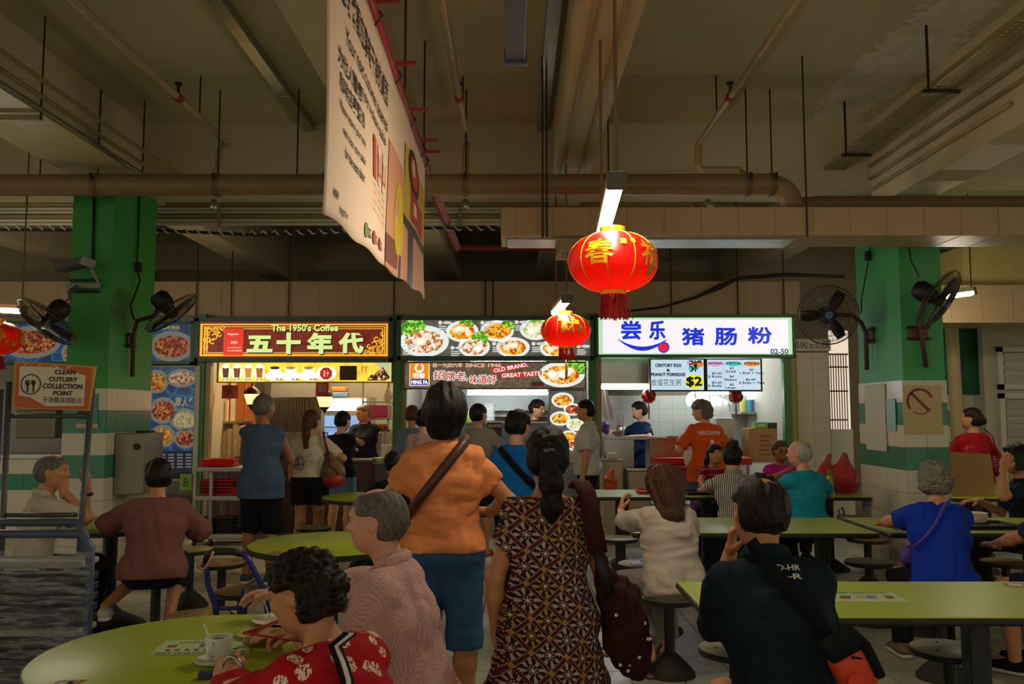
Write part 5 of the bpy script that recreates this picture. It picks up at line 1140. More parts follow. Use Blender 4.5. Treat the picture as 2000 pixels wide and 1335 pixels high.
for i, (px, py, c_) in enumerate(((676, 757, '#c87a3c'), (678, 769, '#5a86b0'))): tag(MB().box((W(677, 0, 12.45).x+.02*i, 12.45, zt_f+.04+.075*(1-i)), (.22, .16, .07)).build('snack_packet', mat('packet_%d' % i, c_, .3), None, bev=.015), ('orange packet on top of the fridge' if i == 0 else 'blue packet on top of the fridge'), 'packet')
bm = Field(.012); c = W(757, 774, 11.3); bm.ell(c, (.06, .05, .09), None, .02); bm.cone(c+Vector((0, 0, .08)), c+Vector((.01, 0, .14)), .02, .008, .03); bm.disp = wrinkle(.012, 60, 3); cb_ = tag(np_obj('carrier_bag', [bm.mesh(1)], mat('bag_white', '#d8cbb4', .5)), 'white carrier bag hanging inside the coffee stall', 'bag'); MB().cyl(c+Vector((.01, 0, .13)), (c.x+.01, c.y, 2.73), .004, 5).build('hanging_cord', CABLE, cb_)
r_ = thing('drink_dispenser', 'white counter machine beside the coffee stall sink', 'machine', tuple(W(752, 880, 11.2))); MB().box2(W(744, 900, 11.2), Vector(W(763, 868, 11.2))+Vector((0, .2, 0))).build('machine_body', mat('machine_white', '#c4c2ba', .4), r_, bev=.01); MB().cyl(W(752, 868, 11.3), W(752, 843, 11.3), .05, 10).build('canister', INOX, r_)
r_ = thing('basin', 'white basin on the coffee stall side counter', 'basin', tuple(W(741, 898, 11.15))); MB().lathe([(.05, 0), (.085, .06), (.09, .065), (.08, .062), (.045, .01)], 20, W(741, 903, 11.15)).build('bowl', mat('basin_white', '#c8ccd0', .3), r_, True, auto=40)
# noodle stall
r_ = thing('noodle_counter', 'steel noodle counter with a glass food case', 'counter', (-.3, 11, 0)); a, b = W(790, 900, 10.95), W(1148, 900, 10.95)
MB().box2((a.x, 10.95, 0), (b.x, 11.4, .92)).build('counter_front', INOX, r_); MB().box2((a.x, 10.9, .92), (b.x, 11.45, .95)).build('counter_top', INOX, r_, bev=.004)
c0, c1 = W(905, 860, 11.0), W(1068, 800, 11.0); MB().box2((c0.x, 11.2, .95), (c1.x, 11.22, W(0, 823, 11.2).z)).build('case_back', mat('case_grey', '#8d9aa0', .3), r_); MB().box2((c0.x, 10.98, W(0, 823, 11).z-.02), (c1.x, 11.3, W(0, 823, 11).z)).build('case_top', INOX, r_)
MB().box2((c0.x, 10.985, W(0, 895, 11).z), (c1.x, 11.0, W(0, 887, 11).z)).build('case_light', glow('case_light', '#e8f4ff', 3.0), r_); F = Face(r_, 10.96); F.rect('notice', 952, 825, 980, 868, mat('notice_maroon', '#4a2420', .6), 1); F.text('lettering', 'SINGAPORE', 954, 828, 979, 834, mat('print_white_matte', '#e4e4dc'), 2, .01); F.rect('notice_band', 955, 852, 978, 858, mat('notice_gold', '#c8961e'), 2)
for i in range(4): MB().box2((W(912+38*i, 860, 11.1).x, 11.02, .95), (W(944+38*i, 860, 11.1).x, 11.18, 1.02)).build('food_pan', INOX, r_)
hd_ = thing('range_hood', 'steel hood glowing over the noodle stall', 'hood', (-.1, 11.3, 2)); a, b = W(915, 765, 11.15), W(1070, 765, 11.15); MB().add([(a.x, 11.13, 1.79), (b.x, 11.13, 1.79), (b.x, 11.13, 1.9), (a.x, 11.13, 1.9), (a.x, 12.6, 2.6), (b.x, 12.6, 2.6), (a.x, 12.6, 2.74), (b.x, 12.6, 2.74)], [(0, 3, 2, 1), (0, 1, 5, 4), (3, 6, 7, 2), (4, 5, 7, 6), (0, 4, 6, 3), (1, 2, 7, 5)]).build('hood_body', INOX, hd_)
r_ = thing('steel_shelf', 'steel wall shelf behind the noodle stall counter', 'shelf', (-.2, 12.5, 1.3)); MB().box2((W(900, 810, 12.5).x, 12.5, 0), (W(1075, 810, 12.5).x, 12.52, 2.1)).build('splash_panel', mat('splash', '#8f938c', .35, .6), r_)
for py in (800, 812): MB().box2((W(905, py, 12.3).x, 12.2, W(0, py, 12.3).z-.01), (W(1070, py, 12.3).x, 12.5, W(0, py, 12.3).z+.01)).build('shelf_board', INOX, r_)
ORD = ['lowest', 'second lowest', 'third lowest', 'fourth', 'fifth', 'sixth', 'seventh', 'eighth', 'ninth', 'tenth', 'topmost']
r_ = thing('bowl_stand', 'steel stand under the white bowl stack', 'stand', (W(957, 0, 11.6).x, 11.6, 0)); MB().box2((W(957, 0, 11.6).x-.15, 11.5, 0), (W(957, 0, 11.6).x+.15, 11.75, W(0, 823, 11.6).z)).build('cabinet', INOX, r_)
for i in range(11): tag(MB().lathe([(.04, 0), (.085, .02), (.088, .026), (.05, .01)], 16, (W(957, 0, 11.6).x, 11.6, W(0, 823, 11.6).z+.022*i)).build('bowl', mat('bowl_white', '#dfe2dc', .3), None, True), '%s white bowl in the noodle stall stack' % ORD[i], 'bowl', 'stacked white bowls')
r_ = thing('picture_menu', 'backlit picture menu panel at the right of the noodle stall', 'menu', (.7, 10.85, 1.2)); MB().box2((W(1072, 900, 10.86).x, 10.86, W(0, 905, 10.86).z), (W(1147, 900, 10.86).x, 10.92, W(0, 761, 10.86).z)).build('panel_box', DGREY, r_); F = Face(r_, 10.855); F.rect('dark_panel', 1073, 763, 1146, 903, NF, 1)
for x, y, rx, ry, k_, s in ((1099, 781, 22, 15, 'noodle', 1), (1118, 799, 17, 12, 'red', 2), (1094, 817, 20, 14, 'crisp', 3), (1125, 829, 19, 12, 'balls', 4), (1112, 853, 18, 13, 'crisp', 5), (1124, 868, 16, 13, 'red', 6), (1090, 873, 15, 12, 'noodle', 7)): bowl(F, x, y, rx, ry, k_, .95, (-8, 2, 6) if s in (1, 3) else None, 0, 2, s)
r_ = tag(MB().tube([W(905, 790, 11.3), W(910, 805, 11.28), W(917, 826, 11.25)], [.02, .05, .03], 8, sq=((0, 1, 0), .3)).build('green_cloth', mat('cloth_lime', '#8fb02c', .7), None, True), 'lime green cloth hanging at the noodle stall', 'cloth')
# white sign stall
r_ = thing('steel_counter', 'stainless counter with red reflections tinted into its front at the rice roll stall', 'counter', (2, 10.9, 0)); a, b = W(1180, 900, 10.9), W(1432, 900, 10.9); zt_ = W(0, 853, 10.9).z
MB().box2((a.x, 10.85, zt_-.03), (b.x, 11.35, zt_)).build('counter_top', INOX, r_, bev=.004); MB().box2((W(1258, 0, 10.9).x, 10.9, .42), (b.x, 11.3, zt_-.03)).build('counter_front', mat('inox_red_reflection', '#b08a80', .3, .8), r_); MB().box2((a.x, 10.9, 0), (W(1228, 0, 10.9).x, 11.3, zt_-.03)).build('counter_side', INOX, r_)  # red reflection on the steel front is put into its base colour
MB().box2((W(1262, 0, 10.6).x, 10.55, W(0, 908, 10.6).z-.02), (b.x, 10.9, W(0, 908, 10.6).z)).build('tray_slide', INOX, r_)
for i in range(2): tag(MB().box2((W(1264+118*i, 0, 10.6).x, 10.57, W(0, 907, 10.6).z), (W(1330+118*i, 0, 10.6).x, 10.85, W(0, 893, 10.6).z)).build('red_tray', mat('tray_red', '#c41412', .4), None, bev=.015), ('red tray on the steel slide left of the orange jersey', 'red tray on the steel slide right of the orange jersey')[i], 'tray')
BW = struct(MB().box2((1.0, 13.3, 0), (3.6, 13.4, 2.7)).build('wall_stall_tiled', mat('tile_backing', '#6f6a58', .8))); o0 = None
TI = mat('tile_stall', '#c4c6ba', .25, var=.05)
for i in range(12):
    for j in range(8):
        o = MB().box((0, 0, 0), (.207, .012, .207)).build('tile', TI) if o0 is None else bpy.data.objects.new('tile', o0.data)
        if o0 is None: o0 = o
        else: col.objects.link(o)
        o.parent = BW; o.location = (1.12+.21*i, 13.296, .22+.21*j)
MB().box2((1.0, 13.28, .95), (3.6, 13.3, 1.1)).build('green_band', TG, BW)
hd_ = thing('range_hood', 'brushed steel hood at the left of the rice roll stall', 'hood', (1.4, 11.3, 2)); a, b = W(1166, 757, 11.15), W(1272, 757, 11.15); MB().box2((a.x, 11.15, a.z+.03), (b.x+.3, 12.9, 2.3)).build('hood_body', INOX, hd_, bev=.01)
for k, (x0, x1) in enumerate(((1269, 1377), (1379, 1488))):
    r_ = thing('menu_screen', ('menu screen with porridge price in the yellow circle', 'menu screen with three price columns')[k], 'screen', tuple(W((x0+x1)/2, 763, 10.7))); a, b = W(x0, 764, 10.72), W(x1, 700, 10.72); MB().box2((a.x, 10.72, a.z), (b.x, 10.78, b.z)).build('casing', CABLE, r_); F = Face(r_, 10.718); F.rect('screen', x0+2, 702, x1-2, 761, G('screen_blue', '#c9e2f2', .85), 1); K = G('screen_ink', '#14202a', .1)
    if k == 0:
        for s_, q in (('CENTURY EGG', (1280, 710, 1330, 716)), ('&', (1302, 720, 1308, 725)), ('PEANUT PORRIDGE', (1272, 728, 1338, 734))): F.text('lettering', s_, *q, K, 2, fat=.4)
        F.text('lettering', '皮蛋花生粥', 1272, 740, 1330, 753, K, 2); F.ell('pink_brush', 1350, 708, 9, 5, G('brush_pink', '#d8a0d8', .8), 2, 16, .1); F.ell('orange_brush', 1363, 711, 11, 6, G('brush_orange', '#e88a2a', .8), 3, 16, .1); F.ell('teal_brush', 1354, 719, 10, 5, G('brush_teal', '#4cc8cc', .8), 3, 16, .1)
        F.text('lettering', '粥', 1346, 703, 1370, 726, K, 4, .01); F.ell('price_circle', 1356, 745, 18, 14, G('price_yellow', '#e8e81c', .9), 3, 28); F.text('lettering', '$2', 1341, 736, 1370, 755, K, 4, fat=1.1)
    else:
        for x, c_, s_ in ((1397, '#d8a0d8', 'Chee Cheong Fun'), (1432, '#4cc8cc', 'HK Style Yam Cake'), (1468, '#e88a2a', 'Mixed')): F.ell('heading_brush', x, 710, 16, 5, G('brush_%s' % s_[:3], c_, .8), 2, 18, .06); F.text('lettering', s_, x-14, 707, x+14, 711, K, 3, fat=.2)
        for s_, x, y in (('$2.40', 1400, 729), ('2 Rolls', 1396, 735), ('$3.60', 1400, 747), ('3 Rolls', 1396, 753), ('$3', 1429, 719), ('Small', 1427, 725), ('$4', 1429, 735), ('Medium', 1427, 741), ('$5', 1429, 751), ('Large', 1427, 757), ('$3', 1468, 722), ('1 Roll + Yam', 1468, 728), ('$6.60', 1466, 741), ('2 Rolls + Yam', 1468, 747)): w_ = len(s_)*1.9; F.text('lettering', s_, x-w_, y-2.2, x+w_, y+2.2, K, 2, fat=.2)
        for x in (1414, 1450): F.rect('blue_divider', x-.8, 704, x+.8, 760, G('divider_blue', '#3a9ae0', .8), 2)
FOIL = mat('foil_red', '#a31a14', .25, .6, var=.5, scale=60)
for k, (px, py) in enumerate(((1267, 773), (1437, 773))):
    c = W(px, py, 11.0); r_ = thing('festive_ball', ('red and gold festive ball beside the masked cook', 'red and gold festive ball right of the orange jersey')[k], 'decoration', tuple(c)); f = Field(.008); f.ell(c, (.085, .085, .085)); f.disp = lambda X, Y, Z: wrinkle(.02, 150, 3)(X, Y, Z); np_obj('ball', [(lambda q: (q[0]-np.array(c), q[1]))(f.mesh(0))], FOIL, r_)
    for i in range(40): d_ = Vector((rnd.gauss(0, 1), rnd.gauss(0, 1), rnd.gauss(0, 1))).normalized(); MB().box(c+d_*.088, (.018, .018, .01), d_.to_track_quat('Z', 'Y').to_matrix()).build('gold_petal', GOLD, r_)
    MB().tube([c+Vector((0, 0, -.08)), c+Vector((0, 0, -.16)), c+Vector((0, 0, -.3))], [.004, .012, .008], 6).build('tassel', TAS, r_); MB().cyl(c+Vector((0, 0, .08)), c+Vector((0, 0, .5)), .002, 4).build('cord', TAS, r_)
# things around the rice roll stall
def carton(label, px0, py0, px1, py1, Y, dep, m, name='carton', cat='box'): return tag(MB().box2(W(px0, py1, Y), Vector(W(px1, py0, Y))+Vector((0, dep, 0))).build(name, m, None, bev=.006), label, cat)
KR = mat('cardboard', '#a57f4c', .8, var=.1); b_ = carton('large brown cardboard carton on the counter by the green post', 1464, 836, 1518, 900, 10.7, .35, KR); F = Face(b_, 10.698)
for j in range(5): F.rect('printed_line', 1484, 850+j*9, 1506-(j % 2)*5, 852.5+j*9, mat('carton_ink', '#6b4e2c'), 1)
r_ = thing('carton_shelf', 'low shelf holding the cardboard carton', 'shelf', tuple(W(1490, 900, 10.75))); a, b = W(1455, 903, 10.7), W(1528, 900, 10.7); MB().box2((a.x, 10.65, a.z), (b.x, 11.1, a.z+.02)).build('shelf_board', INOX, r_)
for x in (a.x+.02, b.x-.04): MB().box2((x, 10.68, 0), (x+.03, 10.71, a.z)).build('shelf_leg', INOX, r_)
b_ = carton('lime green glove box on top of the carton', 1476, 824, 1500, 836, 10.72, .2, mat('box_lime', '#6fae2a', .5), 'glove_box'); Face(b_, 10.718).text('lettering', 'GATSY', 1479, 827, 1496, 833, mat('print_white_matte', '#e4e4dc'), 1, .02)
carton('black and green box beside the lime glove box', 1501, 825, 1518, 837, 10.73, .2, mat('box_dark', '#22301a', .5), 'glove_box')
carton('white foam box stack behind the orange jersey man', 1399, 816, 1434, 853, 10.98, .3, mat('foam_white', '#c8c9c0', .6), 'foam_box')
r_ = thing('wall_rack', 'wall rack with plastic jugs at the right of the rice roll stall', 'rack', tuple(W(1475, 806, 12.3))); a, b = W(1443, 808, 12.2), W(1512, 804, 12.2); MB().box2((a.x, 12.1, a.z), (b.x, 12.6, b.z)).build('rack_shelf', INOX, r_); MB().box2((a.x, 12.6, .9), (b.x, 12.63, 2.2)).build('rack_back', mat('splash', '#8f938c', .35, .6), r_)
for i, (px, py, c_, lab) in enumerate(((1452, 788, '#b8b45a', 'pale yellow jug on the rice roll stall rack'), (1463, 790, '#3c9cc0', 'blue jug on the rice roll stall rack'), (1474, 785, '#5a4a7a', 'purple tub on the rice roll stall rack'), (1494, 790, '#c89a2a', 'orange box on the rice roll stall rack'))): tag(MB().lathe([(.05, 0), (.055, .14), (.05, .17), (.03, .18)], 14, (W(px, py, 12.25).x, 12.25, W(0, 804, 12.25).z)).build('jug', mat('jug_%d' % i, c_, .4), None, True, auto=40), lab, 'jug')
r_ = thing('wok_rack', 'steel pans hanging above the rice roll stall stove', 'pans', tuple(W(1375, 790, 12.6)))
for px, py, q in ((1360, 783, .15), (1388, 790, .19), (1412, 795, .12)): c = W(px, py, 12.7); MB().lathe([(.01, -.08), (q*.6, -.06), (q, 0), (q+.01, .004)], 20, c, Matrix.Rotation(R(70), 3, 'X')).build('pan', INOX, r_, True, auto=40); MB().cyl(c, c+Vector((0, 0, .25)), .01, 6).build('pan_handle', STEEL, r_)
MB().cyl((W(1340, 0, 12.75).x, 12.75, W(0, 765, 12.7).z), (W(1430, 0, 12.75).x, 12.75, W(0, 765, 12.7).z), .01, 6).build('rail', STEEL, r_)
r_ = thing('utensil_pot', 'steel pot of utensils behind the masked cook', 'pot', tuple(W(1213, 850, 11.8))); c = W(1213, 850, 11.8); MB().lathe([(.06, 0), (.065, .14), (.06, .14), (.055, .01)], 14, c).build('pot', INOX, r_, True)
for i in range(7): MB().cyl(c+Vector((.01*i-.03, 0, .05)), c+Vector((.022*i-.07, .01, .28)), .006, 5).build('utensil', PIPED if i % 2 else STEEL, r_)
tag(MB().grid(lambda u, v: W(1168+18*u*(1-.0*v)+14*v, 762+58*v, 11.05)+Vector((0, .02*math.sin(9*u+v), 0)), 8, 10).build('hanging_sheet', mat('sheet_white', '#d6cdd2', .6), None, True), 'white sheet hanging at the left of the rice roll stall', 'sheet')
bm = Field(.012); c = W(1183, 835, 11.0); bm.ell(c, (.05, .05, .09), None, .02); bm.disp = wrinkle(.015, 70, 5); tag(np_obj('plastic_bag', [bm.mesh(1)], mat('bag_purple', '#5a3aa0', .4)), 'purple plastic bag hanging beside the white polo man', 'bag')
for k, (px, py, lab) in enumerate(((1194, 905, 'cream plastic bin left of the steel counter'), (1246, 925, 'cream plastic bin under the steel counter gap'))):
    r_ = thing('plastic_bin', lab, 'bin', (W(px, 900, 10.5).x, 10.5, 0)); x = W(px, 900, 10.5).x; MB().box2((x-.13, 10.4, 0), (x+.13, 10.7, W(0, py-6, 10.5).z)).build('bin_body', mat('bin_cream', '#b6a888', .5), r_, bev=.02); MB().box2((x-.14, 10.39, W(0, py-6, 10.5).z), (x+.14, 10.71, W(0, py-9, 10.5).z)).build('bin_lid', mat('bin_lid', '#8a8478', .5), r_, bev=.01)
r_ = tag(MB().box2(W(1187, 896, 10.45), Vector(W(1208, 884, 10.45))+Vector((0, .15, 0))).build('takeout_box', mat('foam_cream', '#d8ceb4', .6), None, bev=.02), 'foam takeout box on the cream bin', 'box')
# ------------------------------------------------------------------ everyone in the hall
def loc(root, face, w):
    """world point -> the person's own frame"""
    dx, dy = w[0]-root[0], w[1]-root[1]; a = R(face); return np.array((dx*math.cos(a)+dy*math.sin(a), -dx*math.sin(a)+dy*math.cos(a), w[2]))
def vloc(face, d):
    a = R(face); return np.array((d[0]*math.cos(a)+d[1]*math.sin(a), -d[0]*math.sin(a)+d[1]*math.cos(a), d[2]))
def arm(root, face, w, pole, d, n, curl=25, spread=0.0): return dict(w=loc(root, face, w), pole=vloc(face, pole), d=vloc(face, d), n=vloc(face, n), curl=curl, spread=spread)
CL = cloth_mat
# patterned cloths
def dress_mat():
    t = NT('dress_print'); g = t.coord('Object'); sp = t.n('ShaderNodeSeparateXYZ'); t.l(g, sp.inputs[0]); p = .092
    ua = t.math('ADD', sp.outputs[0], t.math('MULTIPLY', sp.outputs[1], .35)); zz = t.math('ADD', sp.outputs[2], t.math('MULTIPLY', ua, .12))
    u = t.math('ADD', t.math('DIVIDE', ua, .122), t.math('DIVIDE', zz, .115)); v = t.math('SUBTRACT', t.math('DIVIDE', ua, .122), t.math('DIVIDE', zz, .115))
    cu = t.math('SUBTRACT', t.math('FRACT', u), .5); cv = t.math('SUBTRACT', t.math('FRACT', v), .5); fu = t.math('ABSOLUTE', cu); fv = t.math('ABSOLUTE', cv); mx = t.math('MAXIMUM', fu, fv)
    rad = t.math('SQRT', t.math('ADD', t.math('MULTIPLY', cu, cu), t.math('MULTIPLY', cv, cv))); th = t.math('ARCTAN2', cv, cu)
    pet = t.math('SINE', t.math('ADD', t.math('MULTIPLY', th, 8), t.math('MULTIPLY', t.math('GREATER_THAN', rad, .2), 3.14))); vo = t.voro(g, 150)
    f1 = t.math('GREATER_THAN', t.math('SUBTRACT', t.math('ADD', t.math('MULTIPLY', pet, .45), .42), t.math('MULTIPLY', vo.outputs['Distance'], .75)), .1)
    ring = t.math('COMPARE', rad, .2, .022); core = t.math('LESS_THAN', rad, .06)
    cell = t.n('ShaderNodeTexWhiteNoise', noise_dimensions='2D'); cb = t.n('ShaderNodeCombineXYZ'); t.put(cb.inputs[0], t.math('FLOOR', u)); t.put(cb.inputs[1], t.math('FLOOR', v)); t.l(cb.outputs[0], cell.inputs[0])
    beige = t.mix(t.math('GREATER_THAN', cell.outputs[0], .5), lin('#a5834f'), lin('#b49a8e'))
    c = t.mix(f1, lin('#2c1710'), beige); c = t.mix(ring, c, lin('#4a2a1a')); c = t.mix(core, c, lin('#d8c8ae'))
    c = t.mix(t.math('GREATER_THAN', mx, .39), c, lin('#2a120e')); c = t.mix(t.math('GREATER_THAN', mx, .445), c, lin('#571520'))
    dd = t.math('LESS_THAN', t.math('ABSOLUTE', t.math('SUBTRACT', t.math('FRACT', t.math('MULTIPLY', t.math('MINIMUM', fu, fv), 11)), .5)), .24); c = t.mix(t.math('MULTIPLY', dd, t.math('COMPARE', mx, .418, .018)), c, lin('#cfc0a4'))
    c = t.mix(t.math('GREATER_THAN', t.math('ADD', fu, fv), .87), c, lin('#a87c34'))
    nb = t.noise(g, 18, 3); t.bump(nb.outputs[0], .3, .012); return t.done(c, .85, spec=.2)
def flower_mat():
    t = NT('flower_red'); g = t.coord('Object'); v = t.voro(g, 16); n = t.noise(t.coord('Object', (50, 50, 12)), 3.4, 3); w = t.noise(g, 45, 2)
    d = t.math('ADD', v.outputs['Distance'], t.math('MULTIPLY', t.math('SUBTRACT', w.outputs[0], .5), .3)); f = t.math('MULTIPLY', t.math('LESS_THAN', d, .37), t.math('GREATER_THAN', n.outputs[0], .46)); sp = t.n('ShaderNodeSeparateColor'); t.l(v.outputs['Color'], sp.inputs[0]); f = t.math('MULTIPLY', f, t.math('GREATER_THAN', sp.outputs[0], .18))
    c = t.mix(f, t.mix(t.noise(g, 8, 3).outputs[0], lin('#9c0a14'), lin('#bd1220')), lin('#e6d2bc')); t.bump(t.noise(g, 20, 3).outputs[0], .35, .012); return t.done(c, .8, spec=.2)
def stripe_mat(name, c1, c2, axis, freq, thr=.5, extra=None):
    t = NT(name); g = t.coord('Object'); sp = t.n('ShaderNodeSeparateXYZ'); t.l(g, sp.inputs[0]); s_ = t.math('FRACT', t.math('MULTIPLY', t.math('ADD', sp.outputs[axis], t.math('MULTIPLY', t.noise(g, 6, 2).outputs[0], .012)), freq)); f = t.math('GREATER_THAN', s_, thr); t.bump(t.noise(g, 18, 3).outputs[0], .3, .012); return t.done(t.mix(f, lin(c1), lin(c2)), .85, spec=.2)
def check_mat():
    t = NT('shirt_pink_dots'); g = t.coord('Object'); v = t.voro(g, 150, 'F1', .15); f = t.math('LESS_THAN', v.outputs['Distance'], .3); t.bump(t.noise(g, 14, 3).outputs[0], .35, .014); return t.done(t.mix(f, lin('#c9a09a'), lin('#8c4a50')), .85, spec=.2)
JEAN = CL('denim', '#38608c', 500, .22); BLK = CL('cloth_black', '#131317', 400, .2); NAVYP = CL('cloth_navy', '#141b30', 400); GREYP = CL('cloth_grey', '#8e8880', 400); KHA = CL('cloth_khaki', '#7c7260', 400)
hemz = lambda z, H: (z-.93*H/1.7)/(H/1.7)

# -- foreground
D = dict
r, f_ = (-.335, 4.1), 0
P_or = person('woman in an orange T-shirt and blue capri jeans seen from behind', r, f_, 1.70, fem=True, bw=1.1, sw=.15, skin='tan', near=True, head=(0, -4, 0), shirt=D(m=CL('tee_orange', '#e08a52', 450), sleeve=.62, hem=hemz(.895, 1.7), loose=.022, wr=.008, ws=30), pants=D(m=JEAN, len=1.14, loose=.02, name='capri_jeans'), hair=('bob', 'black'),
    armL=arm(r, f_, (-.5, 4.33, 1.02), (-1, -.5, -.4), (.6, 1, .1), (0, 0, -1)), armR=arm(r, f_, (-.13, 4.36, 1.04), (1, -.6, -.4), (-.5, 1, .1), (0, 0, -1)), shoe=D(m=BLK, slip=1))
r, f_ = (.125, 3.2), 2
P_dr = person('woman in a brown patterned dress walking away with a ponytail', r, f_, 1.505, fem=True, bw=1.08, sw=.15, skin='tan', near=True, hair=('pony', 'black'), shirt=D(m=dress_mat(), name='dress', sleeve=.5, hem=-.2, loose=.02, skirt=(.42, .235), wr=.007, ws=24, high=-.012),
    armL=arm(r, f_, (-.065, 3.22, .72), (-1, -.5, 0), (.05, .15, -1), (1, 0, 0), 62), armR=arm(r, f_, (.40, 3.28, .70), (1, -.6, 0), (0, .3, -1), (-1, 0, 0), 50), legs=[((-.09, .05, .43), (-.09, -.05, .075)), ((.09, .12, .44), (.09, .15, .075))], shoe=D(m=BLK, slip=1))
r, f_ = (-.385, 2.22), 62
P_rd = person('woman in a red flowered blouse eating at the nearest table', r, f_, 1.5, sit=True, lean=20, fem=True, bw=1.2, sw=.165, skin='tan', near=True, head=(8, -22, 0), hair=('curly', 'curl'), visage=True, shirt=D(m=flower_mat(), sleeve=1.75, hem=-.14, loose=.026, wr=.009, ws=24, cuff=1.6), pants=D(m=BLK, len=2),
    armL=arm(r, f_, (-.80, 2.47, .83), (.2, -1, -.35), (-.75, .55, -.25), (.3, .6, -.5), 70), armR=arm(r, f_, (-.66, 2.70, .86), (.3, .6, -1), (-1, .25, -.1), (-.1, -.3, -1), 68), shoe=D(m=BLK))
r, f_ = (-.36, 3.06), 80
P_pk = person('grey-haired man in a pink dotted shirt reaching over the nearest table', r, f_, 1.68, sit=True, lean=12, bw=1.16, sw=.175, skin='pink', near=True, head=(0, -8, 0), hair=('thin', 'gray'), visage=True, shirt=D(m=check_mat(), sleeve=.95, hem=-.13, loose=.028, wr=.007, collar=True, cuff=1.5), pants=D(m=GREYP, len=2),
    armR=arm(r, f_, (-.92, 3.36, .84), (0, .6, -1), (-1, .05, -.08), (.0, -.6, -.8), 28, .3), armL=arm(r, f_, (-.74, 2.93, .80), (0, -.6, -1), (-1, .1, 0), (0, 0, -1), 25), shoe=D(m=BLK))
r, f_ = (.885, 2.80), -2
P_nv = person('man in a dark navy polo leaning on the nearest long table', r, f_, 1.80, sit=True, lean=20, roll=-3, bw=1.1, sw=.165, skin='tan', near=True, head=(6, -14, 4), hair=('crown', 'dark'), shirt=D(m=CL('polo_navy', '#10202b', 420, .2), sleeve=.97, hem=-.16, loose=.024, wr=.009, ws=22, collar=True, cuff=1.3), pants=D(m=BLK, len=2), hip=.57,
    armL=arm(r, f_, (.81, 3.22, 1.02), (-.15, .5, -1), (.1, -.2, 1), (.6, -.3, 0), 70), armR=arm(r, f_, (1.02, 3.5, .78), (1, .1, -.5), (-1, .4, 0), (0, 0, -1), 30), shoe=D(m=BLK))
# -- right hand tables
r, f_ = (.95, 5.12), 16
P_wb = person('woman with long brown hair in a white blouse at the middle table', r, f_, 1.56, sit=True, lean=14, fem=True, bw=1.05, sw=.16, skin='fair', near=True, head=(14, -16, 0), hair=('long', 'ombre'), shirt=D(m=CL('blouse_white', '#bfb2a6', 500, .08), sleeve=.98, hem=-.2, loose=.034, wr=.010, ws=20, cuff=1.5), pants=D(m=GREYP, len=1.9, flare=.012),
    armL=arm(r, f_, (.70, 5.62, .90), (-1, -.3, -.8), (.2, .3, 1), (1, 0, 0), 55), armR=arm(r, f_, (1.05, 5.68, .79), (1, -.2, -.8), (-.8, .6, 0), (0, 0, -1), 30), legs=[((-.13, .36, .5), (-.16, .02, .16)), ((.1, .38, .5), (.1, .3, .085))], shoe=D(m=PIPED, slip=1))
r, f_ = (2.57, 5.15), -4
P_bl = person('woman with grey curly hair in a royal blue T-shirt', r, f_, 1.62, sit=True, lean=18, roll=4, fem=True, bw=1.15, sw=.165, skin='tan', near=True, head=(-12, -10, 0), hair=('curly', 'curlgray'), shirt=D(m=CL('tee_royal', '#0c35a8', 450), sleeve=.7, hem=-.2, loose=.02, wr=.009, ws=26), pants=D(m=BLK, len=2),
    armL=arm(r, f_, (2.47, 5.84, .785), (-1, -.1, -.35), (1, .1, 0), (0, 0, -1), 30), armR=arm(r, f_, (2.70, 5.82, .785), (1, -.1, -.35), (-1, .2, 0), (0, 0, -1), 30), shoe=D(m=PIPED))
r, f_ = (2.6, 7.55), 25
P_tq = person('bald man in a turquoise T-shirt at the far table', r, f_, 1.70, sit=True, lean=8, bw=1.15, sw=.175, skin='pink', near=True, head=(28, -4, 0), hair=('bald', 'white'), visage=True, shirt=D(m=CL('tee_turquoise', '#1b94ad', 450), sleeve=.75, hem=-.17, loose=.022, wr=.007), pants=D(m=BLK, len=2), armL=arm(r, f_, (2.42, 8.0, .80), (-1, -.5, -.6), (.4, 1, 0), (0, 0, -1), 30), armR=arm(r, f_, (2.8, 8.05, .80), (1, -.5, -.5), (-.3, 1, 0), (0, 0, -1), 30), shoe=D(m=BLK))
r, f_ = (1.95, 7.55), -8
P_st = person('woman with a bun in a black and white striped shirt', r, f_, 1.62, sit=True, lean=13, fem=True, sw=.16, skin='fair', near=True, head=(-14, -8, 0), hair=('bun', 'black'), shirt=D(m=stripe_mat('shirt_stripes', '#cfc9ba', '#2a2a2c', 0, 62), sleeve=.75, hem=-.2, loose=.022, wr=.006, collar=True), pants=D(m=BLK, len=2), armL=arm(r, f_, (1.78, 8.2, .79), (-1, -.2, -.4), (.8, .5, 0), (0, 0, -1), 30), armR=arm(r, f_, (2.12, 8.2, .79), (1, -.2, -.4), (-.8, .5, 0), (0, 0, -1), 30), shoe=D(m=BLK))
r, f_ = (2.10, 9.25), 178
P_gr = person('girl in a red striped top facing the camera at the far table', r, f_, 1.50, sit=True, lean=14, roll=-6, fem=True, bw=.95, sw=.145, skin='tan', near=True, head=(22, -4, -4), hair=('pony', 'black'), visage=True, shirt=D(m=stripe_mat('top_red_stripe', '#8c1224', '#d9b8b4', 2, 17, .93), sleeve=.65, hem=-.16, loose=.014, wr=.004), pants=D(m=NAVYP, len=2), armL=arm(r, f_, (2.22, 8.78, .93), (.8, .3, -1), (-.2, -.2, 1), (0, .3, 0), 60), armR=arm(r, f_, (1.93, 8.72, .785), (-1, .4, -.3), (.9, -.4, 0), (0, 0, -1), 30), shoe=D(m=BLK))
r, f_ = (2.86, 9.25), 188
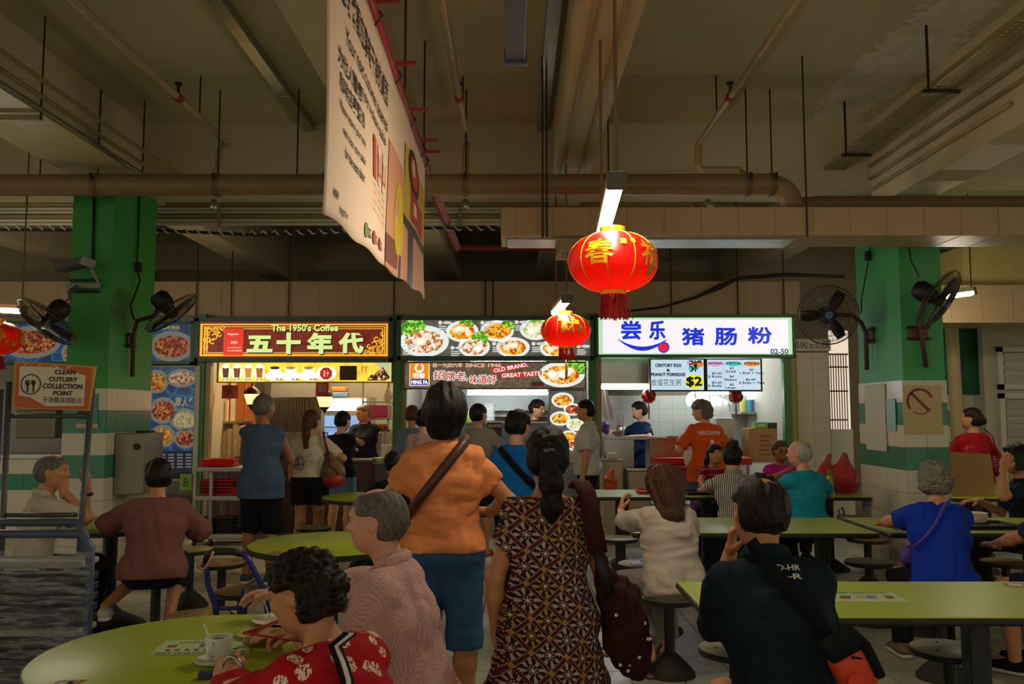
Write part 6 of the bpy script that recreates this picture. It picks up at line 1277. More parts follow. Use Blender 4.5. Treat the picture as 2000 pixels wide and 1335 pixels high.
P_mg = person('woman with glasses in a magenta top facing the camera', r, f_, 1.56, sit=True, lean=8, fem=True, bw=1.08, sw=.16, skin='brown', near=True, head=(-6, -6, 0), hair=('tied', 'brown'), visage=True, shirt=D(m=CL('top_magenta', '#b01c78', 450), sleeve=.62, hem=-.16, loose=.018, wr=.006), pants=D(m=NAVYP, len=2), armL=arm(r, f_, (2.96, 8.84, .80), (1, .3, -.6), (-.6, -.6, 0), (0, 0, -1), 30), armR=arm(r, f_, (2.83, 8.84, .94), (-1, .4, -.8), (.6, -.2, .4), (0, .3, -1), 55), shoe=D(m=BLK))
for q in (-1, 1): MB().tube([P_mg.toh(np.array((q*.033+.021*math.cos(a*.524), .1, .006+.015*math.sin(a*.524)))) for a in range(13)], .0028, 5).build('spectacle_rim', CABLE, P_mg.root, world=False)
# -- in front of the stalls
r, f_ = (2.24, 10.0), 14
P_oj = person('man in an orange racing jersey waiting at the steel counter', r, f_, 1.70, bw=1.12, sw=.175, skin='fair', near=True, head=(46, -16, 0), hair=('shaggy', 'salt'), visage=True, shirt=D(m=CL('jersey_orange', '#d9560e', 450), sleeve=.85, hem=-.2, loose=.03, wr=.008, high=.01), pants=D(m=JEAN, len=2), armL=arm(r, f_, (1.96, 10.12, 1.24), (-.3, -.9, -.8), (-1, .3, .15), (0, .1, -1), 25), armR=arm(r, f_, (2.36, 10.3, 1.1), (1, -.5, -.6), (-.6, .8, 0), (0, 0, -1)), shoe=D(m=BLK))
r, f_ = (.84, 9.75), 72
P_po = person('man in a white polo shirt standing in profile before the picture menu', r, f_, 1.70, bw=1.1, sw=.17, belly=.03, skin='tan', near=True, head=(10, -6, 0), hair=('short', 'black'), visage=True, shirt=D(m=CL('polo_white', '#b9b4ac', 500, .07), sleeve=.75, hem=-.1, loose=.026, wr=.007, collar=True, cuff=1.6), pants=D(m=BLK, len=2), armL=arm(r, f_, (.76, 9.5, .80), (.6, -.4, 0), (-.1, 0, -1), (.1, 1, 0), 35), shoe=D(m=BLK))
r, f_ = (.02, 6.35), -12
P_bt = person('woman in a bright blue T-shirt with a black sling strap', r, f_, 1.575, fem=True, bw=1.05, sw=.155, skin='fair', near=True, head=(-16, -12, 0), hair=('thick', 'black'), shirt=D(m=CL('tee_azure', '#0f66b0', 450), sleeve=.7, hem=-.08, loose=.026, wr=.008), pants=D(m=BLK, len=2), armL=arm(r, f_, (-.10, 6.62, .98), (-1, -.4, -.3), (.9, .5, 0), (0, 0, -1)), armR=arm(r, f_, (.2, 6.6, .98), (1, -.4, -.3), (-.8, .5, 0), (0, 0, -1)), shoe=D(m=BLK))
r, f_ = (-.40, 9.3), -14
P_gt = person('man in a grey T-shirt and slippers ordering noodles', r, f_, 1.65, bw=1.05, sw=.17, skin='tan', near=True, head=(-22, -6, 0), hair=('short', 'black'), shirt=D(m=CL('tee_grey', '#8d8478', 450), sleeve=.72, hem=-.1, loose=.026, wr=.007), pants=D(m=NAVYP, len=1.0, loose=.03, name='shorts'), armR=arm(r, f_, (-.05, 9.55, 1.0), (.8, -.8, -.4), (-.3, 1, 0), (0, 0, -1)), shoe=D(m=mat('slipper_orange', '#b5482c', .6), slip=1))
r, f_ = (-1.19, 9.9), -4
person('man in a grey-blue T-shirt at the left of the noodle counter', r, f_, 1.64, bw=1.05, skin='tan', hair=('short', 'brown'), head=(0, -12, 0), shirt=D(m=CL('tee_slate', '#6f7f92', 450), sleeve=.75, hem=-.14, loose=.024, wr=.006), pants=D(m=GREYP, len=2), shoe=D(m=BLK))
r, f_ = (-.93, 8.75), -10
person('person in a pale pink shirt mostly hidden behind the orange T-shirt', r, f_, 1.60, skin='fair', hair=('short', 'black'), shirt=D(m=CL('shirt_pale_pink', '#b08e8c', 450), sleeve=.7, hem=-.14, loose=.022), pants=D(m=NAVYP, len=2), shoe=D(m=BLK))
r, f_ = (-1.03, 7.45), 15
person('seated diner with black hair glimpsed behind the orange T-shirt', r, f_, 1.52, sit=True, lean=20, skin='tan', hair=('thick', 'black'), head=(0, -20, 0), shirt=D(m=BLK, sleeve=.7, hem=-.16), pants=D(m=NAVYP, len=2), armL=arm(r, f_, (-1.25, 7.85, .79), (-1, -.3, -.5), (.5, 1, 0), (0, 0, -1)), armR=arm(r, f_, (-1.0, 7.88, .79), (1, -.3, -.5), (-.5, 1, 0), (0, 0, -1)), shoe=D(m=BLK))
# -- stallholders
r, f_ = (.30, 11.85), -118
person('noodle cook with thick black hair looking down to the right', r, f_, 1.73, skin='tan', near=True, hair=('thick', 'black'), head=(-6, -16, 0), visage=True, shirt=D(m=CL('tee_charcoal', '#2a2724', 450), sleeve=.65, hem=-.1), pants=D(m=BLK, len=2), shoe=D(m=BLK))
r, f_ = (1.80, 12.05), 112
P_ck = person('young cook in a navy T-shirt with a lowered black mask', r, f_, 1.70, skin='fair', near=True, sw=.17, hair=('thick', 'black'), head=(-12, -12, 0), visage=True, shirt=D(m=CL('tee_cook_navy', '#16294a', 450), sleeve=.8, hem=-.14, loose=.024, wr=.007), pants=D(m=BLK, len=2), armR=arm(r, f_, (1.38, 11.9, 1.27), (.3, .8, -.6), (-1, 0, -.1), (0, 0, -1), 30), armL=arm(r, f_, (1.62, 11.7, 1.2), (.4, -1, -.5), (-1, .1, 0), (0, 0, -1), 30), shoe=D(m=BLK))
f = Field(.006); f.ell((0, .058, -.068), (.05, .042, .034), k=.01); f.cuts.append(lambda X, Y, Z: .045-Y+0*X+0*Z); V, Q = f.mesh(1); np_obj('face_mask', [(P_ck.toh(V), Q)], CABLE, P_ck.root)
r, f_ = (-2.04, 11.58), 168
P_cf = person('old stallholder in a navy shirt serving at the coffee counter', r, f_, 1.67, skin='tan', near=True, hair=('thin', 'salt'), head=(-24, -16, 0), visage=True, sw=.17, bw=1.05, shirt=D(m=CL('shirt_stall_navy', '#1b2438', 450), sleeve=.9, hem=-.14, loose=.024, collar=True), pants=D(m=BLK, len=2), armL=arm(r, f_, (-2.24, 11.27, 1.2), (.8, .2, -.8), (-1, -.2, .15), (0, 0, -1), 25), armR=arm(r, f_, (-2.32, 11.22, 1.05), (-.8, .3, -.8), (-.6, -1, 0), (0, 0, -1), 25), shoe=D(m=BLK))
r, f_ = (-2.44, 12.1), 200
P_hp = person('helper with a white mask bending behind the coffee counter', r, f_, 1.5, skin='tan', hair=('bob', 'black'), head=(10, -24, 0), visage=True, fem=True, shirt=D(m=CL('shirt_helper', '#3c4a64', 450), sleeve=.7, hem=-.14), pants=D(m=BLK, len=2), shoe=D(m=BLK))
f = Field(.008); f.ell((0, .065, -.05), (.05, .045, .04), k=.01); f.cuts.append(lambda X, Y, Z: .05-Y+0*X+0*Z); V, Q = f.mesh(1); np_obj('face_mask', [(P_hp.toh(V), Q)], mat('mask_white', '#b8c4d0'), P_hp.root)
# -- coffee queue
r, f_ = (-2.31, 7.8), -8
P_tk = person('man in a blue sleeveless vest and black shorts in the coffee queue', r, f_, 1.73, bw=1.1, sw=.175, skin='brown', near=True, hair=('crop', 'gray'), head=(-14, 0, 0), shirt=D(m=CL('vest_blue', '#465a74', 420), sleeve=0, hem=hemz(.76, 1.73), loose=.022, wr=.008, ws=22), pants=D(m=BLK, len=1.06, loose=.022, name='shorts'), armL=arm(r, f_, (-2.32, 8.07, 1.15), (-1, -.3, -.8), (1, .1, 0), (0, -1, 0), 25), armR=arm(r, f_, (-2.26, 8.1, 1.10), (1, -.3, -.8), (-1, .1, 0), (0, -1, 0), 25), shoe=D(m=mat('shoe_blue', '#22384e', .7)))
r, f_ = (-2.06, 8.6), -4
P_ww = person('woman in a white T-shirt and black shorts with a red hair clip', r, f_, 1.58, fem=True, bw=1.14, sw=.155, skin='tan', near=True, hair=('lowpony', 'brown'), head=(-6, -4, 0), shirt=D(m=CL('tee_white', '#c4bba0', 480, .07), sleeve=.8, hem=hemz(.89, 1.58), loose=.026, wr=.007), pants=D(m=BLK, len=.55, loose=.03, name='shorts', flare=.01), armR=arm(r, f_, (-1.86, 8.72, .98), (1, -.6, 0), (-.3, .8, -.2), (0, 0, -1)), shoe=D(m=mat('shoe_red', '#8c1c1c', .6)))
f = Field(.008); f.ell((.012, -.112, .005), (.03, .02, .02)); V, Q = f.mesh(1); np_obj('hair_clip', [(P_ww.toh(V), Q)], mat('clip_red', '#c01c28', .3), P_ww.root); f = Field(.008); f.ell((-.025, -.112, .008), (.016, .016, .018)); V, Q = f.mesh(1); np_obj('hair_clip', [(P_ww.toh(V), Q)], mat('clip_white', '#e0d8c8', .3), P_ww.root)
r, f_ = (-1.98, 9.75), -15
person('customer in a black top and denim shorts reaching to the coffee counter', r, f_, 1.57, fem=True, skin='fair', near=True, hair=('tied', 'black'), head=(-10, -10, 0), shirt=D(m=CL('top_black', '#17171c', 420), sleeve=.75, hem=-.06), pants=D(m=CL('denim_pale', '#5f7a94', 450), len=.6, loose=.03, name='shorts'), armR=arm(r, f_, (-1.95, 10.25, 1.08), (1, -.2, -.5), (.2, 1, 0), (0, 0, -1)), shoe=D(m=BLK))
# -- left tables
r, f_ = (-3.17, 5.62), -62
P_ow = person('old man in a white polo by the left column with a wristwatch', r, f_, 1.64, sit=True, lean=10, bw=1.0, sw=.165, skin='tan', near=True, hair=('thin', 'gray'), head=(-14, -4, 0), visage=True, shirt=D(m=CL('polo_offwhite', '#b4ab97', 480, .07), sleeve=.85, hem=-.15, loose=.026, wr=.007, collar=True, cuff=1.5), pants=D(m=BLK, len=2), armR=arm(r, f_, (-2.99, 5.66, 1.02), (.3, -.5, -1), (-.15, .1, 1), (-.4, .6, 0), 65), armL=arm(r, f_, (-2.90, 5.80, 1.03), (.4, .3, -1), (.05, 0, 1), (-.6, -.5, 0), 60), shoe=D(m=BLK))
MB().tube([P_ow.wr[0]+(P_ow.el[0]-P_ow.wr[0])*.18+np.array((.034*math.cos(a*.524), .034*math.sin(a*.524), 0)) for a in range(13)], .008, 6, sq=((0, 0, 1), 1.4)).build('wristwatch', CABLE, P_ow.root, True, world=False)
r, f_ = (-2.35, 5.6), 14
P_dp = person('woman in a dusty pink top with short black hair at the left table', r, f_, 1.55, sit=True, lean=9, fem=True, bw=1.2, sw=.17, skin='tan', near=True, hair=('thick', 'black'), head=(18, -8, 0), shirt=D(m=CL('top_dusty_pink', '#7a4f48', 420), sleeve=1.15, hem=-.19, loose=.036, wr=.009, ws=18, cuff=1.4), pants=D(m=NAVYP, len=1.35, loose=.02), armL=arm(r, f_, (-2.72, 5.95, .79), (-1, -.3, -.5), (-.3, 1, 0), (0, 0, -1)), armR=arm(r, f_, (-2.35, 6.0, .79), (1, -.3, -.5), (-.6, .8, 0), (0, 0, -1)), legs=[((-.05, .38, .52), (-.3, .1, .28)), ((.11, .36, .5), (.07, .18, .085))], shoe=D(m=mat('shoe_white', '#b4ada0', .7)))
# -- far right
r, f_ = (4.88, 9.05), 12
P_rs = person('woman in a long red sweater standing at the back right', r, f_, 1.60, fem=True, bw=1.08, sw=.16, skin='tan', near=True, hair=('tied', 'dark'), head=(38, 2, 0), shirt=D(m=CL('sweater_red', '#9a0f1e', 420), sleeve=1.95, hem=-.18, loose=.024, wr=.006), pants=D(m=CL('jean_dark', '#1c2436', 400), len=2), armL=arm(r, f_, (4.78, 9.3, .98), (-1, -.5, -.2), (.5, 1, 0), (0, 0, -1)), armR=arm(r, f_, (5.02, 9.32, .98), (1, -.5, -.2), (-.5, 1, 0), (0, 0, -1)), shoe=D(m=BLK))
r, f_ = (4.17, 6.95), 72
P_ph = person('man in navy holding a phone to his ear at the right edge', r, f_, 1.66, sit=True, lean=6, sw=.175, skin='tan', near=True, hair=('thick', 'black'), head=(4, -4, 0), visage=True, shirt=D(m=CL('tee_edge_navy', '#121c30', 420), sleeve=.8, hem=-.16, loose=.024), pants=D(m=BLK, len=2), armL=arm(r, f_, (3.90, 6.80, 1.10), (-.6, -.5, -1), (.45, .1, 1), (.5, .8, 0), 45), armR=arm(r, f_, (3.9, 7.2, .8), (0, .6, -1), (-1, 0, 0), (0, 0, -1)), shoe=D(m=BLK))
r, f_ = (3.29, 4.95), 40
person('diner in navy cut off by the right edge of the picture', r, f_, 1.68, sit=True, lean=10, sw=.18, bw=1.1, skin='tan', hair=('short', 'black'), shirt=D(m=CL('tee_edge_blue', '#1a2a44', 420), sleeve=.9, hem=-.16, loose=.024), pants=D(m=NAVYP, len=.9, loose=.03), armL=arm(r, f_, (2.98, 5.35, .72), (-1, -.3, -.6), (.2, 1, 0), (0, 0, -1)), shoe=D(m=BLK))
# printing on clothes
def back_text(P, s_, x0, z0, x1, z1, m, bold=.02, name='lettering', off=.006, rot=0):
    v, f = text_mb(s_, bold); xs = [q[0] for q in v]; ys = [q[1] for q in v]; out = []
    for q in v:
        a, b = (q[0]-min(xs))/(max(xs)-min(xs)), (q[1]-min(ys))/(max(ys)-min(ys)); x = x0+(x1-x0)*a; z = z0+(z1-z0)*b+rot*(x-x0); out.append((x, back_y(P.shirtV, x, z, -1, .025)-off, z))
    return MB().add(out, f).build(name, m, P.shirt, world=False)
WP = mat('jersey_white', '#dcd6cc', .7)
PUR = mat('print_purple', '#4a3a6a', .8)
for cx, cz, rx, rz, a in ((-.055, 1.06, .035, .05, .5), (-.05, 1.0, .028, .035, -.5), (-.095, 1.05, .018, .04, -.2), (-.1, 1.0, .02, .025, .4)):
    lp = []
    for k in range(17):
        t_ = k*math.pi/8; ex, ez = rx*math.cos(t_), rz*math.sin(t_); x, z = cx+ex*math.cos(a)-ez*math.sin(a), cz+ex*math.sin(a)+ez*math.cos(a); lp.append((x, back_y(P_ww.shirtV, x, z)-.005, z))
    MB().tube(lp, .0035, 5).build('butterfly_wing', PUR, P_ww.shirt, True, world=False)
for k in (-1, 0, 1):
    S_, E_ = P_ck.sh[0], P_ck.el[0]; d_ = unit(E_-S_); o_ = unit(np.cross(d_, (0, 0, 1.))); o_ = -o_ if o_[0] > 0 else o_; sd_ = np.cross(d_, o_)
    MB().tube([S_+d_*q+o_*(.058-.03*abs(q-.1))+sd_*.017*k+np.array((0, 0, .012)) for q in (-.01, .06, .13, .2)], .005, 5).build('sleeve_stripe', WP, P_ck.shirt, True, world=False)
back_text(P_oj, 'VERSTAPPEN', -.14, 1.275, .15, 1.32, WP); back_text(P_oj, '1', -.005, 1.04, .045, 1.22, WP)
back_text(P_nv, 'D-HR', -.02, 1.03, .055, 1.046, WP); back_text(P_nv, '~R', -.005, 1.004, .058, 1.02, WP, .03)
# strap bags ---------------------------------------------------------------------------------
def back_path(P, pts, off=.012, sgn=-1): return [np.array((x, back_y(P.shirtV, x, z, sgn)+sgn*off, z)) for x, z in pts]
def lerp_pts(a, b, n): return [(a[0]+(b[0]-a[0])*i/n, a[1]+(b[1]-a[1])*i/n) for i in range(n+1)]
def strap(P, root_thing, a, b, w, m, n=12, t=.005):
    q = back_path(P, lerp_pts(a, b, n)); q = [to_world(P, p) for p in q]
    if len(q) > 4: # soften
        for _ in range(2): q = [q[0]]+[(q[i-1]+q[i]*2+q[i+1])/4 for i in range(1, len(q)-1)]+[q[-1]]
    nrm = P.root.matrix_basis.to_3x3() @ Vector((0, -1, 0)); return MB().ribbon(q, tuple(nrm), w, t).build('strap', m, root_thing, True)
def blob_bag(name, label, c, r3, m, cat='bag', amp=.008, ws=40, extra=None, h=.009):
    c = np.array(c); r_ = thing(name, label, cat, tuple(c)); f = Field(h); f.ell((0, 0, 0), r3, None, .03); 
    if extra: extra(f)
    f.disp = wrinkle(amp, ws, len(label)); ob = np_obj('bag_body', [f.mesh(1)], m, r_); return r_
LEA = mat('leather_brown', '#4a281c', .45, var=.2, scale=14)
bag = blob_bag('sling_bag', 'brown sling bag at the hip of the woman in orange', to_world(P_or, (-.26, .1, .95)), (.06, .11, .09), LEA); strap(P_or, bag, (.12, 1.43), (-.2, 1.02), .045, LEA)
MR = CL('bag_maroon', '#3c1612', 380, .2)
bag = blob_bag('shoulder_bag', 'maroon cloth shoulder bag of the woman in the patterned dress', to_world(P_dr, (.275, -.03, .775)), (.075, .09, .135), MR, amp=.02, ws=24, extra=lambda f: (f.cone((-.05, 0, .1), (-.09, 0, .24), .05, .03, .05), f.cone((.0, -.01, -.05), (.03, -.02, -.12), .085, .06, .05)))
q = [to_world(P_dr, p) for p in ((.115, .06, 1.26), (.125, .0, 1.285), (.14, -.07, 1.25), (.155, -.115, 1.15), (.175, -.12, 1.04), (.2, -.11, .95), (.23, -.08, .86))]; MB().ribbon(q[:5], [(0, .6, 1), (0, 0, 1), (0, -.7, .7), (0, -1, .1), (0, -1, 0)], .065, .012).build('strap_pad', MR, bag, True); MB().ribbon(q[4:], (0, -1, 0), .04, .008).build('strap', CABLE, bag, True)
for i in range(9): c = to_world(P_dr, (.29+rnd.uniform(-.06, .07), -.135+rnd.uniform(0, .02), .74+rnd.uniform(-.13, .1))); MB().lathe([(.001, 0), (.007, .002), (.001, .004)], 5, c, Matrix.Rotation(R(90), 3, 'X')).build('white_flower', WP, bag)
ORB = mat('bag_orange', '#d0431c', .6, var=.12)
bc = Vector(to_world(P_nv, (.15, -.13, .785))); bag = thing('waist_bag', 'orange and black sling bag at the hip of the navy shirted man', 'bag', tuple(bc)); M3 = Matrix.Rotation(R(-28), 3, 'Y') @ Matrix.Rotation(R(12), 3, 'X')
MB().box(bc+M3 @ Vector((0, 0, -.02)), (.125, .085, .14), M3).build('bag_body', ORB, bag, True, bev=.03); MB().box(bc+M3 @ Vector((0, .0, .065)), (.13, .092, .05), M3).build('black_flap', BLK, bag, True, bev=.02); MB().box(bc+M3 @ Vector((.055, -.01, 0)), (.03, .09, .13), M3).build('side_panel', BLK, bag, True, bev=.01)
MB().lathe([(.026, 0), (.026, .004)], 16, bc+M3 @ Vector((-.02, -.046, -.03)), M3 @ Matrix.Rotation(R(90), 3, 'X')).build('round_patch', mat('patch_red', '#e2402c', .5), bag); MB().tube([bc+M3 @ Vector((.0, -.045, .04)), bc+M3 @ Vector((.05, -.035, -.0)), bc+M3 @ Vector((.06, -.02, -.07))], .004, 5).build('zip', CABLE, bag); strap(P_nv, bag, (-.115, 1.13), (.12, .83), .042, BLK)
bag = blob_bag('sling_bag', 'black sling bag of the woman in the bright blue T-shirt', to_world(P_bt, (.2, .12, .95)), (.08, .06, .1), BLK); strap(P_bt, bag, (-.11, 1.28), (.16, 1.0), .045, BLK)
bag = blob_bag('sling_bag', 'small purple sling bag of the woman in royal blue', to_world(P_bl, (-.1, .27, .64)), (.05, .04, .06), mat('bag_violet', '#4a2f86', .6)); strap(P_bl, bag, (.06, 1.03), (-.17, .74), .018, mat('strap_violet', '#4a3a9a', .6))
def hobo(f): f.cone((0, 0, .05), (-.03, 0, .2), .09, .03, .05)
bag = blob_bag('shoulder_bag', 'brown and red shoulder bag of the woman in white', to_world(P_ww, (.25, -.05, .92)), (.12, .08, .13), mat('bag_mono', '#6b5632', .6, var=.35, scale=60), extra=hobo); f = Field(.012); f.ell((.01, -.012, -.05), (.11, .085, .085)); np_obj('red_base', [f.mesh(1)], mat('bag_red', '#a8161c', .45), bag); MB().tube([to_world(P_ww, p) for p in ((.14, .03, 1.33), (.15, -.06, 1.34), (.18, -.1, 1.25), (.21, -.08, 1.12))], .013, 6).build('strap', mat('strap_red', '#7a1a1c', .5), bag, True); MB().tube([to_world(P_ww, p) for p in ((.19, -.12, 1.13), (.26, -.15, 1.02), (.33, -.12, .93))], .012, 6).build('handle', mat('strap_red', '#7a1a1c', .5), bag, True)
bag = blob_bag('shoulder_bag', 'dark red shoulder bag of the woman in the red sweater', to_world(P_rs, (.22, -.06, .98)), (.07, .06, .11), mat('bag_wine', '#6a1626', .45)); MB().tube([to_world(P_rs, p) for p in ((.14, 0, 1.36), (.16, -.1, 1.28), (.2, -.1, 1.08))], .01, 6).build('strap', mat('bag_wine', '#6a1626', .45), bag, True)
r_ = thing('phone', 'dark phone held to the ear of the navy shirted man', 'phone', tuple(to_world(P_ph, P_ph.toh(np.array((-.11, .0, -.02)))))); c = to_world(P_ph, P_ph.toh(np.array((-.10, .0, -.025)))); MB().box(c, (.011, .068, .135), (P_ph.root.matrix_basis.to_3x3() @ Matrix(P_ph.Rh.tolist()))).build('case', mat('phone_teal', '#08151a', .7), r_, bev=.004)
r_ = blob_bag('carrier_bag', 'white carrier bag in the hand of the orange jersey man', W(1345, 890, 9.95), (.06, .045, .13), mat('bag_white2', '#cfc8bc', .5), amp=.008, extra=lambda f: None); MB().tube([W(1338, 875, 9.95), W(1342, 852, 10.0), W(1349, 848, 10.05), W(1351, 875, 9.95)], .009, 6).build('handle', mat('bag_white2', '#cfc8bc', .5), r_, True)
MB().tube([to_world(P_rd, P_rd.wr[0]+(P_rd.el[0]-P_rd.wr[0])*.08+np.array((.0, .033*math.cos(a*.524), .033*math.sin(a*.524)))) for a in range(13)], .007, 6).build('bracelet', STEEL, P_rd.root, True)
r_ = thing('sling_strap', 'black and white lettered bag strap on the red flowered blouse', 'strap', tuple(to_world(P_rd, (.1, -.1, .7)))); 
q = [np.array((x, back_y(P_rd.shirtV, x, z)-.012, z)) for x, z in lerp_pts((-.07, 1.0), (-.16, .66), 10)]; MB().ribbon([to_world(P_rd, p) for p in q], tuple(P_rd.root.matrix_basis.to_3x3() @ Vector((0, -1, 0))), .05, .005).build('webbing', BLK, r_, True); MB().ribbon([to_world(P_rd, p+np.array((0, -.004, 0))) for p in q], tuple(P_rd.root.matrix_basis.to_3x3() @ Vector((0, -1, 0))), .016, .004).build('white_band', WP, r_, True)
# ------------------------------------------------------------------ things on and around the tables
CER = mat('ceramic_white', '#d3d2c6', .2, var=.04); COF = mat('coffee', '#2a140a', .15); ZT = .7415
def cup(label, x, y, rot, r=.042, h=.072, mark=True):
    q = thing('coffee_cup', label, 'cup', (x, y, ZT+.012), rot, 'coffee cups'); MB().lathe([(.024, 0), (.036, .012), (r, h*.6), (r+.001, h), (r-.004, h), (r-.006, h*.6), (.03, .012)], 28).build('bowl', CER, q, True, world=False, auto=50); MB().lathe([(.0005, h*.8), (r-.006, h*.8)], 20, cap=False).build('coffee', COF, q, world=False)
    MB().tube([(r-.004, 0, h*.82), (r+.02, 0, h*.78), (r+.026, 0, h*.5), (r+.012, 0, h*.26), (r-.008, 0, h*.22)], .006, 8).build('handle', CER, q, True, world=False)
    if mark:
        v, f = text_mb('五十年代', .02); mx = max(p[0] for p in v); n = 8
        MB().add([((r+.0022)*math.sin(a), -(r+.0022)*math.cos(a), z) for a in [(-.42+.84*i/n) for i in range(n+1)] for z in (h*.5, h*.76)], [(2*i, 2*i+2, 2*i+3, 2*i+1) for i in range(n)]).build('label_band', CABLE, q, world=False)
        MB().add([((r+.0032)*math.sin(-.36+.72*p[0]/mx), -(r+.0032)*math.cos(-.36+.72*p[0]/mx), h*.56+p[1]*.012) for p in v], f).build('lettering', WP, q, world=False)
    return q
def saucer(label, x, y, r=.07): 
    q = thing('saucer', label, 'saucer', (x, y, ZT), 0, 'saucers'); MB().lathe([(.035, 0), (.045, .003), (r, .013), (r, .015), (.045, .006), (.0005, .005)], 32).build('dish', CER, q, True, world=False, auto=40); return q
def spoon(label, a, b): q = thing('teaspoon', label, 'spoon', tuple(a), 0, 'plastic teaspoons'); MB().tube([a, (Vector(a)+Vector(b))/2, b], [.004, .0025, .0025], 6).build('stem', CER, q, True); MB().lathe([(.001, -.004), (.006, 0), (.001, .004)], 8, b).build('knob', CER, q, True); return q
def on(px, py, z=ZT): Y = 1650*(1.55-z)/(py-802); return ((px-1004)*Y/1650, Y)
x, y = on(437, 1280); saucer('saucer under the nearest coffee cup', x, y, .068); cup('nearest coffee cup, handle toward the camera', x+.006, y+.005, R(-100), mark=False); spoon('teaspoon standing in the nearest coffee cup', (x-.01, y, ZT+.05), (x-.045, y+.01, ZT+.118))
x, y = on(555, 1203); q = saucer('larger oval plate beside the second coffee cup', x, y, .1); v, f = text_mb('五十年代', .01); MB().add([(-.045+p[0]*.02, .03+p[1]*.02, .0075) for p in v], f).build('lettering', CABLE, q, world=False); spoon('teaspoon resting on the oval plate', (x-.03, y-.02, ZT+.02), (x-.055, y-.01, ZT+.08))
x, y = on(588, 1213); cup('second coffee cup with a dark label band', x, y+.02, R(60))
x, y = on(418, 1308); b_ = tag(MB().box((x, y, ZT+.011), (.042, .03, .021), Matrix.Rotation(R(12), 3, 'Z')).build('match_box', mat('box_indigo', '#232a52', .4), None, bev=.002), 'small dark blue box beside the nearest saucer', 'box')
MB().box((x, y, ZT+.011), (.036, .0306, .013), Matrix.Rotation(R(12), 3, 'Z')).build('drawer', mat('box_yellow', '#a3a34c', .5), b_, world=False) if False else None
def sticks(label, a, b, m, r=.0035): return tag(MB().tube([a, b], [r, r*.7], 6).build('chopstick', m, None, True), label, 'chopstick', 'chopsticks')
CHR = mat('chopstick_red', '#a01810', .4); hx = to_world(P_rd, P_rd.wr[1])
a = W(482, 1233, 2.55); 
for i, (p_, q_, m, lab) in enumerate(((W(482, 1234, 2.62), W(568, 1201, 2.85), CHR, 'upper red chopstick of the woman in red'), (W(474, 1235, 2.6), W(585, 1252, 2.66), CHR, 'lower red chopstick of the woman in red'), (W(492, 1233, 2.64), W(574, 1204, 2.85), CHR, 'second upper red chopstick of the woman in red'))): sticks(lab, p_, q_, m, .004)
sticks('pale wooden skewer crossing the red chopsticks', W(528, 1234, 2.75), W(575, 1220, 2.8), mat('skewer', '#a8824c', .6))
x, y = on(525, 1248); f = Field(.007); f.cone((-.05, 0, .018), (.05, .01, .018), .02, .018, .02, ((0, 0, 1), .7)); f.disp = wrinkle(.006, 70, 2); r_ = thing('food_packet', 'clear wrapped food packet in front of the woman in red', 'packet', (x, y, ZT)); np_obj('wrapper', [f.mesh(1)], mat('wrapper', '#8c7a4c', .25, var=.4, scale=30), r_)
x, y = on(515, 1229); r_ = thing('food_tray', 'shallow clear tray with food scraps on the nearest table', 'tray', (x, y, ZT)); MB().lathe([(.05, 0), (.075, .012), (.078, .014), (.07, .008), (.0005, .004)], 24).build('dish', mat('tray_clear', '#9ea45c', .2), r_, True, world=False); f = Field(.006); f.ell((0, 0, .01), (.03, .025, .012)); f.disp = wrinkle(.006, 120, 4); np_obj('food', [f.mesh(0)], mat('food_brown', '#7a451c', .5, var=.4, scale=60), r_)
# table stickers
PS = mat('sticker_pale', '#a8c08c', .5, var=.08); PD = mat('sticker_ink', '#2f3a2a', .6); PB = mat('sticker_brown', '#7a4a30', .6); PO = mat('sticker_orange', '#9a5a2a', .5); PW = mat('sticker_white', '#b8bcae', .5)
def sticker(label, pts, lines, tilt=0, m=PS):
    q = [Vector((*on(px, py), ZT+.0006)) for px, py in pts]; c = sum(q, Vector())/4; r_ = thing('table_sticker', label, 'sticker', tuple(c)); MB().add(q, [(0, 1, 2, 3)]).build('sheet', m, r_)
    def P(u, v): return (q[0]*(1-u)+q[1]*u)*(1-v)+(q[3]*(1-u)+q[2]*u)*v+Vector((0, 0, .0006))
    for s_, u0, v0, u1, v1, mm in lines:
        if s_ is None: MB().add([P(u0, v0), P(u1, v0), P(u1, v1), P(u0, v1)], [(0, 1, 2, 3)]).build('printed_patch', mm, r_)
        else:
            v, f = text_mb(s_, .02); xs = [p[0] for p in v]; ys = [p[1] for p in v]; MB().add([P(u0+(p[0]-min(xs))/(max(xs)-min(xs))*(u1-u0), v0+(p[1]-min(ys))/(max(ys)-min(ys))*(v1-v0)) for p in v], f).build('lettering', mm, r_)
    return r_
sticker('pale green sticker with small print on the nearest round table', [(308, 1265), (500, 1262), (500, 1233), (340, 1238)], [('CLEAN UP AND STAY SAFE', .95, .16, .05, .05, PD), (None, .1, .5, .2, .65, PB), (None, .45, .45, .6, .7, mat('sticker_grey', '#6a6a70')), ('KEEP TABLES CLEAN', .6, .85, .2, .75, mat('sticker_green', '#3c7a3c'))]+[(None, .12+.1*i, .25, .17+.1*i, .34, PD) for i in range(8)])
sticker('small orange edged label on the nearest round table', [(113, 1326), (172, 1318), (195, 1310), (140, 1312)], [(None, .15, .2, .85, .8, PW), (None, .5, .3, .75, .7, mat('label_ink', '#22506e'))], m=PO)
sticker('dark label on the second round table', [(527, 1075), (553, 1076), (566, 1071), (540, 1070)], [(None, .2, .2, .8, .8, mat('sticker_grey', '#6a6a70'))], m=PO)
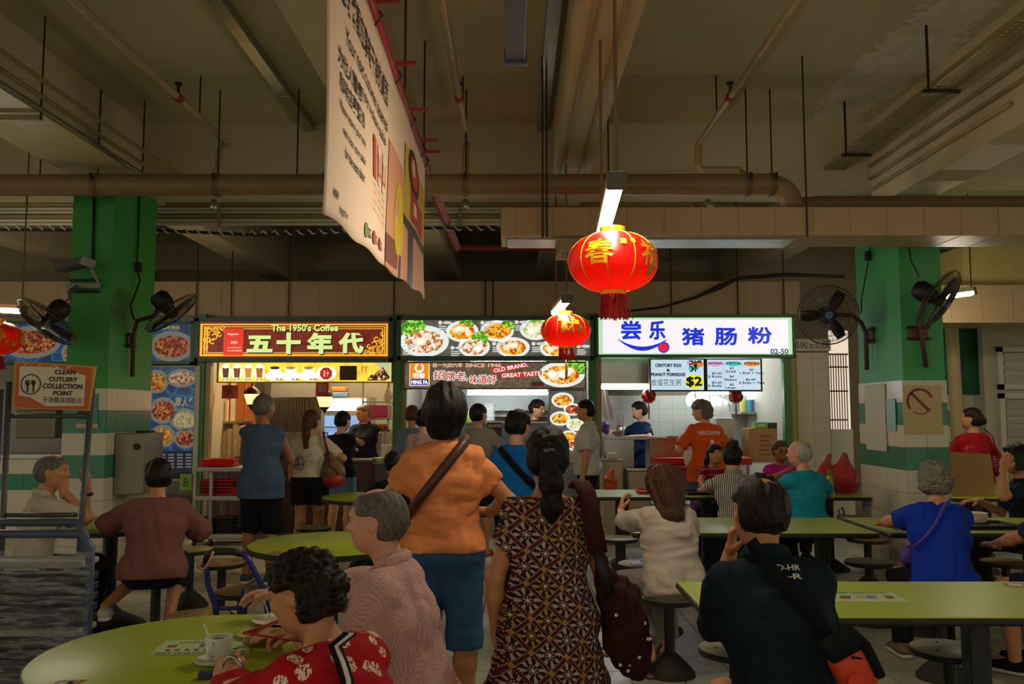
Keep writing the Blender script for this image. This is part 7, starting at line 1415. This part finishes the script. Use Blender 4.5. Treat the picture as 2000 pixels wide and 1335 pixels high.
sticker('pale sticker with small print on the nearest long table', [(1606, 1165), (1758, 1165), (1725, 1146), (1606, 1146)], [('KEEP TABLES CLEAN', .1, .8, .9, .95, PD), (None, .15, .3, .3, .6, PB), (None, .38, .3, .5, .6, mat('sticker_yellow', '#a8983a')), (None, .52, .3, .66, .6, mat('sticker_mauve', '#7a6a8a')), (None, .78, .3, .9, .6, PB)])
sticker('label at the far edge of the nearest long table', [(1945, 1136), (1992, 1138), (1980, 1130), (1935, 1129)], [(None, .2, .2, .8, .8, PW)], m=PO)
sticker('label on the near left corner of the nearest long table', [(1378, 1190), (1412, 1192), (1410, 1182), (1380, 1181)], [(None, .2, .2, .8, .8, PW)], m=PO)
# trays and dishes on the far tables
def tray(label, x, y, m, rot=0, w=.4, d=.3, z=ZT): q = thing('tray', label, 'tray', (x, y, z), rot, 'serving trays'); MB().box((0, 0, .006), (w-.04, d-.04, .008)).build('base', m, q, world=False, bev=.003); [MB().box(c, s_, Matrix.Rotation(R(a), 3, ax)).build('lip', m, q, world=False, bev=.002) for c, s_, a, ax in (((w/2-.012, 0, .016), (.006, d-.02, .026), 30, 'Y'), ((-w/2+.012, 0, .016), (.006, d-.02, .026), -30, 'Y'), ((0, d/2-.012, .016), (w-.02, .006, .026), -30, 'X'), ((0, -d/2+.012, .016), (w-.02, .006, .026), 30, 'X'))]; return q
TBK = mat('tray_black', '#17171a', .4); TRD = mat('tray_red', '#c41412', .4)
tray('red tray on the far table behind the long-haired woman', 1.42, 8.5, TRD); tray('black tray in front of the striped shirt diner', 1.86, 8.4, TBK, .05); tray('black tray with cream boxes beside the blue shirted woman', *on(1905, 1024), TBK, .05, .42, .3)
FB = mat('foam_cream', '#d8ceb4', .6)
for i in range(3): x, y = on(1893, 1018); tag(MB().lathe([(.06, 0), (.078, .022), (.08, .026), (.06, .02)], 18, (x, y, ZT+.015+.02*i)).build('bowl', FB, None, True, auto=40), '%s cream bowl stacked on the black tray' % ('lowest', 'middle', 'topmost')[i], 'bowl', 'stacked cream bowls')
tag(MB().lathe([(.06, 0), (.09, .05), (.092, .055), (.08, .05)], 20, (2.62, 8.55, ZT)).build('bowl', CER, None, True, auto=40), 'white bowl between the magenta and turquoise diners', 'bowl'); tag(MB().lathe([(.03, 0), (.035, .1), (.033, .1)], 14, (2.72, 8.6, ZT)).build('cup', FB, None, True), 'paper cup by the magenta diner', 'cup'); tag(MB().box((2.75, 8.35, ZT+.03), (.22, .15, .055)).build('takeout_box', FB, None, bev=.02), 'cream takeout box in front of the magenta diner', 'box')
x, y = W(1625, 960, 8.25).x, 8.3; r_ = thing('water_bottle', 'yellow-green water bottle beside the red bag', 'bottle', (x, y, ZT)); MB().lathe([(.034, 0), (.037, .01), (.037, .12), (.03, .135), (.036, .15), (.034, .165), (.02, .19)], 18).build('bottle', mat('bottle_lime', '#a3b012', .25), r_, True, world=False, auto=50); MB().lathe([(.023, .19), (.023, .235), (.02, .238)], 16).build('cap', mat('cap_lime', '#7f8c14', .4), r_, True, world=False, auto=40)
def plastic(name, c):
    t = NT(name); n = t.noise(t.coord(), 26, 4); t.bump(n.outputs[0], .5, .01); t.b.inputs['Alpha'].default_value = .72; return t.done(lin(c), .15)
c = Vector((3.2, 8.45, ZT)); r_ = thing('plastic_bag', 'translucent red carrier bag of boxes at the end of the far table', 'bag', tuple(c)); f = Field(.009); f.cone((-.12, 0, .11), (.12, 0, .11), .085, .085, .04, ((0, 0, 1), 1.5)); f.cone((-.13, 0, .2), (-.075, 0, .37), .06, .016, .05, ((0, 1, 0), .7)); f.cone((.02, 0, .2), (.075, 0, .38), .075, .02, .05, ((0, 1, 0), .7)); f.cone((.14, 0, .18), (.09, 0, .36), .05, .016, .04, ((0, 1, 0), .7)); f.disp = wrinkle(.010, 38, 6); f.cuts.append(lambda X, Y, Z: -Z+.003+0*X+0*Y); np_obj('bag_skin', [f.mesh(1)], plastic('plastic_red', '#c01f28'), r_)
for i in range(3): MB().box((.0, .0, .035+.045*i), (.26, .12, .035)).build('box_inside', mat('box_inside', '#3a1a1c', .5), r_, world=False, bev=.005)
# kraft bag, beige tote, sign papers
c = W(1925, 975, 7.9); r_ = thing('paper_bag', 'large brown kraft paper bag on the right hand table', 'bag', (c.x, 8.2, ZT)); MB().add([(-.2, -.08, 0), (.22, -.08, -.0), (.19, -.08, .40), (-.2, -.08, .42), (-.2, .08, 0), (.22, .08, 0), (.19, .07, .40), (-.2, .07, .42)], [(0, 1, 2, 3), (5, 4, 7, 6), (4, 0, 3, 7), (1, 5, 6, 2), (0, 4, 5, 1)]).build('bag_body', KR, r_, world=False); MB().tube([(-.05, -.085, .4), (-.04, -.09, .47), (.03, -.09, .47), (.04, -.085, .4)], .004, 6).build('handle', KR, r_, True, world=False)
c = pxs(1660, 1045); r_ = thing('tote_bag', 'beige tote bag standing on the stool by the column', 'bag', (c[0], c[1], .452)); f = Field(.011); f.cone((-.1, 0, .1), (.1, 0, .1), .07, .07, .05, ((0, 0, 1), 1.6)); f.disp = wrinkle(.012, 30, 3); f.cuts.append(lambda X, Y, Z: Z-.2+0*X+0*Y); f.cuts.append(lambda X, Y, Z: -Z+0*X+0*Y); np_obj('bag_body', [f.mesh(1)], CL('tote_beige', '#6f654e', 400), r_); MB().tube([(-.12, 0, .16), (-.14, .0, .24), (-.1, .02, .26), (-.08, 0, .17)], .008, 6).build('handle', CL('tote_beige', '#6f654e', 400), r_, True, world=False)
XF = 3.388
def side_sheet(label, px0, py0, px1, py1, m, name='poster'):
    # sheets on the left face of the right column: pixel x -> depth along the face
    yf = lambda px: XF*1650/(px-1004); a, b = yf(px0), yf(px1); z0 = 1.55+(802-py1)*(a+b)/2/1650; z1 = 1.55+(802-py0)*(a+b)/2/1650
    return tag(MB().box2((XF-.006, a, z0), (XF, b, z1)).build(name, m), label, 'poster')
side_sheet('plain whitish board on the left face of the right column', 1688, 750, 1727, 878, mat('paper_grey', '#b9b69c', .6)); side_sheet('narrow pale blue leaflet pinned on the right column', 1729, 778, 1746, 840, mat('paper_blue', '#8ab0b4', .5)); 
a, b = W(1766, 848, 7.39), W(1838, 752, 7.39); r_ = thing('no_smoking_poster', 'faded yellow no smoking poster on the right column', 'poster', ((a.x+b.x)/2, 7.39, a.z)); MB().box2((a.x, 7.388, a.z), (b.x, 7.394, b.z)).build('sheet', mat('paper_yellow', '#c2ae7c', .7, var=.12), r_); F = Face(r_, 7.387); RF = mat('ink_red_faded', '#8c3028', .7); F.ring('red_ring', 1797, 784, 24, 5, RF, 1, 30, 20, 215); F.ring('red_ring_worn', 1797, 784, 24, 2, RF, 1, 12, 235, 330); F.poly('red_bar', [(1777, 768), (1781, 765), (1815, 798), (1811, 802)], RF, 1)
# water dispenser and leaflet on the left column
XL = -3.55; y0, y1 = 7.55, 7.95; z0, z1 = W(0, 965, 7.6).z, W(0, 845, 7.6).z
r_ = thing('wall_dispenser', 'steel wall box on the right face of the left column', 'dispenser', (XL, 7.7, z0)); MB().box2((XL, y0, z0), (XL+.27, y1, z1)).build('casing', mat('box_grey', '#85816f', .4, .4), r_, bev=.012); MB().lathe([(.03, 0), (.03, .006)], 16, (XL+.2, y0-.005, z1-.12), Matrix.Rotation(R(90), 3, 'X')).build('viewing_hole', CABLE, r_); MB().box2((XL+.14, y0+.1, z1), (XL+.27, y0+.2, z1+.02)).build('lock', CABLE, r_)
a, b = W(150, 836, 7.385), W(192, 768, 7.385); r_ = thing('leaflet', 'pale blue leaflet on the front of the left column', 'poster', ((a.x+b.x)/2, 7.39, a.z)); MB().box2((a.x, 7.386, a.z), (b.x, 7.392, b.z)).build('sheet', mat('paper_blue2', '#4f8a84', .6), r_); F = Face(r_, 7.3855); F.rect('photo_block', 152, 800, 180, 818, mat('paper_dark', '#2a3a34'), 1); F.rect('caption_strip', 148, 827, 192, 836, mat('paper_cream', '#b8a888'), 1)
# tray trolley left of the queue
a, b = W(378, 1050, 9.9), W(476, 1050, 9.9); r_ = thing('tray_trolley', 'grey trolley with shelves beside the coffee queue', 'trolley', ((a.x+b.x)/2, 10.1, 0)); PLG = mat('trolley_grey', '#8d8a7c', .5)
zs = [W(0, py, 9.9).z for py in (1043, 968, 912)]
for x in (a.x, W(440, 0, 9.9).x, b.x): 
    for yy in (9.9, 10.3): MB().cyl((x, yy, .07), (x, yy, zs[2]+.0), .022, 10).build('post', PLG, r_, True)
for z in zs: MB().box2((a.x-.02, 9.87, z-.05), (b.x+.02, 10.33, z)).build('shelf', PLG, r_, bev=.01)
for x in (a.x, W(440, 0, 9.9).x): MB().lathe([(.035, -.015), (.035, .015)], 14, (x, 9.92, .036), Matrix.Rotation(R(90), 3, 'Y')).build('castor', CABLE, r_)
SHF = {zs[2]: 'top', zs[1]: 'middle', zs[0]: 'bottom'}
for z, k, off in ((zs[2], 4, .0), (zs[1], 9, .0), (zs[0], 9, .0)):
    for i in range(k):
        red_ = (i % 2 == 0 or z == zs[2]) and z != zs[0]; tray('%s tray, %s in the left stack on the %s trolley shelf' % ('red' if red_ else 'black', ORD[i], SHF[z]), a.x+.22+.01*(i % 2), 10.1, TRD if red_ else TBK, .02*(i % 3), .4, .3, z+.004+.018*i)
        if z != zs[2] and i % 3 == 0: tray('%s tray, %s in the right stack on the %s trolley shelf' % ('red' if z == zs[1] else 'black', ORD[i//3], SHF[z]), b.x-.1, 10.1, TRD if z == zs[1] else TBK, .02, .22, .3, z+.004+.03*(i//3))
tag(MB().box2((W(402, 0, 10.0).x, 9.95, zs[2]), (W(462, 0, 10).x, 10.3, zs[2]+.08)).build('tray_bin', mat('bin_brown', '#33261c', .5), None, bev=.01) if False else MB().box2((a.x+.3, 10.36, zs[2]), (b.x, 10.5, zs[2]+.1)).build('tray_bin', mat('bin_brown', '#33261c', .5), None, bev=.01), 'brown bin behind the tray stack by the coffee queue', 'bin')
for i in range(5): tray('%s tray, %s in the stack on the coffee counter' % (('black', 'black', 'red', 'black', 'black')[i], ORD[i]), W(677, 0, 11.1).x, 11.1, (TBK, TBK, TRD, TBK, TBK)[i], 0, .34, .3, .935+.022*i)
# foreground left: wrapped trolley and the cutlery sign rack
YT = 4.15; x0, x1 = W(-75, 1200, YT).x, W(172, 1200, YT).x; zt_ = W(0, 1042, YT).z; BLT = mat('trolley_blue', '#39445c', .45)
r_ = thing('wrapped_trolley', 'grey-blue trolley wrapped in clear film at the left edge', 'trolley', ((x0+x1)/2, YT+.25, 0)); 
for yy, sx in ((YT, 0), (YT+.42, -.24)):
    MB().tube([(x0+sx, yy, .1), (x0+sx, yy, zt_-.06), (x0+sx+.05, yy, zt_), (x1+sx-.05, yy, zt_), (x1+sx, yy, zt_-.06), (x1+sx, yy, .1)], .021, 10).build('frame_tube', BLT, r_, True)
for z in (.14, .5, .82): MB().box2((x0, YT, z-.03), (x1-.05, YT+.2, z)).build('shelf', PLG, r_, bev=.008)
for x in (x0+.03, x1-.03): MB().lathe([(.05, -.018), (.05, .018)], 14, (x, YT+.05, .052), Matrix.Rotation(R(90), 3, 'Y')).build('castor', CABLE, r_)
for i in range(5): MB().box2((x0+.04, YT+.05, .51+.05*i), (x1-.05, YT+.2, .548+.05*i)).build('stacked_tray', mat('tray_dark', '#1c1a1a', .5), r_, bev=.006)
for i in range(6): MB().box2((x0+.04, YT+.05, .15+.05*i), (x1-.05, YT+.2, .188+.05*i)).build('stacked_tray', mat('tray_dark', '#1c1a1a', .5), r_, bev=.006)
t = NT('stretch_film'); n_ = t.noise(t.coord('Object', (1.2, 1.2, 9)), 7, 6, .7); t.bump(n_.outputs[0], 1.0, .03); sr = t.n('ShaderNodeMapRange'); t.l(n_.outputs[0], sr.inputs[0]); sr.inputs[1].default_value = .42; sr.inputs[2].default_value = .72; sr.inputs[3].default_value = .08; sr.inputs[4].default_value = .85; t.put(t.b.inputs['Alpha'], sr.outputs[0]); FILM = t.done(lin('#c4c8d2'), .12)  # pale opaque streaks stand in for highlights on the crumpled film
def film(u, v): z = .12+(zt_-.2)*v; q = .006*math.sin(z*70+u*9)+.004*math.sin(z*151+u*23); return Vector((x0-.005+(x1-x0+.02)*u, YT-.028+q, z))
MB().grid(film, 24, 60).build('film_wrap', FILM, r_, True)
YS = 4.75; r_ = thing('cutlery_sign_stand', 'grey tube stand holding the clean cutlery sign', 'stand', (W(90, 800, YS).x, YS, 0)); TUBM = mat('stand_grey', '#3c3f44', .45)
for px_t, px_b in ((18, 6), (181, 146)):
    a, b = W(px_t, 745, YS), W(px_b, 1030, YS); MB().cyl((a.x, YS, a.z), (b.x, YS, .0), .016, 10).build('post', TUBM, r_, True)
for py in (812, 1005): a, b = W(14, py, YS), W(176 if py < 900 else 150, py, YS); MB().cyl(a, b, .013, 8).build('rail', TUBM, r_, True)
MB().cyl(W(2, 760, YS+.4), (W(2, 760, YS+.4).x, YS+.4, 0), .016, 8).build('post', TUBM, r_, True)
SGN = thing('cutlery_sign', 'orange bordered sign for the clean cutlery point', 'sign', tuple(W(105, 800, YS-.02))); q = [W(28, 704, YS-.02), W(187, 715, YS-.02), W(175, 802, YS-.02), W(25, 797, YS-.02)]
MB().add([p for p in q]+[p+Vector((0, .012, 0)) for p in q], [(3, 2, 1, 0), (4, 5, 6, 7), (0, 1, 5, 4), (1, 2, 6, 5), (2, 3, 7, 6), (3, 0, 4, 7)]).build('board', mat('sign_mustard', '#b88a1c', .6), SGN); F = Face(SGN, YS-.022)
F.poly('orange_border', [(33, 708), (178, 718), (171, 799), (29, 794)], mat('sign_orange', '#b8552c', .6), 1); F.poly('cream_panel', [(39, 715), (95, 716), (110, 712), (118, 719), (168, 733), (164, 792), (90, 793), (60, 776), (37, 772)], mat('sign_cream', '#cbbfa8', .6), 2)
for i in range(4): F.poly('stripe', [(50+28*i, 709+2*i), (58+28*i, 709.5+2*i), (52+28*i, 714+2*i), (44+28*i, 714+2*i)], mat('sign_amber', '#c98a2c', .6), 3)
SK = mat('sign_ink', '#14120f', .7)
for s_, x0_, y0_, x1_, y1_ in (('CLEAN', 108, 722, 148, 731, ), ('CUTLERY', 96, 736, 153, 745), ('COLLECTION', 84, 749, 162, 759), ('POINT', 105, 763, 143, 772), ('干净餐具领取点', 84, 775, 161, 787)): F.text('lettering', s_, x0_, y0_, x1_, y1_, SK, 4, .03 if s_[0] < 'a' else 0, rot=-.025)
F.ring('icon_ring', 61, 750, 19, 2, SK, 4); F.rect('fork_handle', 53.5, 752, 56, 765, SK, 4); F.ell('spoon_head', 66, 747, 4.2, 5.5, SK, 4, 16); F.rect('spoon_handle', 65, 751, 67.2, 765, SK, 4); F.rect('fork_base', 51, 748, 58.5, 752, SK, 4)
for i in range(4): F.rect('fork_tine', 51+2.2*i, 742, 52+2.2*i, 749, SK, 4)
# blue folding cart handle
YC = 3.95; r_ = thing('folding_cart', 'blue folding cart behind the nearest round table', 'cart', (W(450, 1150, YC).x, YC, 0)); CB2 = mat('cart_blue', '#16206e', .35, .3)
g = lambda px, py, dy=0: W(px, py, YC+dy)
MB().tube([g(425, 1235), g(421, 1183), g(406, 1140), g(404, 1115), g(401, 1095), g(405, 1082), g(420, 1077), g(455, 1077), g(478, 1082), g(488, 1096), g(512, 1145), g(519, 1165), g(528, 1235)], .0135, 10).build('frame_tube', CB2, r_, True); MB().tube([g(402, 1098, -.002), g(405, 1082, -.002), g(420, 1076.5, -.002), g(455, 1076.5, -.002), g(474, 1081, -.002)], .017, 10).build('grip', CABLE, r_, True)
MB().tube([g(416, 1188), g(460, 1187), g(520, 1165)], .009, 8).build('cross_bar', CB2, r_, True); MB().tube([g(476, 1150), g(476, 1235)], .011, 8).build('inner_tube', CB2, r_, True)
for x in (g(425, 0).x, g(528, 0).x): MB().cyl((x, YC, .07), (x, YC, .5), .0135, 8).build('lower_tube', CB2, r_, True); MB().lathe([(.07, -.014), (.07, .014)], 18, (x, YC+.03, .072), Matrix.Rotation(R(90), 3, 'Y')).build('wheel', CABLE, r_)
MB().box2((g(425, 0).x, YC-.2, .12), (g(528, 0).x, YC, .14)).build('foot_plate', CB2, r_)
r_ = tag(MB().tube([g(417, 1076, -.02), g(409, 1095, -.025), g(402, 1108, -.03), g(394, 1111, -.03), g(388, 1105, -.03), g(390, 1098, -.03), g(394, 1093, -.03)], .006, 8).build('pink_hook', mat('hook_pink', '#c47a6c', .4), None, True), 'pink plastic hook on the blue cart handle', 'hook')
# orange bundle on the cream bin, items behind the far table
x, y = W(1192, 938, 10.15).x, 10.1; f = Field(.011); f.ell((0, 0, .09), (.08, .06, .1)); f.cone((0, 0, .15), (.02, 0, .22), .05, .02, .03); f.disp = wrinkle(.014, 55, 2); r_ = thing('orange_bundle', 'orange plastic bundle near the steel counter', 'bag', (x, y, .62)); np_obj('bundle', [f.mesh(1)], mat('plastic_orange', '#c8541c', .35), r_); MB().box2((-.1, -.1, -.62), (.1, .1, 0)).build('crate_under', mat('bin_cream', '#b6a888', .5), r_, world=False, bev=.01)
